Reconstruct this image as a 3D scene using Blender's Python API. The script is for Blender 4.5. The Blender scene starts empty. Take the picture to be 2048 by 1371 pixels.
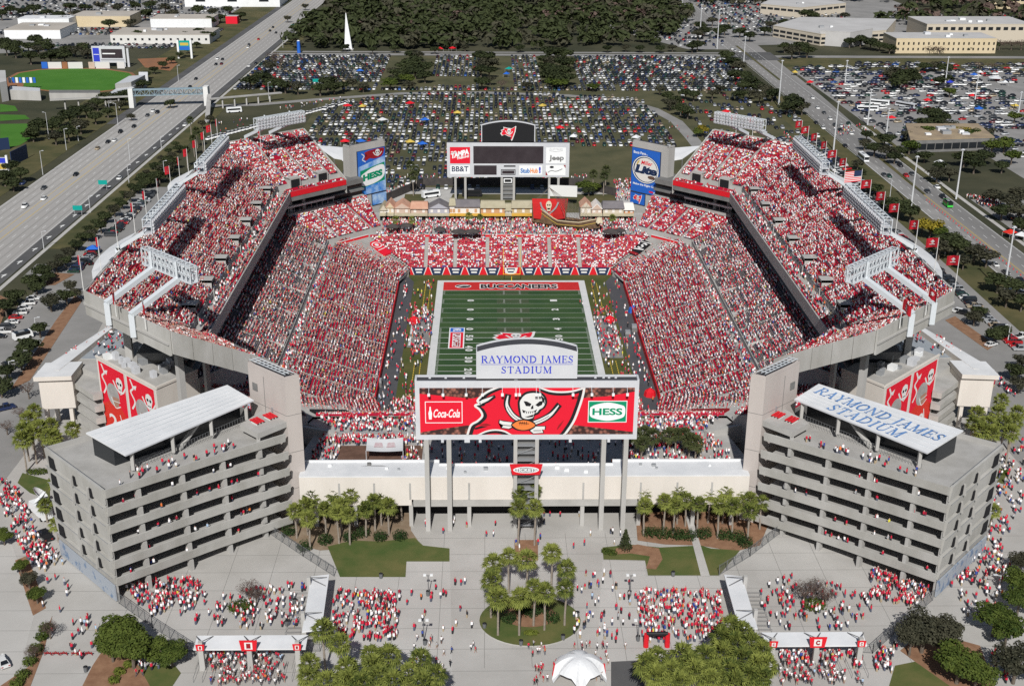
import bpy, bmesh, math, random
import numpy as np
from math import sin, cos, pi, radians, sqrt, atan2, hypot
from mathutils import Vector, Matrix

random.seed(7); RNG = np.random.default_rng(11)
S = bpy.context.scene
COL = S.collection

# ---------------------------------------------------------------- camera
FPX, YAW, PITCH, ROLL = 2467.33, 0.0210226, 0.3800988, 0.0066618
CAM = Vector((-8.452, -368.637, 145.537))
_f = Vector((sin(YAW)*cos(PITCH), cos(YAW)*cos(PITCH), -sin(PITCH)))
_r = Vector((cos(YAW), -sin(YAW), 0)); _u = _r.cross(_f)
R_ = cos(ROLL)*_r + sin(ROLL)*_u; U_ = -sin(ROLL)*_r + cos(ROLL)*_u
cd = bpy.data.cameras.new("camera"); cam = bpy.data.objects.new("camera", cd); COL.objects.link(cam)
m = Matrix(((R_.x, U_.x, -_f.x), (R_.y, U_.y, -_f.y), (R_.z, U_.z, -_f.z))).to_4x4(); m.translation = CAM
cam.matrix_world = m
cd.sensor_width = 36; cd.lens = 36*FPX/2048; cd.clip_start = 1; cd.clip_end = 6000
S.camera = cam

# ---------------------------------------------------------------- sky, sun, exposure
SUN_EL, SUN_AZ = radians(41), radians(4.0)      # light travels towards +Y, a little to +X
w = bpy.data.worlds.new("World"); S.world = w; w.use_nodes = True
nt = w.node_tree; bg = nt.nodes["Background"]
sk = nt.nodes.new("ShaderNodeTexSky"); sk.sky_type = 'NISHITA'; sk.sun_disc = False
sk.sun_elevation = SUN_EL; sk.sun_rotation = pi + SUN_AZ; sk.air_density = 1.0; sk.dust_density = 1.0
nt.links.new(sk.outputs[0], bg.inputs[0]); bg.inputs[1].default_value = 0.05
sl = bpy.data.lights.new("sun", 'SUN'); sl.energy = 4.5; sl.angle = radians(0.5); sl.color = (1.0, 0.98, 0.945)
so = bpy.data.objects.new("sun", sl); COL.objects.link(so); so.location = (0, -200, 400)
dirv = Vector((sin(SUN_AZ)*cos(SUN_EL), cos(SUN_AZ)*cos(SUN_EL), -sin(SUN_EL)))
so.rotation_euler = dirv.to_track_quat('-Z', 'Y').to_euler()
S.view_settings.view_transform = 'Standard'; S.view_settings.look = 'None'
S.view_settings.exposure = 0.0; S.view_settings.gamma = 1
try:
    S.cycles.max_bounces = 5; S.cycles.diffuse_bounces = 3; S.cycles.glossy_bounces = 2
    S.cycles.use_denoising = False
except Exception: pass

# ---------------------------------------------------------------- photo pixel (2048x1371) -> point on a level plane
def at(px, py, z=0.0):
    d = _f*FPX + R_*(px-1024) + U_*(685.5-py)
    t = (z-CAM.z)/d.z
    return CAM + d*t
def at2(px, py, z=0.0):
    p = at(px, py, z); return (p.x, p.y)
def project(P):
    d = Vector(P)-CAM; z = d.dot(_f)
    return (1024+FPX*d.dot(R_)/z, 685.5-FPX*d.dot(U_)/z)
def cdist(o): return (Vector(o)-CAM).length

# ---------------------------------------------------------------- materials
MATS = {}
def mat(name, c, rough=0.8, c2=None, scale=0.5, detail=4, metal=0.0, bump=0.0, spec=0.3, objcol=False, streak=None, ramp=(0.35, 0.65)):
    if name in MATS: return MATS[name]
    m = bpy.data.materials.new(name); m.use_nodes = True; n = m.node_tree.nodes; l = m.node_tree.links
    b = n["Principled BSDF"]; b.inputs["Roughness"].default_value = rough; b.inputs["Metallic"].default_value = metal
    b.inputs["Specular IOR Level"].default_value = spec
    b.inputs["Base Color"].default_value = (*c, 1)
    if objcol:
        oi = n.new("ShaderNodeObjectInfo"); l.new(oi.outputs["Color"], b.inputs["Base Color"])
    elif c2 is not None:
        g = n.new("ShaderNodeNewGeometry"); mp = n.new("ShaderNodeMapping"); l.new(g.outputs["Position"], mp.inputs[0])
        if streak: mp.inputs["Scale"].default_value = streak
        t = n.new("ShaderNodeTexNoise"); t.inputs["Scale"].default_value = scale; t.inputs["Detail"].default_value = detail
        t.inputs["Roughness"].default_value = 0.62
        l.new(mp.outputs[0], t.inputs["Vector"])
        r = n.new("ShaderNodeValToRGB"); r.color_ramp.elements[0].position = ramp[0]; r.color_ramp.elements[1].position = ramp[1]
        r.color_ramp.elements[0].color = (*c, 1); r.color_ramp.elements[1].color = (*c2, 1)
        l.new(t.outputs["Fac"], r.inputs[0]); l.new(r.outputs[0], b.inputs["Base Color"])
        if bump:
            bp = n.new("ShaderNodeBump"); bp.inputs["Strength"].default_value = bump; bp.inputs["Distance"].default_value = 0.3
            l.new(t.outputs["Fac"], bp.inputs["Height"]); l.new(bp.outputs[0], b.inputs["Normal"])
    MATS[name] = m; return m
def leafmat(name, c, c2, scale=0.6):
    """foliage: colour varies from leaf clump to leaf clump and from tree to tree"""
    if name in MATS: return MATS[name]
    m = bpy.data.materials.new(name); m.use_nodes = True; n = m.node_tree.nodes; l = m.node_tree.links
    b = n["Principled BSDF"]; b.inputs["Roughness"].default_value = 0.75; b.inputs["Specular IOR Level"].default_value = 0.15
    g = n.new("ShaderNodeNewGeometry"); oi = n.new("ShaderNodeObjectInfo")
    t = n.new("ShaderNodeTexNoise"); t.inputs["Scale"].default_value = scale; t.inputs["Detail"].default_value = 2
    l.new(g.outputs["Position"], t.inputs["Vector"])
    a = n.new("ShaderNodeMath"); a.operation = 'MULTIPLY_ADD'; a.inputs[1].default_value = 0.35; l.new(g.outputs["Random Per Island"], a.inputs[0]); l.new(t.outputs["Fac"], a.inputs[2])
    a2 = n.new("ShaderNodeMath"); a2.operation = 'MULTIPLY_ADD'; a2.inputs[1].default_value = 0.3; l.new(oi.outputs["Random"], a2.inputs[0]); l.new(a.outputs[0], a2.inputs[2])
    r = n.new("ShaderNodeValToRGB"); r.color_ramp.elements[0].position = 0.45; r.color_ramp.elements[1].position = 1.1
    r.color_ramp.elements[0].color = (*c, 1); r.color_ramp.elements[1].color = (*c2, 1)
    l.new(a2.outputs[0], r.inputs[0]); l.new(r.outputs[0], b.inputs["Base Color"])
    MATS[name] = m; return m

# setting
mat("ground_soil", (0.030, 0.034, 0.017), 0.95, (0.072, 0.068, 0.038), 0.02, 8)
mat("lot_grass", (0.062, 0.064, 0.030), 0.95, (0.105, 0.096, 0.048), 0.05, 8)
mat("verge_grass", (0.050, 0.056, 0.020), 0.95, (0.115, 0.098, 0.042), 0.06, 8)
mat("lawn", (0.058, 0.090, 0.020), 0.95, (0.125, 0.120, 0.040), 0.12, 8)
mat("bright_turf", (0.045, 0.150, 0.012), 0.95, (0.060, 0.175, 0.018), 0.05, 4)
mat("field_turf", (0.020, 0.058, 0.018), 0.95, (0.038, 0.078, 0.024), 0.09, 8)
mat("field_stripe", (0.030, 0.072, 0.022), 0.95, (0.046, 0.088, 0.028), 0.09, 8)
mat("worn_turf", (0.060, 0.072, 0.040), 0.95, (0.040, 0.076, 0.030), 0.14, 8)
mat("side_grass", (0.050, 0.072, 0.016), 0.95, (0.100, 0.092, 0.028), 0.1, 8)
mat("clay", (0.30, 0.13, 0.06), 0.95, (0.22, 0.11, 0.06), 0.1, 5)
mat("mulch", (0.20, 0.105, 0.06), 0.95, (0.28, 0.16, 0.095), 0.5, 8)
mat("sand_mulch", (0.26, 0.20, 0.14), 0.95, (0.20, 0.14, 0.09), 0.4, 8)
mat("plaza_concrete", (0.36, 0.345, 0.32), 0.9, (0.45, 0.435, 0.41), 0.05, 10)
mat("plaza_light", (0.41, 0.395, 0.37), 0.9, (0.48, 0.465, 0.44), 0.05, 10)
mat("walk_concrete", (0.40, 0.385, 0.36), 0.9, (0.47, 0.455, 0.43), 0.2, 8)
mat("drive_asphalt", (0.215, 0.21, 0.20), 0.9, (0.285, 0.275, 0.265), 0.05, 9)
mat("road_concrete", (0.32, 0.305, 0.29), 0.9, (0.385, 0.37, 0.35), 0.03, 10, streak=(1, 0.06, 1))
mat("road_asphalt", (0.175, 0.17, 0.165), 0.9, (0.26, 0.25, 0.24), 0.05, 10, streak=(1, 0.05, 1))
mat("dark_asphalt", (0.075, 0.075, 0.078), 0.9, (0.11, 0.108, 0.105), 0.06, 9)
mat("track_asphalt", (0.060, 0.062, 0.070), 0.9, (0.085, 0.085, 0.09), 0.08, 8)
mat("grey_tarp", (0.19, 0.19, 0.185), 0.8, (0.23, 0.23, 0.225), 0.15, 6)
mat("joint", (0.22, 0.215, 0.20), 0.95)
mat("line_white", (0.72, 0.72, 0.70), 0.9, (0.62, 0.62, 0.60), 0.5, 4)
mat("line_yellow", (0.62, 0.42, 0.05), 0.9)
mat("field_border", (0.55, 0.56, 0.55), 0.9, (0.62, 0.62, 0.61), 0.3, 6)
mat("wheel_track", (0.265, 0.255, 0.24), 0.9, (0.33, 0.32, 0.30), 0.1, 8, streak=(1, 0.04, 1))
mat("endzone_red", (0.55, 0.022, 0.022), 0.9, (0.46, 0.02, 0.02), 0.2, 6)
# buildings
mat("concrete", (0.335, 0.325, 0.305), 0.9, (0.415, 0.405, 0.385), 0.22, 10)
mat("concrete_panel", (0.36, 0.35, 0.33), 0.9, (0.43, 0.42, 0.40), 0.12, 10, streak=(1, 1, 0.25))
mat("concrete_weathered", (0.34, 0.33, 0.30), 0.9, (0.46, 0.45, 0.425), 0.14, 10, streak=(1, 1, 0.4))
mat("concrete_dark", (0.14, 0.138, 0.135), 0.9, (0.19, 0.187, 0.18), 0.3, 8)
mat("pink_concrete", (0.43, 0.385, 0.36), 0.9, (0.48, 0.435, 0.405), 0.15, 9, streak=(1, 1, 0.3))
mat("cream_wall", (0.60, 0.555, 0.50), 0.85, (0.66, 0.615, 0.56), 0.15, 9, streak=(1, 1, 0.3))
mat("white_roof", (0.60, 0.61, 0.62), 0.75, (0.70, 0.705, 0.71), 0.16, 5)
mat("white_paint", (0.78, 0.79, 0.79), 0.6, (0.72, 0.73, 0.73), 0.3, 6)
mat("white_steel", (0.56, 0.60, 0.62), 0.45, (0.58, 0.61, 0.64), 0.5, 6)
mat("silver_panel", (0.52, 0.53, 0.555), 0.5, (0.57, 0.58, 0.60), 0.2, 6)
mat("roof_membrane_dark", (0.045, 0.047, 0.055), 0.9, (0.06, 0.06, 0.068), 0.5, 8)
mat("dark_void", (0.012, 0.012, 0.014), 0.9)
mat("dark_glass", (0.015, 0.018, 0.022), 0.25, spec=0.5)
mat("screen_dark", (0.030, 0.022, 0.026), 0.5, (0.045, 0.035, 0.04), 0.15, 3)
mat("blue_deck", (0.25, 0.28, 0.31), 0.9, (0.30, 0.33, 0.36), 0.4, 6)
mat("brown_deck", (0.10, 0.055, 0.038), 0.9, (0.15, 0.085, 0.06), 0.5, 7)
mat("seat_red", (0.40, 0.007, 0.034), 0.5, spec=0.4)
mat("seat_grey", (0.115, 0.105, 0.11), 0.6, (0.17, 0.13, 0.14), 0.3, 3)
mat("rail_metal", (0.35, 0.36, 0.37), 0.5, metal=0.3)
mat("fence_metal", (0.13, 0.135, 0.14), 0.6)
mat("pole_metal", (0.58, 0.59, 0.60), 0.5, (0.5, 0.51, 0.52), 0.4, 4)
mat("mural_panel", (0.33, 0.36, 0.40), 0.85, (0.16, 0.22, 0.32), 0.5, 3, ramp=(0.55, 0.62))
mat("red_paint", (0.62, 0.012, 0.022), 0.55)
mat("sign_red", (0.68, 0.008, 0.028), 0.7)
mat("dark_red", (0.28, 0.01, 0.015), 0.7)
mat("black_paint", (0.012, 0.012, 0.014), 0.6)
mat("sign_white", (0.80, 0.81, 0.81), 0.6)
mat("off_white", (0.68, 0.68, 0.66), 0.7)
mat("bone", (0.62, 0.55, 0.40), 0.7)
mat("letter_blue", (0.03, 0.05, 0.50), 0.6)
mat("roof_blue", (0.07, 0.18, 0.42), 0.6, (0.16, 0.30, 0.55), 0.5, 4)
mat("sign_green", (0.0, 0.25, 0.12), 0.6)
mat("board_blue", (0.02, 0.12, 0.50), 0.6)
mat("sky_art", (0.03, 0.20, 0.60), 0.6, (0.55, 0.70, 0.82), 0.16, 5, ramp=(0.40, 0.68))
mat("navy", (0.015, 0.03, 0.08), 0.6)
mat("ball_orange", (0.75, 0.20, 0.045), 0.6)
mat("orange_red", (0.60, 0.03, 0.018), 0.6)
mat("stub_blue", (0.03, 0.16, 0.45), 0.6)
mat("stub_orange", (0.75, 0.25, 0.06), 0.6)
mat("gold", (0.55, 0.40, 0.08), 0.5)
mat("goal_yellow", (0.75, 0.55, 0.04), 0.5)
mat("helmet", (0.40, 0.39, 0.38), 0.4, (0.30, 0.29, 0.28), 0.3, 3)
mat("jersey_brown", (0.12, 0.06, 0.05), 0.7, (0.30, 0.02, 0.02), 0.4, 4)
mat("skin_print", (0.36, 0.20, 0.14), 0.7)
def leather():
    m = bpy.data.materials.new("football_leather"); m.use_nodes = True; n = m.node_tree.nodes; l = m.node_tree.links
    b = n["Principled BSDF"]; b.inputs["Roughness"].default_value = 0.7
    g = n.new("ShaderNodeNewGeometry"); v = n.new("ShaderNodeTexVoronoi"); v.inputs["Scale"].default_value = 1.1
    l.new(g.outputs["Position"], v.inputs["Vector"])
    r = n.new("ShaderNodeValToRGB"); e = r.color_ramp.elements; e[0].position = 0.12; e[0].color = (0.34, 0.13, 0.09, 1); e[1].position = 0.62; e[1].color = (0.035, 0.012, 0.010, 1)
    l.new(v.outputs["Distance"], r.inputs[0]); l.new(r.outputs[0], b.inputs["Base Color"]); MATS["football_leather"] = m
leather()
# village
mat("peach", (0.50, 0.37, 0.29), 0.85, (0.54, 0.42, 0.34), 0.3, 5); mat("house_cream", (0.54, 0.48, 0.38), 0.85); mat("house_white", (0.70, 0.67, 0.62), 0.85)
mat("house_orange", (0.50, 0.29, 0.15), 0.85); mat("house_grey", (0.38, 0.38, 0.42), 0.85); mat("house_yellow", (0.48, 0.37, 0.20), 0.85)
mat("brick_orange", (0.52, 0.24, 0.11), 0.85); mat("roof_slate", (0.14, 0.13, 0.14), 0.9, (0.19, 0.175, 0.18), 0.4, 6); mat("roof_tan", (0.36, 0.32, 0.22), 0.9, (0.42, 0.38, 0.27), 0.4, 6)
mat("roof_terra", (0.48, 0.25, 0.17), 0.9, (0.55, 0.33, 0.23), 0.4, 6); mat("awning_yellow", (0.52, 0.31, 0.05), 0.8)
mat("ship_wood", (0.10, 0.06, 0.035), 0.8, (0.20, 0.125, 0.07), 0.5, 6); mat("ship_dark", (0.035, 0.028, 0.022), 0.8); mat("flag_red", (0.50, 0.012, 0.025), 0.8, (0.36, 0.01, 0.02), 0.6, 3); mat("sail_red", (0.58, 0.018, 0.018), 0.85, (0.45, 0.02, 0.02), 0.3, 4)
mat("rigging", (0.16, 0.14, 0.12), 0.8)
mat("canopy_dark", (0.05, 0.045, 0.045), 0.85, (0.075, 0.065, 0.06), 0.4, 5)
mat("tan_wall", (0.56, 0.46, 0.30), 0.85, (0.60, 0.50, 0.34), 0.1, 5); mat("office_cream", (0.52, 0.46, 0.37), 0.85); mat("office_roof", (0.42, 0.41, 0.40), 0.9, (0.50, 0.49, 0.48), 0.05, 8)
mat("warehouse_wall", (0.62, 0.61, 0.58), 0.85); mat("warehouse_roof", (0.38, 0.345, 0.30), 0.9, (0.46, 0.42, 0.37), 0.03, 8); mat("tar_roof", (0.26, 0.20, 0.14), 0.9, (0.36, 0.28, 0.18), 0.12, 7)
mat("bridge_steel", (0.20, 0.28, 0.33), 0.6, (0.26, 0.34, 0.38), 0.3, 4); mat("sign_teal", (0.0, 0.30, 0.26), 0.6); mat("ad_board", (0.62, 0.60, 0.58), 0.7)
# vehicles and people
mat("car_paint", (0.5, 0.5, 0.5), 0.3, objcol=True, spec=0.5); mat("tyre", (0.015, 0.015, 0.016), 0.8); mat("rim", (0.35, 0.35, 0.36), 0.4, metal=0.6); mat("car_glass", (0.012, 0.014, 0.017), 0.12, spec=0.6)
mat("headlight", (0.7, 0.7, 0.68), 0.3); mat("taillight", (0.35, 0.01, 0.01), 0.4)
CARPAL = [("white", (0.64, 0.64, 0.63)), ("silver", (0.33, 0.34, 0.35)), ("black", (0.014, 0.014, 0.016)), ("charcoal grey", (0.06, 0.063, 0.068)), ("dark blue", (0.018, 0.03, 0.085)), ("red", (0.38, 0.012, 0.015)), ("tan", (0.32, 0.26, 0.18)), ("dark green", (0.015, 0.05, 0.035)), ("maroon", (0.10, 0.01, 0.016)), ("blue", (0.02, 0.08, 0.28))]
CARW = [0.17, 0.15, 0.23, 0.18, 0.10, 0.05, 0.04, 0.05, 0.03, 0.01]
for n_, c_ in CARPAL: mat("lot_" + n_.replace(" ", "_"), c_, 0.35, spec=0.5)
mat("car_yellow", (0.65, 0.38, 0.02), 0.4); mat("lime_green", (0.05, 0.50, 0.06), 0.4)
mat("shirt", (0.5, 0.5, 0.5), 0.85, objcol=True)
SHIRTS = [("red", (0.50, 0.014, 0.042), 0.43), ("white", (0.78, 0.76, 0.76), 0.31), ("dark red", (0.27, 0.010, 0.030), 0.09), ("black", (0.02, 0.02, 0.022), 0.05), ("blue", (0.03, 0.06, 0.28), 0.022), ("grey", (0.36, 0.36, 0.37), 0.06), ("orange", (0.62, 0.16, 0.04), 0.014), ("pale blue", (0.35, 0.46, 0.60), 0.018), ("yellow", (0.60, 0.55, 0.06), 0.006)]
for n_, c_, p_ in SHIRTS: mat("cloth_" + n_.replace(" ", "_"), c_, 0.85)
mat("skin", (0.46, 0.27, 0.22), 0.6); mat("skin_dark", (0.11, 0.055, 0.035), 0.6); mat("hair_dark", (0.03, 0.02, 0.015), 0.7); mat("hair_brown", (0.11, 0.06, 0.03), 0.7); mat("cap_red", (0.42, 0.012, 0.02), 0.8); mat("cap_white", (0.66, 0.66, 0.65), 0.8)
mat("jeans", (0.075, 0.085, 0.12), 0.9); mat("khaki", (0.34, 0.27, 0.18), 0.9); mat("dark_trousers", (0.022, 0.022, 0.026), 0.9); mat("shoe", (0.08, 0.08, 0.08), 0.8)
# plants
leafmat("oak_leaf", (0.009, 0.014, 0.006), (0.042, 0.052, 0.020)); leafmat("oak_grey", (0.018, 0.020, 0.012), (0.060, 0.058, 0.036)); leafmat("bright_leaf", (0.016, 0.034, 0.006), (0.075, 0.098, 0.018))
leafmat("autumn_leaf", (0.07, 0.062, 0.010), (0.24, 0.19, 0.02)); leafmat("bare_leaf", (0.050, 0.032, 0.026), (0.115, 0.080, 0.066)); leafmat("shrub_leaf", (0.008, 0.024, 0.006), (0.032, 0.056, 0.014)); leafmat("lime_leaf", (0.055, 0.078, 0.010), (0.13, 0.15, 0.025))
leafmat("palm_leaf", (0.028, 0.046, 0.009), (0.185, 0.205, 0.045), 0.9); leafmat("palm_dark", (0.020, 0.030, 0.010), (0.07, 0.08, 0.03), 0.9)
mat("bark", (0.095, 0.075, 0.058), 0.95, (0.15, 0.125, 0.10), 1.5, 5); mat("palm_bark", (0.22, 0.185, 0.15), 0.95, (0.30, 0.26, 0.215), 2.0, 5)

# ---------------------------------------------------------------- objects
def setp(o, label=None, cat=None, group=None, kind=None):
    if label: o["label"] = label
    if cat: o["category"] = cat
    if group: o["group"] = group
    if kind: o["kind"] = kind
    return o
def thing(name, loc, label, cat, group=None, rot=0.0):
    o = bpy.data.objects.new(name, None); COL.objects.link(o); o.location = loc; o.rotation_euler = (0, 0, rot)
    o.empty_display_size = 0.5
    return setp(o, label, cat, group)

class MB:
    def __init__(s): s.v = []; s.f = []; s.m = []; s.mats = []
    def mi(s, name):
        if name not in s.mats: s.mats.append(name)
        return s.mats.index(name)
    def face(s, pts, m):
        i = len(s.v); s.v += [tuple(p) for p in pts]; s.f.append(tuple(range(i, i+len(pts)))); s.m.append(s.mi(m))
    def hexa(s, b, t, m, mt=None, bottom=True):
        """b, t: matching lists of bottom and top corner points"""
        n = len(b); i = len(s.v); s.v += [tuple(p) for p in b] + [tuple(p) for p in t]; k = s.mi(m)
        for j in range(n):
            j2 = (j+1) % n; s.f.append((i+j, i+j2, i+n+j2, i+n+j)); s.m.append(k)
        s.f.append(tuple(i+n+j for j in range(n))); s.m.append(s.mi(mt or m))
        if bottom: s.f.append(tuple(i+j for j in reversed(range(n)))); s.m.append(k)
    def prism(s, poly, z0, z1, m, mt=None, bottom=True):
        a = sum(poly[i][0]*poly[(i+1) % len(poly)][1]-poly[(i+1) % len(poly)][0]*poly[i][1] for i in range(len(poly)))
        if a < 0: poly = poly[::-1]
        s.hexa([(x, y, z0) for x, y in poly], [(x, y, z1) for x, y in poly], m, mt, bottom)
    def box(s, x0, y0, z0, x1, y1, z1, m, mt=None):
        s.prism([(x0, y0), (x1, y0), (x1, y1), (x0, y1)], z0, z1, m, mt)
    def obox(s, c, u, hu, hv, z0, z1, m, mt=None):
        """box centred on c (x,y), half-length hu along unit u, half-width hv across"""
        v = (-u[1], u[0])
        s.prism([(c[0]+a*hu*u[0]+b*hv*v[0], c[1]+a*hu*u[1]+b*hv*v[1]) for a, b in ((-1, -1), (1, -1), (1, 1), (-1, 1))], z0, z1, m, mt)
    def beam(s, p, q, w, h, m):
        p, q = Vector(p), Vector(q); d = (q-p).normalized()
        a = d.cross(Vector((0, 0, 1)));  a = a.normalized() if a.length > 1e-3 else Vector((1, 0, 0)); b = a.cross(d).normalized()
        r = lambda o: [o-a*w/2-b*h/2, o+a*w/2-b*h/2, o+a*w/2+b*h/2, o-a*w/2+b*h/2]
        s.hexa(r(p), r(q), m)
    def tube(s, p, q, r0, r1, n, m, cap=True):
        p, q = Vector(p), Vector(q); d = (q-p).normalized(); a = d.orthogonal().normalized(); b = d.cross(a)
        c0 = [p+(a*cos(2*pi*i/n)+b*sin(2*pi*i/n))*r0 for i in range(n)]; c1 = [q+(a*cos(2*pi*i/n)+b*sin(2*pi*i/n))*r1 for i in range(n)]
        s.hexa(c0, c1, m)
    def path(s, pts, r0, r1, n, m):
        """one continuous tapering tube through pts"""
        pts = [Vector(p) for p in pts]; i0 = len(s.v); k = s.mi(m); N = len(pts)
        for j, p in enumerate(pts):
            d = (pts[min(j+1, N-1)]-pts[max(j-1, 0)]).normalized(); a = d.cross(Vector((0.31, 0.95, 0.05))).normalized(); b = d.cross(a); r = r0+(r1-r0)*j/(N-1)
            s.v += [tuple(p+(a*cos(2*pi*i/n)+b*sin(2*pi*i/n))*r) for i in range(n)]
        for j in range(N-1):
            for i in range(n):
                s.f.append((i0+j*n+i, i0+j*n+(i+1) % n, i0+(j+1)*n+(i+1) % n, i0+(j+1)*n+i)); s.m.append(k)
        s.f.append(tuple(i0+(N-1)*n+i for i in range(n))); s.m.append(k)
    def add(s, other, off=(0, 0, 0)):
        i = len(s.v); s.v += [(p[0]+off[0], p[1]+off[1], p[2]+off[2]) for p in other.v]
        s.f += [tuple(a+i for a in f) for f in other.f]; s.m += [s.mi(other.mats[k]) for k in other.m]
    def mesh(s, name, off=(0, 0, 0)):
        me = bpy.data.meshes.new(name)
        me.from_pydata([(p[0]-off[0], p[1]-off[1], p[2]-off[2]) for p in s.v], [], s.f)
        for k in s.mats: me.materials.append(MATS[k])
        me.polygons.foreach_set("material_index", s.m); me.update(); return me
    def build(s, name, parent=None, label=None, cat=None, group=None, kind=None, smooth=False):
        """parent: a thing (its children are given in world coordinates when it is unrotated). Without a parent: a top-level mesh with its origin at its base"""
        if parent is not None:
            L = parent.location; o0 = parent.parent
            off = Vector(L)
            while o0 is not None: off = off+o0.location; o0 = o0.parent
        else:
            a = np.array(s.v); off = ((a[:, 0].min()+a[:, 0].max())/2, (a[:, 1].min()+a[:, 1].max())/2, a[:, 2].min())
        me = s.mesh(name, off); o = bpy.data.objects.new(name, me); COL.objects.link(o)
        if smooth: me.polygons.foreach_set("use_smooth", [True]*len(me.polygons))
        if parent is not None: o.parent = parent
        else: o.location = off
        return setp(o, label, cat, group, kind)

def flat(name, polys, z, m, kind="structure", **k):
    b = MB()
    for i_, p in enumerate(polys): b.face([(x, y, z+i_*0.0035) for x, y in (p if sum(p[i][0]*p[(i+1) % len(p)][1]-p[(i+1) % len(p)][0]*p[i][1] for i in range(len(p))) > 0 else p[::-1])], m)
    return b.build(name, kind=kind, **k)
def pxp(pts, z=0): return [at2(x, y, z) for x, y in pts]
def lerp2(a, b, t): return (a[0]+(b[0]-a[0])*t, a[1]+(b[1]-a[1])*t)
def copy_thing(o, loc, rot=None, label=None, group=None, scale=None, color=None):
    r = o.copy(); COL.objects.link(r); r.location = loc
    if rot is not None: r.rotation_euler = (0, 0, rot)
    if scale is not None: r.scale = scale if hasattr(scale, '__len__') else (scale,)*3
    if label: r["label"] = label
    if group: r["group"] = group
    if color is not None: r.color = (*color, 1)
    for ch in o.children:
        c = ch.copy(); COL.objects.link(c); c.parent = r
        if color is not None: c.color = (*color, 1)
        for g in ch.children:
            d = g.copy(); COL.objects.link(d); d.parent = c
    return r

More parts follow.
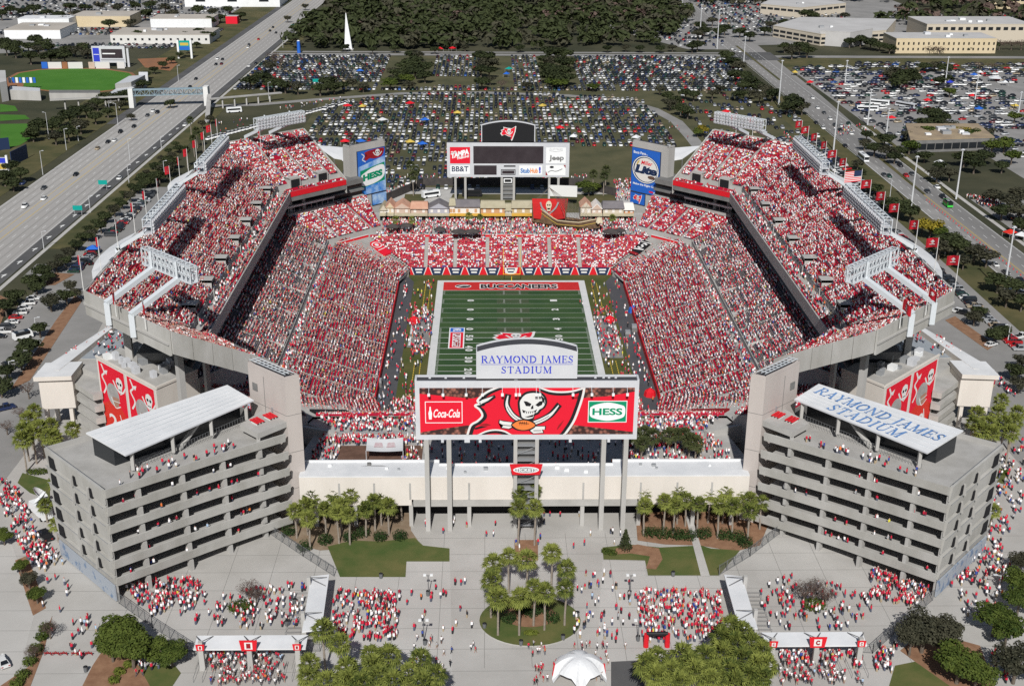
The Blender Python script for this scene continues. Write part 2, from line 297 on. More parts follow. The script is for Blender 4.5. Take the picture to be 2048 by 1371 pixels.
# ---------------------------------------------------------------- flat artwork on a plane: origin O, unit right R, unit up U
class Art:
    def __init__(s, O, R, U, W, H, src=None):
        """src=(x0,y0,x1,y1): artwork coordinates (y down) mapped on the W x H rectangle whose lower-left corner is O"""
        s.O, s.R, s.U = Vector(O), Vector(R).normalized(), Vector(U).normalized(); s.N = s.R.cross(s.U); s.W, s.H = W, H
        s.src = src or (0, 0, 1, 1); s.b = MB(); s.k = 0
    def p(s, x, y, d):
        x0, y0, x1, y1 = s.src
        return s.O + s.R*((x-x0)/(x1-x0)*s.W) + s.U*((y1-y)/(y1-y0)*s.H) + s.N*d
    def clipped(s, pts):
        x0, y0, x1, y1 = min(s.src[0], s.src[2]), min(s.src[1], s.src[3]), max(s.src[0], s.src[2]), max(s.src[1], s.src[3])
        return [(min(max(x, x0), x1), min(max(y, y0), y1)) for x, y in pts]
    def poly(s, pts, m, layer):
        pts = s.clipped(pts); me = bmesh.new()
        vs = [me.verts.new((x, y, 0)) for x, y in pts]
        try:
            f = me.faces.new(vs); bmesh.ops.triangulate(me, faces=[f])
            for t in me.faces:
                q = [s.p(v.co.x, v.co.y, 0.012*layer) for v in t.verts]
                if (q[1]-q[0]).cross(q[2]-q[0]).dot(s.N) < 0: q.reverse()
                s.b.face(q, m)
        except Exception: pass
        me.free()
    def rect(s, x0, y0, x1, y1, m, layer): s.poly([(x0, y0), (x1, y0), (x1, y1), (x0, y1)], m, layer)
    def frame(s, x0, y0, x1, y1, t, m, layer):
        s.rect(x0, y0, x1, y0+t, m, layer); s.rect(x0, y1-t, x1, y1, m, layer); s.rect(x0, y0+t, x0+t, y1-t, m, layer); s.rect(x1-t, y0+t, x1, y1-t, m, layer)
    def ell(s, cx, cy, a, b, m, layer, n=28): s.poly([(cx+a*cos(2*pi*i/n), cy+b*sin(2*pi*i/n)) for i in range(n)], m, layer)
    def stroke(s, pts, w, m, layer):
        for (x0, y0), (x1, y1) in zip(pts[:-1], pts[1:]):
            L = hypot(x1-x0, y1-y0) or 1; nx, ny = -(y1-y0)/L*w/2, (x1-x0)/L*w/2; ex, ey = (x1-x0)/L*w*0.25, (y1-y0)/L*w*0.25
            s.poly([(x0-ex+nx, y0-ey+ny), (x1+ex+nx, y1+ey+ny), (x1+ex-nx, y1+ey-ny), (x0-ex-nx, y0-ey-ny)], m, layer)
            layer += 0.04
    def curve(s, pts, n=6):
        P = [pts[0]]+list(pts)+[pts[-1]]; out = []
        for i in range(1, len(P)-2):
            for j in range(n):
                t = j/n; a, b, c, d = P[i-1], P[i], P[i+1], P[i+2]
                out.append(tuple(0.5*((2*b[k])+(-a[k]+c[k])*t+(2*a[k]-5*b[k]+4*c[k]-d[k])*t*t+(-a[k]+3*b[k]-3*c[k]+d[k])*t**3) for k in (0, 1)))
        out.append(tuple(pts[-1])); return out
    def text(s, body, x0, y0, x1, y1, m, layer, shear=0.0, bold=0.0, rise=0.0):
        """lettering fitted into the artwork box"""
        c = bpy.data.curves.new("t", 'FONT'); c.body = body; c.shear = shear; c.offset = bold; c.resolution_u = 3
        o = bpy.data.objects.new("t", c); COL.objects.link(o); dg = bpy.context.evaluated_depsgraph_get(); dg.update()
        me = bpy.data.meshes.new_from_object(o.evaluated_get(dg)); bpy.data.objects.remove(o); bpy.data.curves.remove(c)
        co = [v.co for v in me.vertices]
        if co:
            a0, a1 = min(v.x for v in co), max(v.x for v in co); b0, b1 = min(v.y for v in co), max(v.y for v in co)
            for f in me.polygons:
                q = [s.p(x0+(co[i].x-a0)/(a1-a0)*(x1-x0), y1-(co[i].y-b0)/(b1-b0)*(y1-y0)-rise*(co[i].x-a0)/(a1-a0), 0.012*layer) for i in f.vertices]
                if len(q) > 2 and (q[1]-q[0]).cross(q[2]-q[0]).dot(s.N) < 0: q.reverse()
                s.b.face(q, m)
        bpy.data.meshes.remove(me)
    # the club's flag emblem, drawn into a box (x0..x1, y0..y1 in artwork coordinates)
    def emblem(s, x0, y0, x1, y1, layer, border="off_white"):
        X = lambda u: x0+(x1-x0)*u; Y = lambda v: y0+(y1-y0)*v; P = lambda L: [(X(u), Y(v)) for u, v in L]
        fl = [(0.02, 0.50), (0.12, 0.36), (0.05, 0.28), (0.22, 0.20), (0.20, 0.06), (0.45, 0.13), (0.70, 0.16), (0.86, 0.06), (0.93, 0.0), (0.97, 0.02), (0.93, 0.35), (0.85, 0.62), (0.74, 0.95), (0.70, 1.0), (0.66, 0.94), (0.70, 0.72), (0.50, 0.70), (0.30, 0.58), (0.12, 0.66)]
        cx, cy = 0.5, 0.42
        s.poly(P(fl), border, layer); s.poly(P([(cx+(u-cx)*0.86, cy+(v-cy)*0.84) for u, v in fl]), "sign_red", layer+1)
        s.skull(X(0.40), Y(0.17), X(0.68), Y(0.62), layer+2, small=True)
    def skull(s, x0, y0, x1, y1, layer, small=False):
        X = lambda u: x0+(x1-x0)*u; Y = lambda v: y0+(y1-y0)*v; P = lambda L: [(X(u), Y(v)) for u, v in L]
        s.stroke(P([(-0.25, 0.35), (0.05, 0.72), (0.5, 0.92)]), (x1-x0)*0.16, "off_white", layer); s.stroke(P([(1.25, 0.45), (0.95, 0.74), (0.5, 0.95)]), (x1-x0)*0.16, "off_white", layer)
        s.poly(P([(0.5, 0.0), (0.82, 0.1), (0.92, 0.35), (0.78, 0.6), (0.72, 0.85), (0.3, 0.85), (0.24, 0.6), (0.08, 0.35), (0.2, 0.1)]), "off_white", layer+1)
        s.ell(X(0.34), Y(0.38), (x1-x0)*0.12, (y1-y0)*0.09, "black_paint", layer+2, 10); s.ell(X(0.66), Y(0.38), (x1-x0)*0.12, (y1-y0)*0.09, "black_paint", layer+2, 10)
        s.rect(X(0.33), Y(0.68), X(0.68), Y(0.73), "black_paint", layer+2)
    def build(s, name, parent, **k): return s.b.build(name, parent, **k)
# ================================================================ SETTING: ground, roads, lots, field
flat("ground", [[(-2600, -420), (2600, -420), (2600, 4200), (-2600, 4200)]], -0.10, "ground_soil")
def hwx(y): return -221.0+0.0145*(y-150)          # west edge of the highway at y
def strip(xa, xb, y0, y1, n=1): return [(xa(y0), y0), (xb(y0), y0), (xb(y1), y1), (xa(y1), y1)]
flat("highway_road", [strip(lambda y: hwx(y), lambda y: hwx(y)+34.5, -150, 1500)], -0.02, "road_concrete")
flat("turn_lane_road", [strip(lambda y: hwx(y)+34.5, lambda y: hwx(y)+39.5, -150, 760), strip(lambda y: hwx(y)-5, lambda y: hwx(y), -150, 118), strip(lambda y: hwx(y)-6, lambda y: hwx(y), 330, 900)], -0.015, "dark_asphalt")
flat("highway_median_path", [strip(lambda y: hwx(y)+40.3, lambda y: hwx(y)+42.0, -60, 760)], -0.01, "walk_concrete")
b = MB()
def dash(xf, y0, y1, w_, L, gap, m, z=0.0):
    y = y0
    while y < y1:
        b.face([(xf(y)-w_/2, y, z), (xf(y)+w_/2, y, z), (xf(y+L)+w_/2, y+L, z), (xf(y+L)-w_/2, y+L, z)], m); y += L+gap
for o_ in (3.8, 7.5, 11.2, 22.5, 26.2, 30.0): dash(lambda y, o_=o_: hwx(y)+o_, -150, 1400, 0.22, 4, 9, "line_white")
for o_ in (0.5, 14.8, 34.0): dash(lambda y, o_=o_: hwx(y)+o_, -150, 1400, 0.2, 60, 0, "line_white" if o_ != 14.8 else "line_yellow")
for o_ in (18.6,): dash(lambda y, o_=o_: hwx(y)+o_, -150, 1400, 0.25, 60, 0, "line_yellow")
for o_ in (2.0, 5.6, 9.4, 13.0, 20.6, 24.4, 28.1, 32.0): dash(lambda y, o_=o_: hwx(y)+o_, -150, 1400, 0.75, 80, 0, "wheel_track", -0.012)
for y in range(60, 330, 16):                        # turn arrows in the dark lane
    x = hwx(y)+37; b.face([(x-0.25, y, 0.0), (x+0.25, y, 0.0), (x+0.25, y+4, 0.0), (x-0.25, y+4, 0.0)], "line_white"); b.face([(x-1.3, y+2.6, 0.002), (x+0.6, y+2.0, 0.002), (x+0.6, y+4.4, 0.002)], "line_white")
b.build("highway_road_markings", kind="structure")
# the road on the far side of the stadium
flat("avenue_road", [[(181.5, -200), (201.5, -200), (201.5, 1500), (181.5+4, 1500)], [(201.4, 300), (206, 420), (210, 640), (201.4, 700)]], -0.02, "road_asphalt")
flat("avenue_lane_road", [[(181.6, -200), (188.2, -200), (188.2, 215), (184.5, 250), (181.6, 250)]], -0.014, "drive_asphalt")
flat("avenue_median_grass", [[(191.0, 178), (192.6, 178), (194.0, 250), (191.6, 250)], [(191, 480), (193, 480), (193, 640), (191, 640)]], 0.0, "verge_grass")
b = MB()
for o_ in (184.8, 188.2, 194.8, 198.2): dash(lambda y, o_=o_: o_, -150, 1200, 0.2, 4, 9, "line_white")
for o_ in (182.0, 201.0): dash(lambda y, o_=o_: o_, -150, 1200, 0.2, 60, 0, "line_white")
for o_ in (191.2, 191.7): dash(lambda y, o_=o_: o_, -150, 170, 0.15, 60, 0, "line_yellow")
b.build("avenue_road_markings", kind="structure")
flat("avenue_path", [[(205.5, -100), (207.5, -100), (207.5, 330), (205.5, 330)]], -0.01, "walk_concrete")
# cross street and loop road
flat("cross_street_road", [[(-178, 584), (182, 584), (182, 594), (-178, 594)], [(203, 579), (640, 579), (640, 590), (203, 590)], [(-178, 598), (182, 598), (182, 604), (-178, 604)]], -0.025, "drive_asphalt")
flat("street_intersection_road", [[(176, 566), (212, 566), (212, 606), (176, 606)]], -0.010, "dark_asphalt")
lp = [(-180, 383), (-150, 388), (-114, 406), (-63, 427), (-13, 431), (43, 421), (77, 405), (92, 378), (101, 341), (103, 297), (104, 240), (112, 190)]
pl = []
for i in range(len(lp)-1):
    a, c = Vector(lp[i]).to_2d(), Vector(lp[i+1]).to_2d(); d = (c-a).normalized(); nn = Vector((-d.y, d.x))*3.6; a = a-d*1.5; c = c+d*1.5
    pl.append([tuple(a-nn), tuple(c-nn), tuple(c+nn), tuple(a+nn)])
flat("loop_road", pl, -0.024, "drive_asphalt")
flat("grass_parking_ground", [[(-112, 178), (104, 178), (104, 400), (60, 424), (-60, 430), (-112, 408)], [(-176, 394), (176, 394), (176, 583), (-176, 583)], [(104, 120), (180, 120), (180, 420), (104, 420)]], -0.05, "lot_grass")
flat("east_parking_ground", [[(210, 270), (330, 300), (330, 560), (210, 560)], [(330, 300), (560, 300), (560, 560), (330, 560)], [(210, 60), (420, 60), (420, 170), (210, 170)], [(250, 170), (560, 170), (560, 300), (250, 300)]], -0.05, "drive_asphalt")
flat("verge_ground", [strip(lambda y: hwx(y)+42.0, lambda y: -166.5, 95, 400), strip(lambda y: hwx(y)-40, lambda y: hwx(y)-6, 118, 900), [(202, 170), (206, 170), (212, 330), (202, 330)], [(165, -60), (181.4, -60), (181.4, 420), (165, 420)], strip(lambda y: hwx(y)+40, lambda y: -160, 395, 900), [(206, 520), (640, 520), (640, 578), (206, 578)]], -0.045, "verge_grass")
flat("mall_ground", [[(-700, 470), (-232, 640), (-226, 1400), (-900, 1400)]], -0.06, "drive_asphalt")
flat("tailgate_ground", [[(150, 620), (186, 620), (186, 820), (90, 760)], [(196, 640), (420, 690), (420, 1000), (200, 1000)]], -0.055, "drive_asphalt")
# service yard behind the far end stand
flat("yard_grass", [[(-60, 108), (62, 108), (62, 178), (-60, 178)]], -0.03, "verge_grass")
flat("yard_path", [[(-52, 108), (-40, 108), (-26, 160), (-24, 182), (-34, 182), (-40, 150)], [(-70, 112), (-46, 112), (-46, 180), (-112, 180)], [(46, 112), (112, 118), (112, 180), (50, 180)], [(-112, 178), (104, 178), (104, 186), (-112, 186)], [(2, 148), (22, 150), (22, 153), (2, 152)]], -0.02, "walk_concrete")
# stadium apron: plaza, drives
flat("plaza_pavement", [[(-128, -260), (128, -260), (128, -60), (140, 60), (112, 128), (-112, 128), (-140, 60), (-128, -60)]], -0.03, "plaza_concrete")
flat("inner_drive_pavement", [[(-168, -70), (-128, -70), (-128, 190), (-168, 190)], [(128, -70), (166, -70), (166, 190), (128, 190)], [(-178, 60), (-166, 60), (-166, 76), (-178, 76)], [(-168, -300), (-128, -300), (-128, -70), (-168, -70)], [(128, -200), (166, -200), (166, -70), (128, -70)]], -0.035, "drive_asphalt")
flat("shoulder_pavement", [[(-112, 120), (112, 120), (140, 100), (112, 190), (-112, 190), (-140, 100)]], -0.04, "drive_asphalt")
flat("south_street_road", [pxp([(-160, 1010), (20, 1075), (70, 1225), (30, 1371), (-30, 1480), (-420, 1480), (-420, 1100)])], -0.018, "plaza_light")
# paving joints and seams over the plaza
b = MB()
for i in range(-9, 10):
    x = i*9.2; b.face([(x-0.05, -172, -0.018), (x+0.05, -172, -0.018), (x+0.05, -122, -0.018), (x-0.05, -122, -0.018)], "joint")
for i in range(8):
    y = -124-i*7.0; b.face([(-120, y-0.05, -0.016), (120, y-0.05, -0.016), (120, y+0.05, -0.016), (-120, y+0.05, -0.016)], "joint")
b.build("plaza_pavement_joints", kind="structure")
flat("light_walk_pavement", [pxp([(672, 1152), (812, 1152), (812, 1122), (900, 1120), (905, 1371), (650, 1371)]), pxp([(1205, 1120), (1290, 1122), (1292, 1152), (1440, 1152), (1450, 1371), (1190, 1371)])], -0.022, "plaza_light")
# planted beds and lawns of the forecourt
flat("left_lawn", [pxp([(655, 1092), (705, 1080), (760, 1082), (830, 1075), (846, 1090), (899, 1096), (899, 1122), (813, 1122), (811, 1153), (680, 1153)])], 0.03, "lawn")
flat("left_bed_ground", [pxp([(545, 1056), (575, 1020), (660, 1000), (818, 1016), (822, 1060), (840, 1086), (800, 1094), (700, 1096), (640, 1100), (600, 1090)])], 0.02, "sand_mulch")
flat("right_lawn", [pxp([(1205, 1094), (1260, 1088), (1320, 1094), (1402, 1090), (1422, 1096), (1480, 1100), (1438, 1150), (1296, 1150), (1290, 1120), (1207, 1118)])], 0.03, "lawn")
flat("right_bed_ground", [pxp([(1270, 1016), (1440, 1012), (1540, 1040), (1520, 1090), (1470, 1102), (1400, 1090), (1330, 1088), (1275, 1080)])], 0.02, "mulch")
flat("mulch_ring_ground", [pxp([(1275, 1088), (1318, 1096), (1325, 1118), (1312, 1138), (1292, 1136), (1300, 1112), (1262, 1106), (1230, 1108), (1232, 1096)])], 0.045, "mulch")
flat("forecourt_path", [pxp([(1368, 1020), (1380, 1020), (1420, 1152), (1402, 1152)])], 0.05, "walk_concrete")
flat("center_bed_ground", [pxp([(1029, 1079), (1076, 1079), (1076, 1120), (1029, 1120)])], 0.03, "mulch")
c = at(1060, 1240); isl = [(c.x+10.3*cos(a), c.y+8.8*sin(a)) for a in [2*pi*i/36 for i in range(36)]]
b = MB(); b.prism(isl, -0.02, 0.14, "walk_concrete", "lawn"); b.build("round_island_lawn", kind="structure")
flat("round_island_bed_ground", [[(c.x+5.5*cos(a), c.y+1.5+4.0*sin(a)) for a in [2*pi*i/24 for i in range(24)]]], 0.17, "mulch")
flat("corner_bed_ground", [pxp([(45, 945), (100, 960), (100, 1000), (60, 985), (35, 965)]), pxp([(1975, 935), (2022, 940), (2010, 968), (1975, 960)])], 0.02, "lawn")
flat("left_street_bed_ground", [pxp([(30, 1120), (55, 1110), (92, 1215), (66, 1230)]), pxp([(0, 1371), (60, 1330), (105, 1230), (88, 1300), (50, 1400), (0, 1400)]), pxp([(185, 1330), (205, 1300), (260, 1300), (300, 1371), (150, 1400)])], 0.02, "mulch")
flat("corner_lawn", [pxp([(255, 1371), (270, 1330), (350, 1330), (362, 1345), (345, 1371), (330, 1400), (240, 1400)]), pxp([(1778, 1371), (1790, 1330), (1830, 1322), (1900, 1371), (1900, 1400), (1780, 1400)])], 0.02, "lawn")
flat("right_tree_bed_ground", [pxp([(1800, 1300), (1850, 1260), (1960, 1290), (1990, 1371), (1870, 1420), (1900, 1371), (1830, 1322)])], 0.016, "mulch")
flat("bus_pad_road", [pxp([(1222, 1322), (1300, 1318), (1300, 1400), (1222, 1400)])], -0.012, "dark_asphalt")
# left and right drive islands
flat("drive_island_ground", [pxp([(112, 640), (150, 590), (165, 600), (60, 760), (20, 780)]), pxp([(86, 570), (110, 545), (150, 548), (110, 570)]), pxp([(1890, 640), (1910, 632), (1990, 690), (1975, 700)]), pxp([(0, 650), (20, 600), (0, 590)])], 0.02, "mulch")

# ---------------------------------------------------------------- playing field
yd = 0.9144; HW = 24.38
flat("field_side_ground", [[(-37.5, -66), (37.5, -66), (37.5, 65), (-37.5, 65)]], -0.008, "side_grass")
flat("field_track", [[(-41, -66), (-34.8, -66), (-35.2, 55), (-38.8, 64.5), (-41, 60)], [(41, -66), (35.2, -66), (34.6, 30), (34.2, 55), (38, 64.5), (41, 60)]], 0.0, "track_asphalt")
flat("sideline_tarp_ground", [[(-34, -8), (-27.0, -8), (-27.0, 21), (-33, 21)], [(27.0, -17), (33.5, -17), (33.5, 20), (27.0, 20)]], 0.01, "grey_tarp")
flat("field_border_line", [[(-HW-2.3, -57), (HW+2.3, -57), (HW+2.3, 56.8), (-HW-2.3, 56.8)]], 0.02, "field_border")
flat("playing_field_grass", [[(-HW, -50*yd), (HW, -50*yd), (HW, 50*yd), (-HW, 50*yd)]], 0.04, "field_turf")
flat("field_grass_stripes", [[(-HW, y*yd), (HW, y*yd), (HW, (y+5)*yd), (-HW, (y+5)*yd)] for y in range(-50, 50, 10)], 0.044, "field_stripe")
flat("field_worn_grass", [[(-5.2, -30), (5.4, -30), (5.8, 44), (-5.4, 44)]], 0.048, "worn_turf")
flat("end_zone_paint", [[(-HW, 50*yd), (HW, 50*yd), (HW, 60*yd), (-HW, 60*yd)], [(-HW, -60*yd), (HW, -60*yd), (HW, -50*yd), (-HW, -50*yd)]], 0.04, "endzone_red")
A = Art((-HW, -60*yd, 0.05), (1, 0, 0), (0, 1, 0), 2*HW, 120*yd, (-HW, 60*yd, HW, -60*yd))
for y in range(-50, 51, 5): A.rect(-HW, y*yd-0.11, HW, y*yd+0.11, "line_white", 1)
for y in range(-49, 50):
    if y % 5:
        for x in (-2.82, 2.82, -HW+0.5, HW-0.5): A.rect(x-0.32, y*yd-0.08, x+0.32, y*yd+0.08, "line_white", 1)
A.build("field_lines", None, kind="structure")
NUMS = ["20", "30", "40", "50", "40", "30", "20", "10"]
A = Art((HW, -60*yd, 0.052), (0, 1, 0), (-1, 0, 0), 120*yd, 2*HW, (-60*yd, -HW, 60*yd, HW))      # bottoms towards the right sideline
for i, n_ in enumerate(NUMS):
    y = (-30+10*i)*yd; A.text(n_[0], y-2.3, 13.2, y-0.5, 15.6, "line_white", 1, bold=0.04); A.text(n_[1], y+0.5, 13.2, y+2.3, 15.6, "line_white", 1, bold=0.04)
A.build("field_numbers", None, kind="structure")
A = Art((-HW, 60*yd, 0.052), (0, -1, 0), (1, 0, 0), 120*yd, 2*HW, (60*yd, HW, -60*yd, -HW))      # bottoms towards the left sideline
for i, n_ in enumerate(NUMS):
    y = (-30+10*i)*yd; A.text(n_[0], y+2.3, -13.2, y+0.5, -15.6, "line_white", 1, bold=0.04); A.text(n_[1], y-0.5, -13.2, y-2.3, -15.6, "line_white", 1, bold=0.04)
y0, y1 = at2(912, 697)[1], at2(912, 655)[1]
A.rect(y0, -21.0, y1, -16.0, "sign_white", 1); A.rect(y0+0.5, -20.6, y1-4.4, -16.4, "sign_red", 2); A.rect(y1-4.0, -20.7, y1-0.4, -16.3, "board_blue", 2)
A.rect(y0+1.3, -19.8, y1-5.2, -17.2, "sign_white", 3); A.text("PLAYOFFS", y1-5.6, -17.4, y0+1.7, -19.6, "dark_red", 4, bold=0.04); A.text("NFL", y1-1.0, -17.2, y1-3.4, -19.8, "sign_white", 3, bold=0.04)
A.build("playoffs_emblem_paint", None, kind="structure")
A = Art((-HW, 50*yd, 0.052), (1, 0, 0), (0, 1, 0), 2*HW, 10*yd, (0, 0, 100, 19))
A.text("BUCCANEERS", 26.6, 4.1, 84.4, 15.4, "line_white", 1, bold=0.075); A.text("BUCCANEERS", 27.4, 5.2, 83.6, 14.4, "black_paint", 2, bold=0.035)
A.ell(14.5, 9.6, 6.0, 4.2, "line_white", 1); A.ell(14.5, 9.6, 5.4, 3.5, "black_paint", 2); A.stroke([(10, 11.5), (14, 8.2), (18, 8.0)], 1.5, "line_white", 3)
A.build("end_zone_lettering_paint", None, kind="structure")
A = Art((-7.5, -5.5, 0.055), (1, 0, 0), (0, 1, 0), 15, 11, (0, 0, 1, 1)); A.emblem(0, 0, 1, 1, 1); A.build("midfield_emblem_paint", None, kind="structure")
b = MB()                                              # yellow dashed coaching boxes beside the sidelines
for sx in (-1, 1):
    for y0, y1 in ((22, 53), (-46, -20)):
        for xx in (29.0, 30.8):
            y = y0
            while y < y1: b.face([(sx*xx-0.12, y, 0.02), (sx*xx+0.12, y, 0.02), (sx*xx+0.12, y+1.2, 0.02), (sx*xx-0.12, y+1.2, 0.02)], "line_yellow"); y += 1.7
b.build("sideline_marking_paint", kind="structure")
# ================================================================ STADIUM
CROWD_SEATED = []      # (x, y, z, facing)
CROWD_STAND = []
UP = Vector((0, 0, 1))
def seating(conc, seats, A, B, C, D, z0, z1, n, seatmat, aisles, fill=0.86, pitch=0.56, org=None, cm="concrete"):
    """stepped seating between front edge A-B (height z0) and back edge C-D (height z1); aisles = positions along the row direction measured from org"""
    A, B, C, D = [Vector(p) for p in (A, B, C, D)]
    u = (B-A).normalized(); wv = Vector((-u.y, u.x))
    if wv.dot((C+D)/2-(A+B)/2) < 0: wv = -wv
    org = Vector(org) if org is not None else (A+B)/2
    face = atan2(-wv.y, -wv.x)
    dz = (z1-z0)/n
    for i in range(n):
        t0, t1 = i/n, (i+1)/n
        a0, b0, a1, b1 = A.lerp(C, t0), B.lerp(D, t0), A.lerp(C, t1), B.lerp(D, t1); za, zb = z0+i*dz, z0+(i+1)*dz
        conc.face([(a0.x, a0.y, za), (b0.x, b0.y, za), (b0.x, b0.y, zb), (a0.x, a0.y, zb)], cm)
        conc.face([(a0.x, a0.y, zb), (b0.x, b0.y, zb), (b1.x, b1.y, zb), (a1.x, a1.y, zb)], cm)
        dep = ((a1+b1)/2-(a0+b0)/2).dot(wv); mid0, mid1 = a0.lerp(a1, 0.55), b0.lerp(b1, 0.55)
        s0, s1 = (mid0-org).dot(u)+0.3, (mid1-org).dot(u)-0.3
        line = mid0 - u*((mid0-org).dot(u))          # point of the row line at s=0
        cuts = [s0]+[x for a in sorted(aisles) for x in (a-0.7, a+0.7)]+[s1]
        for k in range(0, len(cuts)-1, 2):
            p0, p1 = max(cuts[k], s0), min(cuts[k+1], s1)
            if p1-p0 < 1.0: continue
            P, Q = line+u*p0, line+u*p1; f = wv*(dep*0.12); bk = wv*(dep*0.36); bb = wv*(dep*0.42)
            q = lambda v, z: (v.x, v.y, zb+z)
            seats.face([q(P-f, 0.42), q(Q-f, 0.42), q(Q+bk, 0.42), q(P+bk, 0.42)], seatmat)
            seats.face([q(P-f, 0.12), q(Q-f, 0.12), q(Q-f, 0.42), q(P-f, 0.42)], seatmat)
            seats.face([q(P+bk, 0.42), q(Q+bk, 0.42), q(Q+bb, 0.84), q(P+bb, 0.84)], seatmat)
            seats.face([q(Q+bb, 0.2), q(P+bb, 0.2), q(P+bb, 0.84), q(Q+bb, 0.84)], seatmat)
            m_ = int((p1-p0)/pitch); patch = 0.5+0.5*sin(i*0.55+k*1.7)
            on = random.random() < fill; pe = .20; pf = pe*(1-fill)/fill
            for j in range(m_):
                on = (random.random() > pf) if on else (random.random() < pe)
                if on:
                    s_ = p0+(j+0.5)*(p1-p0)/m_+random.uniform(-0.07, 0.07); v = line+u*s_
                    CROWD_SEATED.append((v.x+wv.x*random.uniform(-.05, .08), v.y+wv.y*random.uniform(-.05, .08), zb, face+random.uniform(-0.25, 0.25)))

def mir(sx, sy, p): return (sx*p[0], sy*p[1])
# ---------------------------------------------------------------- lower bowl: one ring of stands
bowl = thing("lower_bowl", (0, 0, 0), "lower ring of red and grey seating around the green football field", "stadium stand")
ZW = 9.6
for sx in (-1, 1):
    conc, red, gry = MB(), MB(), MB()
    q = lambda p, sy=1: mir(sx, sy, p)
    seating(conc, red, q((40.5, -50)), q((40.5, 50)), q((64.5, -68.5)), q((64.5, 68.5)), 1.5, ZW, 28, "seat_red", [-61, -48.5, -36, -23.5, -11, 11, 23.5, 36, 48.5, 61], 0.74)
    seating(conc, gry, q((67.5, -69.6)), q((67.5, 69.6)), q((84.5, -76.6)), q((84.5, 76.6)), 11.0, 18.2, 20, "seat_grey", [-62, -49, -36, -23, -10, 10, 23, 36, 49, 62], 0.70)
    for sy in (-1, 1):
        # corner wedges, turned by 45 degrees
        seating(conc, red, q((40.5, 50), sy), q((37, 63.5), sy), q((64.5, 68.5), sy), q((53.5, 79.5), sy), 1.5, ZW, 28, "seat_red", [], 0.82)
        ex = ((49.2, 87.8), (56.5, 105.0)) if sy > 0 else ((54.5, 82.6), (63.0, 98.0))
        seating(conc, red, q((67.5, 69.6), sy), q(ex[0], sy), q((84.5, 76.6), sy), q(ex[1], sy), 11.0, 18.2, 20, "seat_red", [-8, 0, 8] if sy > 0 else [-6, 4], 0.80)
    conc.build("seating_steps", bowl)
    red.build("red_seats", bowl, kind="stuff"); gry.build("grey_seats", bowl, kind="stuff")
    # walkway half-way up, with its low wall
    b = MB()
    for sy in (-1, 1):
        b.face([(sx*64.5, 0, ZW+.01), (sx*67.5, 0, ZW+.01), (*q((67.5, 69.6), sy), ZW+.01), (*q((64.5, 68.5), sy), ZW+.01)], "concrete")
        e2 = (49.2, 87.8) if sy > 0 else (54.5, 82.6)
        b.face([(*q((64.5, 68.5), sy), ZW+.01), (*q((67.5, 69.6), sy), ZW+.01), (*q(e2, sy), ZW+.01), (*q((53.5, 79.5), sy), ZW+.01)], "concrete")
        b.hexa([(*q((67.45, 0), sy), ZW), (*q((67.25, 0), sy), ZW), (*q((67.25, 69.5), sy), ZW), (*q((67.45, 69.6), sy), ZW)], [(*q((67.45, 0), sy), 11.5), (*q((67.25, 0), sy), 11.5), (*q((67.25, 69.5), sy), 11.5), (*q((67.45, 69.6), sy), 11.5)], "concrete_panel")
        p0, p1 = Vector(q((67.3, 69.6), sy)), Vector(q(e2, sy)); u = (p1-p0).normalized(); c_ = (p0+p1)/2
        b.obox(c_, u, (p1-p0).length/2, 0.12, ZW, 11.5, "concrete_panel")
        p0, p1 = Vector(q((64.5, 68.5), sy)), Vector(q((53.5, 79.5), sy)); u = (p1-p0).normalized(); c_ = (p0+p1)/2
        if sy > 0: b.obox(c_, u, (p1-p0).length/2, 0.1, ZW, ZW+0.9, "red_paint"); b.obox(c_, u, (p1-p0).length/2, 0.16, ZW+0.9, ZW+1.05, "off_white")
    b.build("walkway", bowl)
    # front wall and field-side pads
    b = MB(); b.box(min(sx*40.5, sx*40.2), -50, 0, max(sx*40.5, sx*40.2), 50, 2.3, "red_paint"); b.build("front_wall", bowl)
    # stair openings in the club tier
    b = MB()
    for y in (-56, -33, -10, 13, 36, 59):
        xs_ = sorted((sx*67.55, sx*72.4)); zt = (11.9, 13.5) if sx > 0 else (13.5, 11.9)
        for ya, yb in ((y-2.3, y-2.0), (y+2.0, y+2.3)): b.hexa([(xs_[0], ya, ZW), (xs_[1], ya, ZW), (xs_[1], yb, ZW), (xs_[0], yb, ZW)], [(xs_[0], ya, zt[0]+.02), (xs_[1], ya, zt[1]+.02), (xs_[1], yb, zt[1]+.02), (xs_[0], yb, zt[0]+.02)], "walk_concrete")
        b.hexa([(xs_[0], y-2, zt[0]-.35), (xs_[1], y-2, zt[1]-.35), (xs_[1], y+2, zt[1]-.35), (xs_[0], y+2, zt[0]-.35)], [(xs_[0], y-2, zt[0]), (xs_[1], y-2, zt[1]), (xs_[1], y+2, zt[1]), (xs_[0], y+2, zt[0])], "walk_concrete")
    for y in np.arange(-66, 67, 2.2): b.box(sx*66.9-0.05, y-0.05, ZW, sx*66.9+0.05, y+0.05, ZW+1.1, "rail_metal")
    b.box(sx*66.9-0.05, -68, ZW+1.05, sx*66.9+0.05, 68, ZW+1.15, "rail_metal")
    for y in np.arange(-66, 67, 3.4): b.box(sx*64.4-0.35, y-0.05, ZW, sx*64.4+0.35, y+0.05, ZW+1.6, "concrete_dark")
    b.build("stair_entry", bowl)
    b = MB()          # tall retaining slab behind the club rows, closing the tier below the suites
    b.face([(sx*84.5, -76.6, 0), (sx*84.5, 76.6, 0), (sx*84.5, 76.6, 18.2), (sx*84.5, -76.6, 18.2)], "concrete_dark")
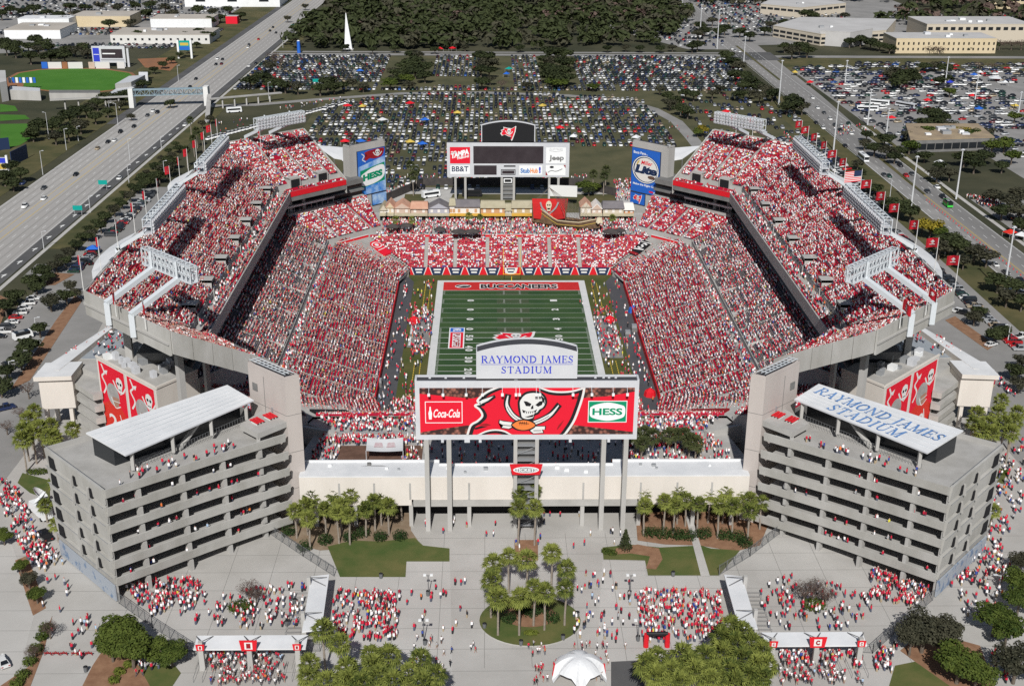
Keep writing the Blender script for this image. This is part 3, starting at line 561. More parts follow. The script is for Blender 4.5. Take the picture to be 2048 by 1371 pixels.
    for sy in (-1, 1):
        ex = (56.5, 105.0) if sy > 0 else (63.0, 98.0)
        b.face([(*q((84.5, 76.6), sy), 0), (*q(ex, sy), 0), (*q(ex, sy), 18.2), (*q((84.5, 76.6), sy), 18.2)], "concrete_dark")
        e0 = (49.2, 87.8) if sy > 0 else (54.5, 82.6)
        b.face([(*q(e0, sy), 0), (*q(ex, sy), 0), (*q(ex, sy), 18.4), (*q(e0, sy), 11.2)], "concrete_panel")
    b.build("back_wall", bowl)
conc, red = MB(), MB()
for sy in (-1, 1):
    seating(conc, red, (-37, sy*63.5), (37, sy*63.5), (-53.5, sy*79.5), (53.5, sy*79.5), 2.0, ZW, 20, "seat_red", [-33.5, -22.4, -11.2, 0, 11.2, 22.4, 33.5] if sy < 0 else [-31.4, -20.6, -8.6, 3.6, 14.6, 25.6], 0.90 if sy < 0 else 0.84)
conc.build("seating_steps", bowl); red.build("red_seats", bowl, kind="stuff")
b = MB()              # end-zone wall with painted panels
b.box(-37, 63.2, 0, 37, 63.5, 2.9, "red_paint")
xs = np.linspace(-36, 36, 13)
A = Art((-37, 63.18, 0), (1, 0, 0), (0, 0, 1), 74, 2.9, (0, 0, 74, 2.9))
for k in range(11):
    c_ = 3.2+k*6.76
    if k == 5: A.poly([(c_-2.6, .1), (c_+2.6, .1), (c_+2.0, 2.2), (c_, 2.8), (c_-2.0, 2.2)], "off_white", 1); A.poly([(c_-1.6, .4), (c_+1.6, .4), (c_+1.0, 2.0), (c_-1.0, 2.0)], "navy", 2); A.rect(c_-1.1, .8, c_+1.1, 1.5, "off_white", 3); continue
    A.poly([(c_-3.0, 0), (c_+3.0, 0), (c_+1.9, 2.9), (c_-1.9, 2.9)], "off_white", 1); A.poly([(c_-2.65, 0), (c_+2.65, 0), (c_+1.65, 2.9), (c_-1.65, 2.9)], "navy", 2)
    A.rect(c_-1.35, 0.55, c_+1.35, 1.15, "off_white", 3); A.rect(c_-1.05, 1.6, c_+1.05, 2.2, "off_white", 3)
w_ = b.build("end_wall", bowl); A.build("painted_panels", bowl)
b = MB()              # red rail along the back of the far end stand
for k in range(8): x0 = -43+k*10.8; b.box(x0, 79.4, ZW, x0+9.6, 79.6, ZW+0.95, "red_paint"); b.box(x0, 79.35, ZW+0.95, x0+9.6, 79.65, ZW+1.1, "off_white")
b.build("back_rail", bowl)
b = MB()              # field tunnels in the four corners, and cloth covers beside them
for sx in (-1, 1):
    for sy in (-1, 1):
        P = [mir(sx, sy, p) for p in ((37.4, 61.6), (40.6, 55.6), (46.4, 67.6), (43.4, 72.4))]
        b.hexa([(*P[0], 0), (*P[1], 0), (*P[2], 0), (*P[3], 0)], [(*P[0], 1.6), (*P[1], 1.6), (*P[2], 4.9), (*P[3], 4.9)], "concrete_panel")
b.build("tunnel_cover", bowl)
for sx, m0 in ((-1, "sign_red"), (1, "black_paint")):
    P = [mir(sx, 1, p) for p in ((43.6, 72.6), (46.6, 67.8), (52.4, 73.4), (49.4, 78.0))]
    zz = (5.4, 5.4, 8.6, 8.6); b = MB(); b.hexa([(*p, z-0.4) for p, z in zip(P, zz)], [(*p, z+0.7) for p, z in zip(P, zz)], m0); o = b.build("tarp_cover", bowl)
    if sx < 0: V = [Vector((*P[1], 6.12)), Vector((*P[0], 6.12)), Vector((*P[3], 9.32)), Vector((*P[2], 9.32))]
    else: V = [Vector((*P[0], 6.12)), Vector((*P[1], 6.12)), Vector((*P[2], 9.32)), Vector((*P[3], 9.32))]
    R_v = V[1]-V[0]; U_v = V[3]-V[0]; A = Art(V[0], R_v, U_v - R_v*(U_v.dot(R_v)/R_v.dot(R_v)), R_v.length, U_v.length, (0, 0, 1, 1))
    if sx < 0: A.ell(0.5, 0.3, 0.42, 0.2, "off_white", 1); A.ell(0.5, 0.3, 0.36, 0.15, "sign_red", 2); A.ell(0.5, 0.3, 0.16, 0.09, "off_white", 3); A.stroke([(0.05, 0.62), (0.95, 0.62)], 0.04, "off_white", 1)
    else: A.stroke([(0.05, 0.7), (0.95, 0.55)], 0.08, "off_white", 1); A.stroke([(0.1, 0.15), (0.9, 0.05)], 0.05, "off_white", 1); A.stroke(A.curve([(0.72, 0.22), (0.45, 0.2), (0.4, 0.34), (0.62, 0.38), (0.55, 0.52), (0.3, 0.5)]), 0.08, "off_white", 1); A.rect(0, 0.86, 1, 1, "dark_red", 1)
    A.build("tarp_artwork", bowl)
for sx in (-1, 1):    # painted cloth banners on the near tunnels
    P = [mir(sx, -1, p) for p in ((42.6, 72.6), (46.4, 68.4), (55.0, 75.4), (52.4, 78.4))]
    b = MB(); zz = (5.6, 5.6, 9.0, 9.0); b.hexa([(*p, z-0.4) for p, z in zip(P, zz)], [(*p, z+0.9) for p, z in zip(P, zz)], "black_paint" if sx < 0 else "dark_red"); b.build("tarp_cover", bowl)

# ---------------------------------------------------------------- concourse behind the far end stand
b = MB(); b.prism([(-53.5, 79.5), (53.5, 79.5), (49.2, 87.8), (54, 104), (54, 113), (-54, 113), (-54, 104), (-49.2, 87.8)], 0, ZW, "concrete_panel", "concrete"); b.build("end_concourse", None, "grey concrete terrace with standing crowd behind the far end stand", "terrace")
# near-end concourse, lower patio and stairs
PZ = 8.2
nc = thing("entry_concourse", (0, -84, 0), "grey concrete walkway and patio behind the near end stand", "terrace")
b = MB(); b.prism([(-53.5, -79.6), (53.5, -79.6), (54.5, -82.6), (46, -88.5), (-46, -88.5), (-54.5, -82.6)], 0, ZW-0.6, "concrete_panel", "concrete"); b.build("upper_walk", nc)
b = MB(); b.prism([(-52, -86), (-46, -88.6), (46, -88.6), (52, -86), (56, -108.5), (-56, -108.5)], 0, PZ, "concrete_panel", "concrete"); b.build("patio_floor", nc)
b = MB(); b.box(-45, -108, PZ, -24.5, -93.6, PZ+.12, "brown_deck"); b.build("wood_deck", nc)
for sx in (-1, 1):
    b = MB(); P = [mir(sx, 1, p) for p in ((46.2, -88.6), (58, -84.0), (58.5, -84.8), (46.8, -89.6))]
    b.hexa([(*p, PZ-3) for p in P], [(*P[0], 9.9), (*P[1], 9.9), (*P[2], 9.9), (*P[3], 9.9)], "concrete_panel"); b.build("parapet_wall", nc)
b = MB()
for k in range(23): b.box(-46+k*4.0, -88.55, ZW-0.6, -42.2+k*4.0, -88.4, ZW+0.1, "rail_metal")
b.build("parapet_wall", nc)
# white marquee on the patio
C4 = [at(x, y, 11.6) for x, y in ((732, 901), (806, 901), (806, 874), (734, 874))]
mq = thing("marquee", ((C4[0].x+C4[1].x)/2, (C4[0].y+C4[3].y)/2, PZ), "white rectangular canopy with faded pink lettering on the brown patio deck", "canopy")
def mqp(u, v): p = C4[0].lerp(C4[1], u).lerp(C4[3].lerp(C4[2], u), v); return (p.x, p.y-.5*sin(pi*u)*(v-.5), 11.6-.35*sin(pi*u)-.25*sin(pi*v))
b = MB()
for i in range(8):
    for j in range(4): b.face([mqp(i/8, j/4), mqp((i+1)/8, j/4), mqp((i+1)/8, (j+1)/4), mqp(i/8, (j+1)/4)], "white_roof")
b.build("canopy", mq)
for p in C4: b = MB(); b.tube((p.x, p.y, PZ), (p.x, p.y, 11.6), .09, .09, 6, "pole_metal"); b.build("pole", mq)
mat("faded_pink", (0.55, 0.38, 0.40), 0.8, (0.62, 0.55, 0.55), 1.2, 3)
b = MB()
for u0 in (.2, .54):
    q = [mqp(u0, .35), mqp(u0+.26, .35), mqp(u0+.22, .72), mqp(u0+.04, .72)]; b.face([(x, y, z+.16) for x, y, z in q], "faded_pink")
b.build("faded_emblem", mq)

# ---------------------------------------------------------------- upper decks
ZR, ZF = 43.4, 28.4
def deck(sx):
    side = "left" if sx < 0 else "right"
    t = thing("upper_deck", (sx*95, 0, 0), "steep upper deck of red seats on the %s side of the field" % side, "upper deck", "upper decks along both sidelines")
    q = lambda p, sy=1: mir(sx, sy, p)
    conc, red = MB(), MB(); N = 34
    # front concourse strip is 5 m deep: seats start behind it
    fr = lambda a, c, f: (a[0]+(c[0]-a[0])*f, a[1]+(c[1]-a[1])*f)
    F0, Bk0 = (80.5, 70.5), (107, 81.5)
    Fe, Be = (62.2, 88.8), (80.0, 108.5)
    f1 = 0.17
    seating(conc, red, q(fr(F0, Bk0, f1), -1), q(fr(F0, Bk0, f1)), q(Bk0, -1), q(Bk0), 30.6, ZR, N, "seat_red", [-71, -58.5, -46, -33.5, -21, -8.5, 8.5, 21, 33.5, 46, 58.5, 71], 0.76)
    seating(conc, red, q(F0, -1), q(F0), q(fr(F0, Bk0, 0.075), -1), q(fr(F0, Bk0, 0.075)), ZF, ZF+0.7, 2, "seat_red", [-58, -45, -32, -19, -6, 6, 19, 32, 45, 58], 0.8)
    for sy in (-1, 1):
        A_, C_ = fr(F0, Bk0, f1), Bk0; B_, D_ = fr(Fe, Be, f1), Be
        seating(conc, red, q(A_, sy), q(B_, sy), q(C_, sy), q(D_, sy), 30.6, ZR, N, "seat_red", [-9, 0.5, 9.5], 0.82)
        conc.face([(*q(fr(F0, Bk0, .075), sy), ZF+.72), (*q(fr(Fe, Be, .075), sy), ZF+.72), (*q(B_, sy), ZF+.72), (*q(A_, sy), ZF+.72)], "concrete")
        conc.face([(*q(A_, sy), ZF+.7), (*q(B_, sy), ZF+.7), (*q(B_, sy), 30.6), (*q(A_, sy), 30.6)], "concrete_panel")
        seating(conc, red, q(F0, sy), q(Fe, sy), q(fr(F0, Bk0, .075), sy), q(fr(Fe, Be, .075), sy), ZF, ZF+0.7, 2, "seat_red", [0], 0.45)
    a0 = q(fr(F0, Bk0, .075), -1); a1 = q(fr(F0, Bk0, .075)); a2 = q(fr(F0, Bk0, f1)); a3 = q(fr(F0, Bk0, f1), -1)
    conc.face([(*a0, ZF+.72), (*a1, ZF+.72), (*a2, ZF+.72), (*a3, ZF+.72)], "concrete"); conc.face([(*a3, ZF+.7), (*a2, ZF+.7), (*a2, 30.6), (*a3, 30.6)], "concrete_panel")
    conc.build("seating_steps", t); red.build("red_seats", t, kind="stuff")
    # outer rim wall, end walls, underside
    b = MB()
    rim = [q(Be, -1), q(Bk0, -1), q(Bk0), q(Be)]; fro = [q(Fe, -1), q(F0, -1), q(F0), q(Fe)]
    for i in range(3):
        p0, p1 = Vector(rim[i]), Vector(rim[i+1]); u = (p1-p0).normalized(); nn = Vector((u.y, -u.x)); nn = nn if nn.dot(Vector((sx, 0)))*1 > 0 or i == 1 and nn.x*sx > 0 else -nn
        if i != 1 and nn.dot((p0+p1)/2) < 0: nn = -nn
        o_ = nn*0.5
        b.hexa([(p0.x, p0.y, 38.6), (p1.x, p1.y, 38.6), (p1.x+o_.x, p1.y+o_.y, 38.6), (p0.x+o_.x, p0.y+o_.y, 38.6)], [(p0.x, p0.y, ZR+1.3), (p1.x, p1.y, ZR+1.3), (p1.x+o_.x, p1.y+o_.y, ZR+1.3), (p0.x+o_.x, p0.y+o_.y, ZR+1.3)], "concrete_weathered")
        o2 = nn*0.85
        b.hexa([(p0.x+o_.x, p0.y+o_.y, 41.2), (p1.x+o_.x, p1.y+o_.y, 41.2), (p1.x+o2.x, p1.y+o2.y, 41.2), (p0.x+o2.x, p0.y+o2.y, 41.2)], [(p0.x+o_.x, p0.y+o_.y, 41.7), (p1.x+o_.x, p1.y+o_.y, 41.7), (p1.x+o2.x, p1.y+o2.y, 41.7), (p0.x+o2.x, p0.y+o2.y, 41.7)], "concrete_panel")
    b.build("rim_wall", t)
    b = MB()
    for sy in (-1, 1):
        e0, e1 = Vector(q(Fe, sy)), Vector(q(Be, sy)); u = (e1-e0).normalized(); nn = Vector((u.y, -u.x)); nn = nn if nn.dot(Vector((-sx, sy))) > 0 else -nn; o_ = nn*0.45
        for k in range(5):                       # precast end panels with open joints between them
            p, r_ = e0.lerp(e1, k/5+0.003), e0.lerp(e1, (k+1)/5-0.003); za, zb = ZF+(ZR-ZF)*k/5, ZF+(ZR-ZF)*(k+1)/5
            b.hexa([(p.x, p.y, za-4.4), (r_.x, r_.y, zb-4.4), (r_.x+o_.x, r_.y+o_.y, zb-4.4), (p.x+o_.x, p.y+o_.y, za-4.4)], [(p.x, p.y, za+1.2), (r_.x, r_.y, zb+1.2), (r_.x+o_.x, r_.y+o_.y, zb+1.2), (p.x+o_.x, p.y+o_.y, za+1.2)], "concrete_weathered")
    b.build("end_wall", t)
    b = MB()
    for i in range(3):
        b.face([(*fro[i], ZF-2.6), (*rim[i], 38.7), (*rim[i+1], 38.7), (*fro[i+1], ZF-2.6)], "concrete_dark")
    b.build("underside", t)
    b = MB()
    for i in range(3):
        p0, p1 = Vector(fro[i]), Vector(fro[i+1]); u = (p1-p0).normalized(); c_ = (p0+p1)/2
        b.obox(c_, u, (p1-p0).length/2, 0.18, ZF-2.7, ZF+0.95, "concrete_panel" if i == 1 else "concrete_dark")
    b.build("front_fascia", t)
    p0, p1 = Vector(fro[2]), Vector(fro[3]); u = (p1-p0).normalized(); nn = Vector((-u.y, u.x)); nn = nn if nn.y < 0 else -nn; c_ = (p0+p1)/2+nn*0.25
    b = MB(); b.obox(c_, u, (p1-p0).length/2, 0.06, ZF-1.0, ZF+0.95, "red_paint"); b.build("red_banner", t)
    # stair openings and rails on the front concourse
    for y in (-60, -40, -20, 0, 20, 40, 60):
        b = MB(); x0, x1 = sorted((sx*85.3, sx*90.3))
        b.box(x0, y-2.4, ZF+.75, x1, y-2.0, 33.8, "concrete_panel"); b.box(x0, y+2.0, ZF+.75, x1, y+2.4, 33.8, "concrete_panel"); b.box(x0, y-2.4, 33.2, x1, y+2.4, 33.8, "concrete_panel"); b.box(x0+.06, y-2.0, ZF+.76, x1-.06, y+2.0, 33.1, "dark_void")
        b.box(sx*84.6-0.12, y-3.6, ZF+.75, sx*84.6+0.12, y-3.2, 32.0, "concrete_panel"); b.build("stair_entry", t)
    for k in (0.28, 0.72):
        c_ = Vector(q(fr(F0, Bk0, 0.24))).lerp(Vector(q(fr(Fe, Be, 0.24))), k); u = (Vector(q(Fe))-Vector(q(F0))).normalized(); b = MB()
        v = Vector((-u.y, u.x)); 
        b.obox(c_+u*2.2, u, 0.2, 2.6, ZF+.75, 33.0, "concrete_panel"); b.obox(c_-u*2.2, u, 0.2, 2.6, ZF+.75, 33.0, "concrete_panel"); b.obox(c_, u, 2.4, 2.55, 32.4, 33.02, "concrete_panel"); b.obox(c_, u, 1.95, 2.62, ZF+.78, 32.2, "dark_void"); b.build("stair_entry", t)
    b = MB()
    for y in np.arange(-68, 69, 3.1): b.box(sx*84.9-0.06, y-0.06, ZF+.72, sx*84.9+0.06, y+0.06, ZF+2.0, "rail_metal")
    b.box(sx*84.9-0.04, -68, ZF+1.9, sx*84.9+0.04, 68, ZF+2.0, "rail_metal"); b.build("railing", t)
    # suites below the deck
    b = MB()
    for z0, z1, m_, inset in ((18.2, 19.2, "concrete_panel", 0), (19.2, 21.2, "dark_glass", 1.6), (21.2, 21.9, "concrete_dark", 0.2), (21.9, 24.0, "dark_glass", 1.6), (24.0, 25.9, "concrete_dark", 0.6)):
        x0, x1 = sorted((sx*(84.4+inset), sx*98)); b.box(x0, -76, z0, x1, 76, z1, m_)
        p0, p1 = Vector(q((84.5, 76.6))), Vector(q((56.5, 105.0))); u = (p1-p0).normalized(); v = Vector((sx, 1)).normalized(); c_ = (p0+p1)/2+v*(6.0+inset*0.5)
        b.obox(c_, u, (p1-p0).length/2-0.5, 6.0-inset*0.5, z0, z1-0.004, m_)
    b.build("suites", t)
    b = MB(); p0, p1 = Vector(q((84.5, 76.6))), Vector(q((56.5, 105.0))); u = (p1-p0).normalized(); v = Vector((sx, 1)).normalized()
    c_ = p0.lerp(p1, 0.30)-v*1.2; b.obox(c_, u, 11.0, 0.9, 18.3, 19.4, "concrete_panel"); b.obox(c_-v*0.3, u, 11.0, 0.25, 21.4, 22.1, "white_paint")
    for k in range(9): pp = c_-v*0.3+u*(-10.6+k*2.65); b.obox(pp, u, 0.08, 0.08, 19.4, 21.5, "rail_metal")
    b.build("suite_terrace", t)
    # piers under the outer half
    for y in (-72, -48, -24, 0, 24, 48, 72):
        b = MB(); b.box(sx*101-0.9, y-0.7, 0, sx*101+0.9, y+0.7, 36.6, "concrete_panel"); b.build("pier", t)
    for sy in (-1, 1):
        for k in ((0.80,) if sy < 0 else (0.15, 0.5, 0.88)):
            c_ = Vector(q((101.5, 79), sy)).lerp(Vector(q((76, 104.5), sy)), k); b = MB(); b.obox(c_, (0.7071, 0.7071), 0.75, 0.75, 0, 36.2, "concrete_panel"); b.build("pier", t)
            c2 = Vector(q((88, 74), sy)).lerp(Vector(q((69, 93), sy)), k*.6); b = MB(); b.obox(c2, (0.7071, 0.7071), 0.6, 0.6, 0, 29.5, "concrete_panel"); b.build("pier", t)
    # white weather roofs hung outside the rim
    b = MB()
    for y0, y1 in ((-66, -24), (19, 49)):
        for k in range(6):
            ya, yb = y0+(y1-y0)*k/6, y0+(y1-y0)*(k+1)/6; wd = lambda y: 1.2+5.0*sin(pi*min(max((y-y0)/(y1-y0), 0.02), 0.98))**0.6
            b.face([(sx*107.9, ya, 44.5), (sx*107.9, yb, 44.5), (sx*(107.9+wd(yb)), yb, 42.2), (sx*(107.9+wd(ya)), ya, 42.2)], "white_roof")
    b.build("rim_roof", t)
    return t
deck(-1); deck(1)

# long light racks carried inboard of the rims on bent arms
def rim_rack(sx, y0, y1, lab):
    t = thing("light_rack", (sx*103, (y0+y1)/2, 44.7), lab, "light rack", "long light racks on the deck rims"); b = MB(); L = y1-y0; n = int(L/3)
    x0, x1 = sx*97.6, sx*99.8; zs = (50.2, 52.2, 54.2)
    for x in (x0, x1):
        for z in zs: b.beam((x, y0, z), (x, y1, z), 0.30, 0.30, "white_steel")
    for k in range(n+1):
        y = y0+L*k/n
        for x in (x0, x1): b.beam((x, y, 50.2), (x, y, 54.2), 0.2, 0.2, "white_steel")
        for z in zs: b.beam((x0, y, z), (x1, y, z), 0.18, 0.18, "white_steel")
        if k < n:
            b.beam((x1, y, 50.2), (x1, y+L/n, 54.2), 0.15, 0.15, "white_steel"); b.beam((x0, y, 54.2), (x1, y+L/n, 54.2), 0.15, 0.15, "white_steel")
    b.build("truss", t)
    b = MB()
    for r_ in range(4):
        for k in range(n*2):
            y = y0+L*(k+.5)/(n*2); z = 50.7+r_*0.95; b.beam((x0-sx*0.1, y, z), (x0-sx*0.6, y, z-0.15), 0.78, 0.74, "silver_panel")
    b.build("lamps", t, kind="stuff")
    b = MB()
    for z in (50.3, 52.3): b.box(min(x0, x1)+.2, y0+.4, z, max(x0, x1)-.2, y1-.4, z+.1, "silver_panel")
    b.build("gangway", t)
    for f in (0.1, 0.9):
        y = y0+L*f; b = MB(); b.beam((sx*108.2, y, 39.5), (sx*108.2, y, 45.4), 1.3, 1.3, "white_steel"); b.beam((sx*108.5, y, 45.0), (sx*99.4, y, 50.4), 1.3, 1.0, "white_steel"); b.build("arm", t)
for sx, sd in ((-1, "left"), (1, "right")):
    rim_rack(sx, 13.5, 52, "long white light rack on arms over the far half of the %s deck" % sd); rim_rack(sx, -52, -13.5, "long white light rack on arms over the near half of the %s deck" % sd)

# corner light racks carried on two bent arms
def corner_rack(sx, sy):
    sd = ("near" if sy < 0 else "far")+" "+("left" if sx < 0 else "right")
    t = thing("floodlight_rack", (sx*97, sy*93, 44), "white truss floodlight rack on two bent arms at the %s corner" % sd, "floodlight", "floodlight racks at the deck corners")
    d = Vector((-sx, -sy, 0)).normalized(); u = Vector((sx, -sy, 0)).normalized()      # towards the field, along the rim
    R0 = Vector((sx*93.6, sy*95.2, 0))+d*0
    for k, s_ in enumerate((-4.6, 6.6)):
        b = MB(); base = R0+u*s_+Vector((sx, sy, 0)).normalized()*0.9
        b.beam(base+UP*39.5, base+UP*45.2, 1.3, 1.3, "white_steel"); b.beam(base+UP*45.0-d*0.3, base+d*12.8+UP*50.6, 1.5, 1.1, "white_steel"); b.build("arm", t)
        b = MB(); b.beam(base+d*12.6+UP*49.8, base+d*12.6+UP*55.0, 0.5, 0.5, "white_steel"); b.build("post", t)
    c0 = R0+d*12.2+u*1.0
    b = MB(); L = 10.8; n = 12
    for z in (50.6, 52.4, 54.6):
        for dd in (0, 1.8): b.beam(c0-u*L+d*dd+UP*z, c0+u*L+d*dd+UP*z, 0.26, 0.26, "white_steel")
    for k in range(n+1):
        p = c0+u*(-L+2*L*k/n)
        for dd in (0, 1.8): b.beam(p+d*dd+UP*50.6, p+d*dd+UP*54.6, 0.18, 0.18, "white_steel")
        for z in (50.6, 54.6): b.beam(p+UP*z, p+d*1.8+UP*z, 0.16, 0.16, "white_steel")
        if k < n: b.beam(p+UP*50.6, p+u*(2*L/n)+UP*54.6, 0.12, 0.12, "white_steel"); b.beam(p+UP*54.6, p+d*1.8+u*(2*L/n)+UP*54.6, 0.12, 0.12, "white_steel")
    b.build("truss", t)
    b = MB(); b.hexa([tuple(c0+u*a+d*e+UP*50.4) for a, e in ((-L, -.2), (L, -.2), (L, 2.0), (-L, 2.0))], [tuple(c0+u*a+d*e+UP*50.5) for a, e in ((-L, -.2), (L, -.2), (L, 2.0), (-L, 2.0))], "silver_panel"); b.build("gangway", t)
    b = MB()
    for r_ in range(4):
        for k in range(16):
            p = c0+u*(-L+2*L*(k+.5)/16)+d*1.95+UP*(51.1+r_*1.0); b.beam(p, p+d*0.55-UP*0.2, 0.75, 0.75, "silver_panel")
    b.build("lamps", t, kind="stuff")
for sx in (-1, 1):
    for sy in (-1, 1): corner_rack(sx, sy)

# red flags along the rims
def flagpole(x, y, z, L, label, fm="flag_red", art=True, ang=None, big=1.0):
    t = thing("flag", (x, y, z), label, "flag", "red team flags on the stadium rim")
    b = MB(); b.tube((x, y, z), (x, y, z+L), 0.11, 0.07, 6, "off_white"); b.build("pole", t)
    b = MB(); ang = ang if ang is not None else random.uniform(1.75, 2.25); u = Vector((cos(ang), sin(ang), 0)); n = 6; W_, H_ = 3.6*big, 2.5*big
    def pt(i, j): return Vector((x, y, z+L-0.2)) + u*(W_*i/n)*0.92 + Vector((-u.y, u.x, 0))*0.35*sin(i*1.3+x)*(i/n) - UP*(H_*j/3 + 0.9*big*(i/n)**1.4)
    for i in range(n):
        for j in range(3): b.face([pt(i, j+1), pt(i+1, j+1), pt(i+1, j), pt(i, j)], fm)
    b.build("cloth", t)
    if art:
        b = MB()
        for (i0, j0, i1, j1) in ((2, 1.0, 4, 1.3), (2.6, 0.7, 3.6, 1.7), (1.6, 1.9, 4.4, 2.1)):
            for sgn in (-1, 1):
                o_ = Vector((-u.y, u.x, 0))*0.04*sgn; b.face([pt(i0, j1)+o_, pt(i1, j1)+o_, pt(i1, j0)+o_, pt(i0, j0)+o_], "off_white")
        b.build("emblem", t)
    return t
RF = [-81, -66, -50, -33, -20, -6, 10, 22, 34, 47, 60, 72, 82]
for sx, sd in ((-1, "left"), (1, "right")):
    for k, y in enumerate(RF):
        if sx > 0 and y in (10,): continue
        flagpole(sx*107.6, y, 44.7, 9.0, "red flag on the %s stadium rim, %s along the rim from the camera" % (sd, ["first", "second", "third", "fourth", "fifth", "sixth", "seventh", "eighth", "ninth", "tenth", "eleventh", "twelfth", "thirteenth"][k]))
for px, py, sd in ((232, 625, "left"), (291, 650, "left"), (1800, 648, "right"), (1852, 622, "right")):
    p = at(px, py, 44); flagpole(p.x, p.y, 43, 7.5, "red flag hanging %s among the seats of the near %s corner" % ("left" if px in (232, 1800) else "right", sd), ang=-1.3)
for px, py, sd, q_ in ((522, 300, "left", "first"), (1472, 262, "right", "first"), (1505, 268, "right", "second")):
    p = at(px, py, 44); flagpole(p.x, p.y, 42.5, 8.5, "red flag at the top of the far %s corner seats, %s from the left" % (sd, q_))
t = thing("national_flag", (108.2, 6, 44.7), "flag with red and white stripes and a blue corner on the right rim", "flag")
b = MB(); b.tube((108.2, 6, 44.7), (108.2, 6, 54), .11, .07, 6, "off_white"); b.build("pole", t)
b = MB()
for j in range(13):
    z = 53.6-j*0.27; m_ = "sign_red" if j % 2 == 0 else "off_white"; b.face([(103.0, 6.3, z-.27-.6), (108.1, 6, z-.27), (108.1, 6, z), (103.0, 6.3, z-.6)], m_)
b.face([(105.8, 6.1, 51.5), (108.1, 5.95, 51.75), (108.1, 5.95, 53.6), (105.8, 6.1, 53.35)], "navy"); b.build("cloth", t)
# ================================================================ SCOREBOARDS
# capital letters with thick stems, thin arms and serifs (strokes: points, width) in a 0..w x 0..1 box (y up)
TK, TH = 0.17, 0.075
def bowl_(cx, cy, rx, ry, a0, a1, n=9): return [(cx+rx*cos(radians(a0+(a1-a0)*i/n)), cy+ry*sin(radians(a0+(a1-a0)*i/n))) for i in range(n+1)]
SERIF = {
 'R': (0.92, [([(.22, 0), (.22, 1)], TK), ([(.2, .96), (.5, .96)], TH), (bowl_(.48, .74, .24, .22, 90, -90), .13), ([(.2, .52), (.5, .52)], TH), ([(.46, .5), (.8, .02)], TK)], [(.05, .39, 0), (.05, .3, 1), (.7, .95, 0)]),
 'A': (0.96, [([(.14, 0), (.46, .99)], TH), ([(.44, 1.0), (.80, 0)], TK), ([(.24, .34), (.66, .34)], TH)], [(.0, .30, 0), (.62, .97, 0)]),
 'Y': (0.92, [([(.13, 1), (.46, .46)], TK), ([(.80, 1), (.47, .46)], TH), ([(.46, .5), (.46, 0)], TK)], [(.0, .30, 1), (.64, .93, 1), (.29, .64, 0)]),
 'M': (1.15, [([(.17, 0), (.17, 1)], TH), ([(.18, .98), (.56, .05)], TK), ([(.56, .05), (.92, .98)], TH), ([(.95, 0), (.95, 1)], TK)], [(.02, .33, 0), (.02, .22, 1), (.9, 1.12, 1), (.78, 1.12, 0)]),
 'O': (1.0, [(bowl_(.5, .5, .38, .46, 110, 250), TK), (bowl_(.5, .5, .38, .46, 70, -70), TK), (bowl_(.5, .5, .38, .46, 110, 70, 3), TH), (bowl_(.5, .5, .38, .46, 250, 290, 3), TH)], []),
 'N': (1.02, [([(.18, 0), (.18, 1)], TH), ([(.17, .98), (.84, .02)], TK), ([(.84, 0), (.84, 1)], TH)], [(.03, .33, 0), (.02, .22, 1), (.68, 1.0, 1)]),
 'D': (1.0, [([(.22, 0), (.22, 1)], TK), ([(.2, .96), (.46, .96)], TH), ([(.2, .04), (.46, .04)], TH), (bowl_(.44, .5, .42, .46, 90, -90), .15)], [(.05, .25, 0), (.05, .25, 1)]),
 'J': (0.62, [([(.38, 1), (.38, -.06)], TK), ([(.38, -.04), (.26, -.24), (.06, -.24)], TH)], [(.2, .56, 1)]),
 'E': (0.82, [([(.22, 0), (.22, 1)], TK), ([(.2, .96), (.72, .96)], TH), ([(.2, .5), (.58, .5)], TH), ([(.2, .04), (.74, .04)], TH), ([(.72, .98), (.72, .78)], TH), ([(.75, .02), (.75, .24)], TH), ([(.58, .4), (.58, .6)], TH)], [(.05, .3, 0), (.05, .3, 1)]),
 'S': (0.74, [(bowl_(.37, .74, .22, .22, 30, 200), .10), ([(.17, .68), (.55, .36)], TK), (bowl_(.36, .26, .23, .22, 20, -160), .10), ([(.6, .98), (.6, .74)], TH), ([(.1, .02), (.1, .26)], TH)], []),
 'T': (0.88, [([(.44, 0), (.44, 1)], TK), ([(.06, .96), (.82, .96)], TH), ([(.08, .98), (.08, .76)], TH), ([(.8, .98), (.8, .76)], TH)], [(.27, .61, 0)]),
 'I': (0.46, [([(.23, 0), (.23, 1)], TK)], [(.06, .40, 0), (.06, .40, 1)]),
 'U': (1.0, [([(.2, 1), (.2, .34)], TK), (bowl_(.5, .32, .3, .30, 180, 360), .11), ([(.8, 1), (.8, .34)], TH)], [(.03, .38, 1), (.64, .97, 1)]),
 ' ': (0.30, [], [])}
def serif_text(A, body, x0, ytop, x1, ybot, m, layer, kern=0.0, slant=0.0):
    W = sum(SERIF[c][0]+kern for c in body)-kern; k = (x1-x0)/W; h = ybot-ytop; x = x0
    T = lambda L, x: [(x+(u+slant*v)*k, ybot-v*h) for u, v in L]
    for c in body:
        w_, st, se = SERIF[c]
        for j_, (pts, wd) in enumerate(st): A.stroke(T(pts, x), wd*k, m, layer+j_*.5)
        for j_, (a, b_, v) in enumerate(se):
            v0, v1 = (0, .055) if v == 0 else (.945, 1); A.poly(T([(a, v0), (b_, v0), (b_, v1), (a, v1)], x), m, layer+3+j_*.2)
        x += (w_+kern)*k

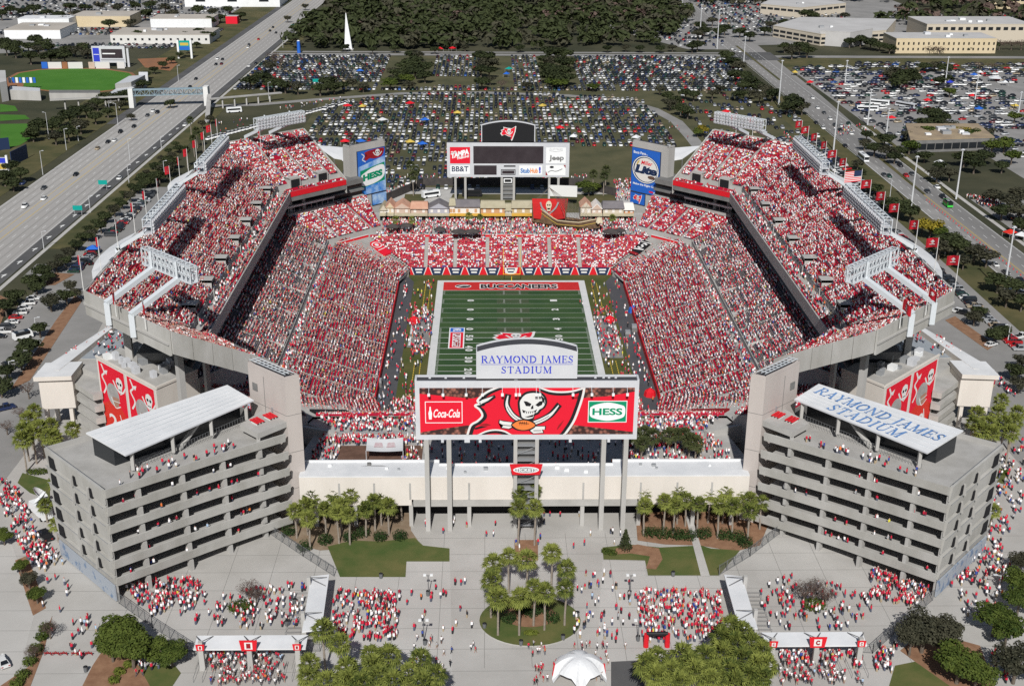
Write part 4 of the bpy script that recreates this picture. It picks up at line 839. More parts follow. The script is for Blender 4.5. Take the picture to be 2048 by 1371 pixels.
nb = thing("scoreboard", (0, -119.5, 0), "big white framed scoreboard back with red skull and swords flag standing on concrete columns by the plaza", "scoreboard")
b = MB(); X0, X1, ZB, ZT = -24.5, 24.8, 23.3, 37.4
b.box(X0, -120.8, ZB, X1, -118.0, ZT-0.05, "silver_panel", "silver_panel"); b.box(X0+.45, -120.35, ZT-0.05, X1-.45, -118.3, ZT+0.02, "roof_membrane_dark")
for x0, x1 in ((X0, X0+.45), (X1-.45, X1)): b.box(x0, -120.8, ZT-0.05, x1, -118.0, ZT+.45, "silver_panel")
b.box(X0+.45, -118.3, ZT-0.05, X1-.45, -118.0, ZT+.45, "silver_panel"); b.box(X0+.45, -120.8, ZT-0.05, X1-.45, -120.4, ZT+.1, "silver_panel")
b.build("board_frame", nb)
b = MB()
for x in (-18, -14, -9, 9.5, 15, 16.8, 18, 19.5, -21.5): b.box(x, -119.2, ZT+.02, x+.5, -118.8, ZT+.4, "silver_panel")
b.build("roof_vents", nb)
SX0, SY0, SX1, SY1 = 22, 293, 1306, 625
A = Art((X0, -120.82, ZB), (1, 0, 0), (0, 0, 1), X1-X0, ZT-ZB, (SX0, SY0, SX1, SY1))
class Win:      # artwork restricted to the inner picture
    pass
I0, J0, I1, J1 = 48, 328, 1282, 595
clipA = lambda s, pts: [(min(max(x, I0), I1), min(max(y, J0), J1)) for x, y in pts]
A.clipped = lambda pts: clipA(A, pts)
A.rect(I0, J0, I1, J1, "sign_red", 1)
for P in ([(48, 328), (470, 328), (420, 370), (350, 388), (200, 374), (48, 360)], [(48, 595), (325, 595), (330, 540), (240, 552), (130, 568), (48, 582)], [(990, 328), (1282, 328), (1282, 350), (1130, 376), (985, 386)], [(880, 595), (1282, 595), (1282, 582), (1100, 560), (930, 540)]):
    A.poly(P, "football_leather", 2)
# the flag itself
A.poly([(480, 328), (420, 360), (372, 396), (388, 412), (362, 428), (392, 456), (405, 486), (375, 515), (338, 540), (325, 595), (885, 595), (935, 520), (965, 440), (985, 370), (990, 328)], "sign_red", 3)
cl = A.curve
lf = cl([(500, 322), (440, 348), (398, 378), (380, 402), (398, 414), (366, 428), (393, 452), (407, 486), (380, 516), (340, 542), (320, 600)])
A.stroke([(x+17, y+4) for x, y in lf], 20, "black_paint", 4); A.stroke(lf, 12, "off_white", 5)
A.poly([(376, 416), (402, 392), (478, 366), (486, 382), (446, 410), (392, 432)], "black_paint", 5); A.poly([(382, 412), (408, 394), (472, 374), (440, 400), (392, 422)], "off_white", 6)
A.stroke(cl([(372, 604), (420, 588), (480, 580), (530, 588), (580, 606)]), 15, "black_paint", 4); A.stroke(cl([(380, 600), (425, 578), (480, 568), (535, 576), (580, 602)]), 9, "off_white", 5)
A.stroke(cl([(735, 335), (790, 357), (850, 364), (920, 360), (975, 345)]), 16, "black_paint", 4); A.stroke(cl([(735, 325), (790, 345), (850, 352), (920, 348), (985, 330)]), 10, "off_white", 5)
A.stroke(cl([(976, 322), (968, 370), (948, 440), (916, 522), (862, 604)]), 18, "black_paint", 4); A.stroke(cl([(992, 322), (985, 370), (965, 440), (934, 522), (880, 604)]), 13, "off_white", 5)
A.poly([(838, 565), (850, 540), (880, 510), (862, 545), (842, 568)], "dark_red", 4); A.poly([(380, 538), (430, 530), (460, 540), (430, 545)], "dark_red", 4); A.poly([(920, 390), (950, 378), (985, 350), (975, 392)], "dark_red", 4); A.poly([(350, 560), (400, 545), (440, 548), (370, 566)], "black_paint", 4)
# swords, skull, ball
def both(P, gr, layer, m="off_white"):
    cx = sum(x for x, y in P)/len(P); cy = sum(y for x, y in P)/len(P)
    o_ = []
    for x, y in P:
        L = hypot(x-cx, y-cy) or 1; o_.append((x+(x-cx)/L*gr, y+(y-cy)/L*gr))
    return o_
sl_, sr_ = cl([(555, 372), (548, 420), (566, 462), (598, 496), (655, 528)]), cl([(846, 428), (806, 476), (760, 506), (706, 528), (660, 540)])
for s_ in (sl_, sr_): A.stroke(s_, 36, "black_paint", 6)
for s_ in (sl_, sr_):
    n_ = len(s_)
    for i in range(n_-1): A.stroke(s_[i:i+2], 4+18*min(1, (i+1)/(n_*0.45)), "off_white", 7+.05*i)
    A.stroke(s_[n_//3:], 3, "black_paint", 8.5)
for P in ([(508, 512), (528, 518), (580, 524), (586, 548), (560, 560), (520, 554), (530, 540), (506, 528)], [(690, 556), (712, 548), (770, 548), (768, 566), (752, 566), (760, 584), (704, 588), (686, 574)]):
    A.poly(both(P, 7, 7), "black_paint", 7); A.poly(P, "off_white", 8.2)
A.stroke([(530, 540), (572, 544)], 4, "black_paint", 9); A.stroke([(704, 572), (748, 572)], 4, "black_paint", 9)
SK = cl([(640, 378), (662, 362), (700, 356), (736, 362), (760, 382), (768, 412), (756, 438), (736, 450), (724, 466), (706, 474), (700, 496), (668, 505), (638, 496), (630, 468), (624, 432), (624, 404), (640, 378)], 4)
A.poly(both(SK, 13, 8), "black_paint", 8); A.poly(SK, "off_white", 9.5)
for P in ([(644, 402), (664, 404), (690, 418), (682, 432), (658, 430)], [(712, 424), (736, 404), (758, 400), (750, 424), (728, 434)], [(690, 432), (700, 424), (702, 446), (686, 448)], [(636, 450), (664, 462), (702, 460), (724, 448), (712, 470), (666, 474), (642, 468)], [(742, 366), (764, 388), (766, 420), (752, 402)], [(704, 478), (700, 492), (672, 496), (650, 492), (672, 488)]): A.poly(P, "black_paint", 10.5)
for x in (656, 668, 680, 692, 704): A.rect(x-4, 463, x+4, 475, "off_white", 11.3)
A.ell(645, 540, 72, 34, "black_paint", 10); A.poly(cl([(578, 538), (606, 520), (645, 512), (684, 520), (712, 540), (684, 560), (645, 568), (606, 560), (578, 538)], 4), "ball_orange", 11); A.stroke([(618, 526), (676, 532)], 4, "black_paint", 12)
for x in (626, 638, 650, 662): A.stroke([(x, 520), (x-2, 538)], 4, "black_paint", 12)
# advertisements at both ends
A.rect(78, 404, 293, 528, "sign_red", 4); A.frame(78, 404, 293, 528, 4, "sign_white", 5)
A.poly([(100, 506), (97, 470), (103, 452), (104, 434), (111, 434), (112, 452), (118, 470), (115, 506)], "sign_white", 5)
A.text("Coca-Cola", 126, 448, 278, 496, "sign_white", 5, shear=0.35, bold=0.02)
A.rect(1017, 402, 1242, 526, "sign_white", 4); A.rect(1021, 406, 1238, 522, "sign_green", 5)
A.poly(cl([(1029, 440), (1060, 424), (1130, 412), (1200, 424), (1229, 440), (1229, 486), (1200, 504), (1130, 516), (1060, 504), (1029, 486), (1029, 440)], 4), "sign_white", 6); A.text("HESS", 1042, 444, 1216, 484, "sign_green", 7, bold=0.035)
A.build("painted_panel", nb)
b = MB()
for x in (103, 184, 316, 408, 522, 600, 620, 716, 736, 925, 1033, 1155, 1236):
    px = X0+(x-SX0)/(SX1-SX0)*(X1-X0); b.beam((px, -120.8, 36.4), (px, -122.2, 35.2), 0.08, 0.08, "white_steel"); b.box(px-.28, -122.5, 34.6, px+.28, -122.1, 35.2, "white_paint")
b.build("floodlights", nb)
for x in (-18.6, -13.4, -10.2, 9.9, 18.5, -12.8): b = MB(); b.box(x-.3, -121.3, ZB-.5, x+.3, -120.9, ZB+.1, "silver_panel"); b.build("bracket", nb)
for x in (-22.2, -17.2, 17.5, 22.5): b = MB(); b.box(x-.52, -121.0, 0, x+.52, -119.0, ZB, "concrete_panel"); b.build("column", nb)
for x in (-2.3, 2.5): b = MB(); b.box(x-.42, -121.0, 0, x+.42, -119.0, ZB, "concrete_panel"); b.build("column", nb)
b = MB()
for k in range(12):
    z = 1.2+k*1.85; b.box(-1.88, -120.8, z, 2.08, -119.4, z+.14, "rail_metal")
    if k % 2 == 0: b.beam((-1.8, -120.9, z), (2.0, -120.9, z+1.8), 0.09, 0.09, "rail_metal")
b.box(-1.88, -119.2, 0, 2.08, -119.05, ZB, "concrete_dark"); b.build("stair_tower", nb)
# arched name board on top
b = MB(); nseg = 16; xl, xr, yF, yB = -10.8, 10.9, -120.6, -117.4
arc = lambda x: 44.4+1.75*(1-((x-0.05)/10.9)**2)
for i in range(nseg):
    xa, xb = xl+(xr-xl)*i/nseg, xl+(xr-xl)*(i+1)/nseg
    b.hexa([(xa, yF, 38.0), (xb, yF, 38.0), (xb, yB, 38.0), (xa, yB, 38.0)], [(xa, yF, arc(xa)), (xb, yF, arc(xb)), (xb, yB, arc(xb)), (xa, yB, arc(xa))], "silver_panel", "roof_membrane_dark", False)
    b.hexa([(xa, yB-.25, arc(xa)), (xb, yB-.25, arc(xb)), (xb, yB, arc(xb)), (xa, yB, arc(xa))], [(xa, yB-.25, arc(xa)+.35), (xb, yB-.25, arc(xb)+.35), (xb, yB, arc(xb)+.35), (xa, yB, arc(xa)+.35)], "silver_panel")
for x0, x1 in ((xl-.2, xl), (xr, xr+.2)): b.box(x0, yF, 38.0, x1, yB, 44.7, "silver_panel")
b.build("name_board", nb)
b = MB()
for x in (-2.3, 2.5): b.box(x-.4, -120.0, ZT, x+.4, -118.4, 38.0, "silver_panel")
b.box(-1.9, -119.2, ZT+.02, 2.1, -118.4, 38.0, "concrete_dark"); b.build("bracket", nb)
A = Art((xl, yF-.01, 38.0), (1, 0, 0), (0, 0, 1), xr-xl, 8.5, (384, 50, 948, 260))
serif_text(A, "RAYMOND", 405, 127, 722, 167, "letter_blue", 1, 0.04); serif_text(A, "JAMES", 738, 127, 930, 167, "letter_blue", 1, 0.04)
A.rect(404, 175, 928, 177.5, "letter_blue", 1); serif_text(A, "STADIUM", 519, 188, 808, 228, "letter_blue", 1, 0.08); A.build("lettering", nb)
ts = thing("ticket_sign", (0.1, -121.6, 14.9), "red trapezoid sign lettered TICKETS on the scoreboard stair tower", "sign")
b = MB(); b.hexa([(-3.0, -121.7, 14.9), (3.2, -121.7, 14.9), (3.2, -121.2, 14.9), (-3.0, -121.2, 14.9)], [(-3.6, -121.7, 17.4), (3.8, -121.7, 17.4), (3.8, -121.2, 17.4), (-3.6, -121.2, 17.4)], "red_paint"); b.build("panel", ts)
A = Art((-3.6, -121.72, 14.9), (1, 0, 0), (0, 0, 1), 7.4, 2.5, (0, 0, 7.4, 2.5)); A.ell(3.7, 1.25, 2.9, 0.82, "sign_white", 1); A.ell(3.7, 1.25, 2.6, 0.66, "rail_metal", 2); A.text("TICKETS", 1.3, 0.8, 6.1, 1.7, "sign_white", 3, bold=0.02); A.build("lettering", ts)

# ---- far scoreboard
fb = thing("scoreboard", (0.5, 168, 0), "white framed far scoreboard with dark video screen and arched black top behind the village", "scoreboard")
b = MB(); b.box(-26.4, 167, 10.7, 27.6, 169.2, 26.1, "silver_panel", "roof_membrane_dark"); b.build("board_frame", fb)
FX = lambda u: u; srcF = (145, 262, 1168, 556)
A = Art((-26.4, 166.98, 10.7), (1, 0, 0), (0, 0, 1), 54, 15.4, srcF)
A.rect(365, 292, 950, 440, "screen_dark", 1); A.rect(370, 456, 560, 537, "screen_dark", 1)
A.rect(170, 300, 338, 440, "sign_red", 1); A.text("THE", 178, 338, 222, 358, "sign_white", 2, bold=0.05, rise=6); A.text("TAMPA", 178, 352, 330, 400, "sign_white", 2, bold=0.07, rise=40); A.text("TRIBUNE", 225, 388, 330, 408, "sign_white", 2, bold=0.04, rise=22)
A.rect(172, 456, 336, 530, "sign_white", 1); A.text("BB&T", 184, 464, 324, 510, "navy", 2, bold=0.02)
A.rect(972, 302, 1138, 438, "sign_white", 1); A.text("CHRYSLER", 1000, 312, 1112, 322, "rail_metal", 2); A.stroke([(1000, 330), (1055, 338), (1110, 330)], 3, "rail_metal", 2); A.text("Jeep", 998, 368, 1122, 424, "charcoal", 2, bold=0.03) if "charcoal" in MATS else A.text("Jeep", 998, 368, 1122, 424, "concrete_dark", 2, bold=0.03)
A.rect(750, 456, 942, 536, "sign_white", 1); A.text("Stub", 760, 480, 838, 522, "stub_blue", 2, bold=0.04); A.text("Hub", 842, 480, 906, 522, "stub_orange", 2, bold=0.04); A.text("!", 914, 468, 930, 522, "letter_blue", 2, bold=0.08)
A.rect(972, 452, 1138, 540, "sign_white", 1); A.poly([(1120, 452), (1138, 452), (1138, 480)], "dark_red", 2); A.poly([(972, 500), (990, 540), (972, 540)], "dark_red", 2); A.stroke(A.curve([(990, 516), (1020, 500), (1060, 506), (1110, 486)]), 6, "concrete_dark", 2); A.ell(1022, 470, 18, 10, "black_paint", 2)
A.frame(596, 490, 718, 538, 6, "black_paint", 1); A.rect(606, 500, 708, 528, "screen_dark", 1); A.rect(620, 456, 718, 468, "black_paint", 1)
A.build("display_panels", fb)
for x in (-22.8, -18.4, 18.9, 23.0): b = MB(); b.box(x-.5, 167.2, 0, x+.5, 168.6, 10.7, "concrete_panel"); b.build("column", fb)
b = MB()
for x in (-2.2, 3.2): b.box(x-.5, 167.2, 0, x+.5, 168.6, 10.7, "concrete_panel")
b.box(-1.7, 168, 0, 2.7, 168.4, 10.7, "concrete_dark")
for k in range(5): b.box(-1.7, 167.3, 1+k*1.9, 2.7, 168, 1.14+k*1.9, "rail_metal")
b.box(-1.3, 167.1, 8.0, 2.3, 167.3, 10.0, "sign_white"); b.box(-0.9, 167.05, 8.4, 1.9, 167.1, 9.6, "black_paint"); b.build("stair_tower", fb)
b = MB(); arc2 = lambda x: 34.0+1.9*(1-((x-0.5)/11.9)**2)
for i in range(12):
    xa, xb = -11.3+23.7*i/12, -11.3+23.7*(i+1)/12
    b.hexa([(xa, 167.4, 26.4), (xb, 167.4, 26.4), (xb, 169.2, 26.4), (xa, 169.2, 26.4)], [(xa, 167.4, arc2(xa)), (xb, 167.4, arc2(xb)), (xb, 169.2, arc2(xb)), (xa, 169.2, arc2(xa))], "silver_panel", "roof_membrane_dark", False)
b.build("arched_top", fb)
A = Art((-11.3, 167.38, 26.4), (1, 0, 0), (0, 0, 1), 23.7, 9.6, (0, 0, 237, 96))
A.poly([(4, 96), (4, 24)]+[(4+229*i/12, 24-17*(1-((i-6)/6)**2)) for i in range(13)]+[(233, 96)], "black_paint", 1); A.emblem(82, 26, 156, 92, 2); A.build("emblem_panel", fb)

# ================================================================ TICKET BUILDING
tb = thing("ticket_building", (0, -115, 0), "long cream walled ticket building with flat white roof below the big scoreboard", "building")
b = MB()
b.box(-51.5, -118.5, 5.4, -26, -118.0, 12.7, "cream_wall"); b.box(-26, -118.5, 6.9, 26.3, -118.0, 12.7, "cream_wall"); b.box(26.3, -118.5, 5.4, 51.5, -118.0, 12.7, "cream_wall")
b.build("front_wall", tb)
b = MB(); b.box(-25.6, -118.9, 5.3, 25.9, -118.0, 6.9, "concrete"); b.build("lintel", tb)
b = MB(); b.box(-51.5, -118.5, 12.7, -19.8, -111.6, 13.0, "white_roof"); b.box(-19.8, -118.5, 12.7, 20.6, -113.3, 12.95, "white_roof"); b.box(20.6, -118.5, 12.7, 51.5, -111.6, 13.0, "white_roof")
b.box(-51.5, -111.6, 12.7, -19.8, -111.3, 13.5, "white_roof"); b.box(-19.8, -113.3, 12.7, 20.6, -113.0, 13.4, "white_roof"); b.box(20.6, -111.6, 12.7, 51.5, -111.3, 13.5, "white_roof"); b.build("roof", tb)
b = MB(); b.box(-51.5, -111.6, 0, -19.8, -111.35, 12.7, "concrete_panel"); b.box(-19.8, -113.3, 5.7, 20.6, -113.05, 12.7, "concrete_panel"); b.box(20.6, -111.6, 0, 51.5, -111.35, 12.7, "concrete_panel"); b.build("back_wall", tb)
b = MB(); b.box(-51, -112.4, 0, 51, -112.0, 5.3, "dark_void"); b.box(-51, -118.0, 5.45, 51, -111.65, 5.6, "concrete_dark"); b.build("recess_shade", tb)  # near-black sheet stands in for shade in the opening; the slab is its ceiling
for x in (-48, -39, -26.2, -12.8, 13.3, 26.4, 39, 48): b = MB(); b.box(x-.45, -118.7, 0, x+.45, -117.8, 5.3, "concrete_panel"); b.build("column", tb)
for x in (-42.5, -34.5, -26.3, -12.8, 13.4, 26.6, 35, 43): b = MB(); b.box(x-.22, -118.62, 7.0, x+.22, -118.5, 11.2, "concrete"); b.build("pilaster", tb)
for x, y in ((-36, -113), (-29, -115.5), (-17.8, -114.8), (-13.7, -117), (-9, -115.4), (7.5, -114.8), (9.6, -116), (14, -116.8), (27, -113.5), (30, -114), (30.5, -115.3), (43, -114), (-45, -113.5), (-31.8, -115)):
    b = MB(); s_ = random.uniform(.25, .5); b.box(x-s_, y-s_*.8, 12.95, x+s_, y+s_*.8, 13.2+s_*.8, random.choice(["rail_metal", "white_paint", "concrete_dark"])); b.build("roof_vent", tb)
for x, y, z, r_ in ((-35, -113.5, 13, 0),): b = MB(); b.face([(x-3, y, 13.006), (x+3.4, y-.15, 13.006), (x+2, y+.25, 13.006), (x-1, y+.3, 13.006)], "concrete_dark"); b.build("roof_stain", tb)

# ================================================================ STAIR TOWERS
for sx, sd in ((-1, "left"), (1, "right")):
    t = thing("stair_tower", (sx*57, -111.5, 0), "tall plain pinkish concrete tower at the %s end of the ticket building" % sd, "tower", "stair towers beside the ticket building")
    P = [mir(sx, 1, p) for p in ((63.2, -108.4), (53.4, -117.6), (50.4, -115.9), (60.4, -106.3))]
    b = MB(); b.prism(P, 0, 36.4, "pink_concrete", "roof_membrane_dark"); b.build("shaft", t)
    b = MB()
    for i in range(4):
        p0, p1 = Vector(P[i]), Vector(P[(i+1) % 4]); u = (p1-p0).normalized(); c_ = (p0+p1)/2; n2 = (Vector((sx*56.8, -112))-c_).normalized()*0.16
        b.obox(c_+n2, u, (p1-p0).length/2-.05, 0.14, 36.4, 37.1, "pink_concrete")
    b.build("parapet", t)
    b = MB(); p0, p1 = Vector(P[0]), Vector(P[1]); u = (p1-p0).normalized(); v = (Vector(P[3])-p0).normalized()
    for k in range(9): a = p0+u*((p1-p0).length*(k+.3)/9.4)+v*.4; b.beam((a.x, a.y, 37.5), (a.x+v.x*2.0, a.y+v.y*2.0, 37.5), .12, .12, "white_steel")
    for o_ in (.4, 1.3, 2.3): a, c_ = p0+v*o_+u*.3, p1+v*o_-u*.2; b.beam((a.x, a.y, 37.6), (c_.x, c_.y, 37.6), .14, .14, "white_steel")
    b.build("roof_grille", t)
    b = MB(); nn = Vector((u.y, -u.x)); nn = nn if nn.y < 0 else -nn
    a = p0.lerp(p1, 0.42)+nn*0.02; b.obox(a, u, 0.07, 0.03, 22, 35, "concrete_dark")
    a = p0.lerp(p1, 0.17)+nn*0.06; b.obox(a, u, 0.9, 0.08, 30.6, 32.4, "concrete_dark")
    a = p0.lerp(p1, 0.62)+nn*0.1; b.obox(a, u, 0.22, 0.2, 27.2, 28.2, "rail_metal"); b.build("wall_fittings", t)
    b = MB()
    for z in (9.2, 18.4, 27.6):
        p2, p3 = Vector(P[1]), Vector(P[2]); u2 = (p3-p2).normalized(); n3 = Vector((u2.y, -u2.x)); n3 = n3 if n3.y < 0 else -n3
        b.obox((p2+p3)/2+n3*.01, u2, (p3-p2).length/2-.02, .02, z, z+.09, "concrete_dark"); b.obox((p0+p1)/2+nn*.01, u, (p1-p0).length/2-.02, .02, z, z+.09, "concrete_dark")
    b.build("panel_joints", t)

# ================================================================ PEDESTRIAN RAMPS
LEV = [26.4, 22.3, 18.2, 14.1, 10.0, 5.9]
def ramp(sx):
    sd = "left" if sx < 0 else "right"
    t = thing("ramp_building", (sx*82, -126, 0), "six storey open concrete ramp building with white roof canopy, %s of the plaza%s" % (sd, ", roof lettered in blue" if sx > 0 else ""), "ramp building", "concrete ramp buildings flanking the plaza")
    N_, E_, W_ = Vector((sx*85.2, -149.1)), Vector((sx*54.6, -119.3)), Vector((sx*102.9, -130.2))
    u = (E_-N_).normalized(); L = (E_-N_).length; v = (W_-N_).normalized(); D = (W_-N_).length; nf = -v; nl = -u
    dz = lambda s_: -2.2*max(0, s_)/L
    P = lambda s_, d_, z: (N_.x+u.x*s_+v.x*d_, N_.y+u.y*s_+v.y*d_, z+dz(s_))
    for k, z in enumerate(LEV):
        b = MB(); n_ = 12; s1 = L+0.6
        # front spandrel: bows slightly outwards towards the tower end
        for i in range(n_):
            sa, sb = s1*i/n_, s1*(i+1)/n_; bw = lambda s_: -0.25-1.1*max(0, (s_/L-0.55))*2.0*(1 if k else 0.3)
            b.hexa([P(sa, bw(sa), z-2.0), P(sb, bw(sb), z-2.0), P(sb, bw(sb)+.3, z-2.0), P(sa, bw(sa)+.3, z-2.0)], [P(sa, bw(sa)-.25, z), P(sb, bw(sb)-.25, z), P(sb, bw(sb)+.1, z), P(sa, bw(sa)+.1, z)], "concrete_weathered")
        b.build("spandrel", t)
        b = MB(); b.hexa([P(0, 0, z-1.4), P(L-1, 0, z-1.4), P(L-1, D, z-1.4), P(0, D, z-1.4)], [P(0, 0, z-1.1), P(L-1, 0, z-1.1), P(L-1, D, z-1.1), P(0, D, z-1.1)], "concrete"); b.build("floor_slab", t)
    for s_ in (7.3, 17.5, 27.4, 36.8):
        b = MB(); b.hexa([P(s_-.4, .3, 0), P(s_+.4, .3, 0), P(s_+.4, 1.2, 0), P(s_-.4, 1.2, 0)], [P(s_-.4, .3, 25.2), P(s_+.4, .3, 25.2), P(s_+.4, 1.2, 25.2), P(s_-.4, 1.2, 25.2)], "concrete_panel"); b.build("column", t)
        b = MB()
        for z in LEV[1:]: b.hexa([P(s_-.38, -.3, z-.1), P(s_+.38, -.3, z-.1), P(s_+.38, .3, z-.1), P(s_-.38, .3, z-.1)], [P(s_-.38, -.3, z+1.8), P(s_+.38, -.3, z+1.8), P(s_+.38, .3, z+1.8), P(s_-.38, .3, z+1.8)], "concrete_panel")
        b.hexa([P(s_-.38, -.3, 0), P(s_+.38, -.3, 0), P(s_+.38, .3, 0), P(s_-.38, .3, 0)], [P(s_-.38, -.3, 3.5), P(s_+.38, -.3, 3.5), P(s_+.38, .3, 3.5), P(s_-.38, .3, 3.5)], "concrete_panel"); b.build("column_face", t)
    b = MB(); b.hexa([P(1.5, D*0.42, 0), P(L-2, D*0.42, 0), P(L-2, D*0.42+.3, 0), P(1.5, D*0.42+.3, 0)], [P(1.5, D*0.42, 25), P(L-2, D*0.42, 25), P(L-2, D*0.42+.3, 25), P(1.5, D*0.42+.3, 25)], "concrete_dark"); b.build("core_wall", t)
    b = MB(); b.hexa([P(0, D, 0), P(L-2, D, 0), P(L-2, D+.3, 0), P(0, D+.3, 0)], [P(0, D, 26.4), P(L-2, D, 26.4), P(L-2, D+.3, 26.4), P(0, D+.3, 26.4)], "concrete_panel"); b.build("rear_wall", t)
    # side wall: storey panels, ledges, slit windows with fins
    b = MB()
    for k, z in enumerate(LEV):
        z0 = z-4.1+0.55 if k < 5 else 4.4
        b.hexa([P(-.25, .1, z0), P(.1, .1, z0), P(.1, D, z0), P(-.25, D, z0)], [P(-.55, .1, z), P(.1, .1, z), P(.1, D, z), P(-.55, D, z)], "concrete_weathered")
    b.hexa([P(.1, .3, 0), P(.5, .3, 0), P(.5, D, 0), P(.1, D, 0)], [P(.1, .3, 25), P(.5, .3, 25), P(.5, D, 25), P(.1, D, 25)], "concrete_panel")
    b.build("side_wall", t)
    b = MB()
    for k, z in enumerate(LEV[1:]):
        for d_ in (5.0, 12.2): b.hexa([P(-.64, d_, z+.3), P(-.3, d_, z+.3), P(-.3, d_+.75, z+.3), P(-.64, d_+.75, z+.3)], [P(-.66, d_, z+2.4), P(-.3, d_, z+2.4), P(-.3, d_+.75, z+2.4), P(-.66, d_+.75, z+2.4)], "dark_void")
        b.hexa([P(-.62, D-4.2, z+.2), P(-.3, D-4.2, z+.2), P(-.3, D-1.8, z+.2), P(-.62, D-1.8, z+.2)], [P(-.64, D-4.2, z+2.9), P(-.3, D-4.2, z+2.9), P(-.3, D-1.8, z+2.9), P(-.64, D-1.8, z+2.9)], "dark_void")
    b.build("slit_windows", t)
    b = MB()
    for k, z in enumerate(LEV[1:]):
        for d_ in (5.75, 12.95): b.hexa([P(-1.3, d_, z+.1), P(-.5, d_, z+.1), P(-.5, d_+.25, z+.1), P(-1.3, d_+.25, z+.1)], [P(-.9, d_, z+2.7), P(-.5, d_, z+2.7), P(-.5, d_+.25, z+2.7), P(-.9, d_+.25, z+2.7)], "concrete_panel")
        for q0, q1 in ((.2, D),): b.beam(P(-.75, q0, z+.12), P(-.75, q1, z+.12), .10, .10, "rail_metal")
    b.beam(P(-.6, .2, 27.3), P(-.6, D, 27.3), .08, .08, "rail_metal"); b.build("fins", t)
    b = MB(); b.hexa([P(-.42, .3, .2), P(-.1, .3, .2), P(-.1, D-.3, .2), P(-.42, D-.3, .2)], [P(-.42, .3, 3.9), P(-.1, .3, 3.9), P(-.1, D-.3, 3.9), P(-.42, D-.3, 3.9)], "mural_panel"); b.build("mural", t)
    # roof platform beside the tower
    b = MB(); C = [at2(*q_, 26.4) for q_ in ((480, 847), (515, 865), (574, 841), (531, 814))]; C = [(abs(x)*sx, y) for x, y in C]
    b.prism(C, 24.9, 26.2, "concrete_panel", "concrete"); b.build("roof_platform", t)
    b = MB(); cx = sum(x for x, y in C)/4; cy = sum(y for x, y in C)/4
    x0, y0 = C[1]; b.box(x0-.4-.0, y0+.3, 0, x0+.4, y0+1.1, 24.9, "concrete_panel"); b.build("column", t)
    for o_ in (-1.6, 1.9):
        tt = thing("picnic_bench", (cx+u.x*o_, cy+u.y*o_+.6, 26.2), "red striped bench canopy on the %s ramp roof, %s of two" % (sd, "left" if o_*sx*-1 < 0 else "right"), "bench", "red benches on the ramp roofs")
        for k in (-1, 0, 1):
            bb = MB(); c_ = Vector((cx+u.x*o_, cy+u.y*o_+.6))+u*k*.85*0.9; bb.obox(c_, (v.x, v.y), 1.5, .28, 26.75, 26.9, "red_paint"); bb.obox(c_, (v.x, v.y), 1.2, .05, 26.2, 26.75, "off_white"); bb.build("slab", tt)
    # canopy roof
    C = [Vector(at2(*q_, 30)) for q_ in ((172, 869), (250, 907), (507, 797), (455, 773))]; C = [Vector((abs(p.x)*sx, p.y)) for p in C]
    cp = MB(); top = [30.5, 29.7, 29.7, 30.5]
    cp.hexa([(p.x, p.y, z-.3) for p, z in zip(C, top)], [(p.x, p.y, z) for p, z in zip(C, top)], "white_roof"); cp.build("canopy_roof", t)
    b = MB()
    for k in range(1, 7):
        f = k/7; a, c_ = C[0].lerp(C[1], f), C[3].lerp(C[2], f); z = 30.5-.8*f; b.beam((a.x, a.y, z+.04), (c_.x, c_.y, z+.04), .09, .07, "white_steel")
    b.beam((C[1].x, C[1].y, 29.55), (C[2].x, C[2].y, 29.55), .2, .3, "silver_panel"); b.build("roof_seams", t)
    for f in (0.06, 0.36, 0.66, 0.95):
        p = C[1].lerp(C[2], f)+(C[0]-C[1]).normalized()*.8; b = MB(); b.box(p.x-.35, p.y-.35, 25.2+dz(0), p.x+.35, p.y+.35, 29.4, "concrete_panel"); b.build("canopy_column", t)
    b = MB(); a, c_, e, g_ = C[1].lerp(C[0], .42), C[2].lerp(C[3], .42), C[2].lerp(C[3], .97), C[1].lerp(C[0], .97)
    a, c_ = a.lerp(c_, .03), a.lerp(c_, .97); g_, e = g_.lerp(e, .03), g_.lerp(e, .97)
    b.hexa([(p.x, p.y, 23.2) for p in (a, c_, e, g_)], [(p.x, p.y, 29.3) for p in (a, c_, e, g_)], "dark_glass"); b.build("dark_core", t)  # dark core box; its near-black colour stands in for shade under the canopy
    b = MB(); p, r_ = C[1].lerp(C[2], .42)+(C[0]-C[1]).normalized()*2.2, C[1].lerp(C[2], .60)+(C[0]-C[1]).normalized()*2.2; b.beam((p.x, p.y, 24.4), (r_.x, r_.y, 28.9), 1.2, .5, "concrete_panel"); b.build("escalator", t)
    b = MB()
    for f in np.arange(0.05, 0.96, 0.022): p = C[1].lerp(C[2], f)+(C[0]-C[1]).normalized()*1.4; b.box(p.x-.03, p.y-.03, 24.4, p.x+.03, p.y+.03, 26.0, "fence_metal")
    p, r_ = C[1].lerp(C[2], .05)+(C[0]-C[1]).normalized()*1.4, C[1].lerp(C[2], .95)+(C[0]-C[1]).normalized()*1.4; b.beam((p.x, p.y, 26.0), (r_.x, r_.y, 26.0), .06, .06, "fence_metal"); b.build("railing", t)
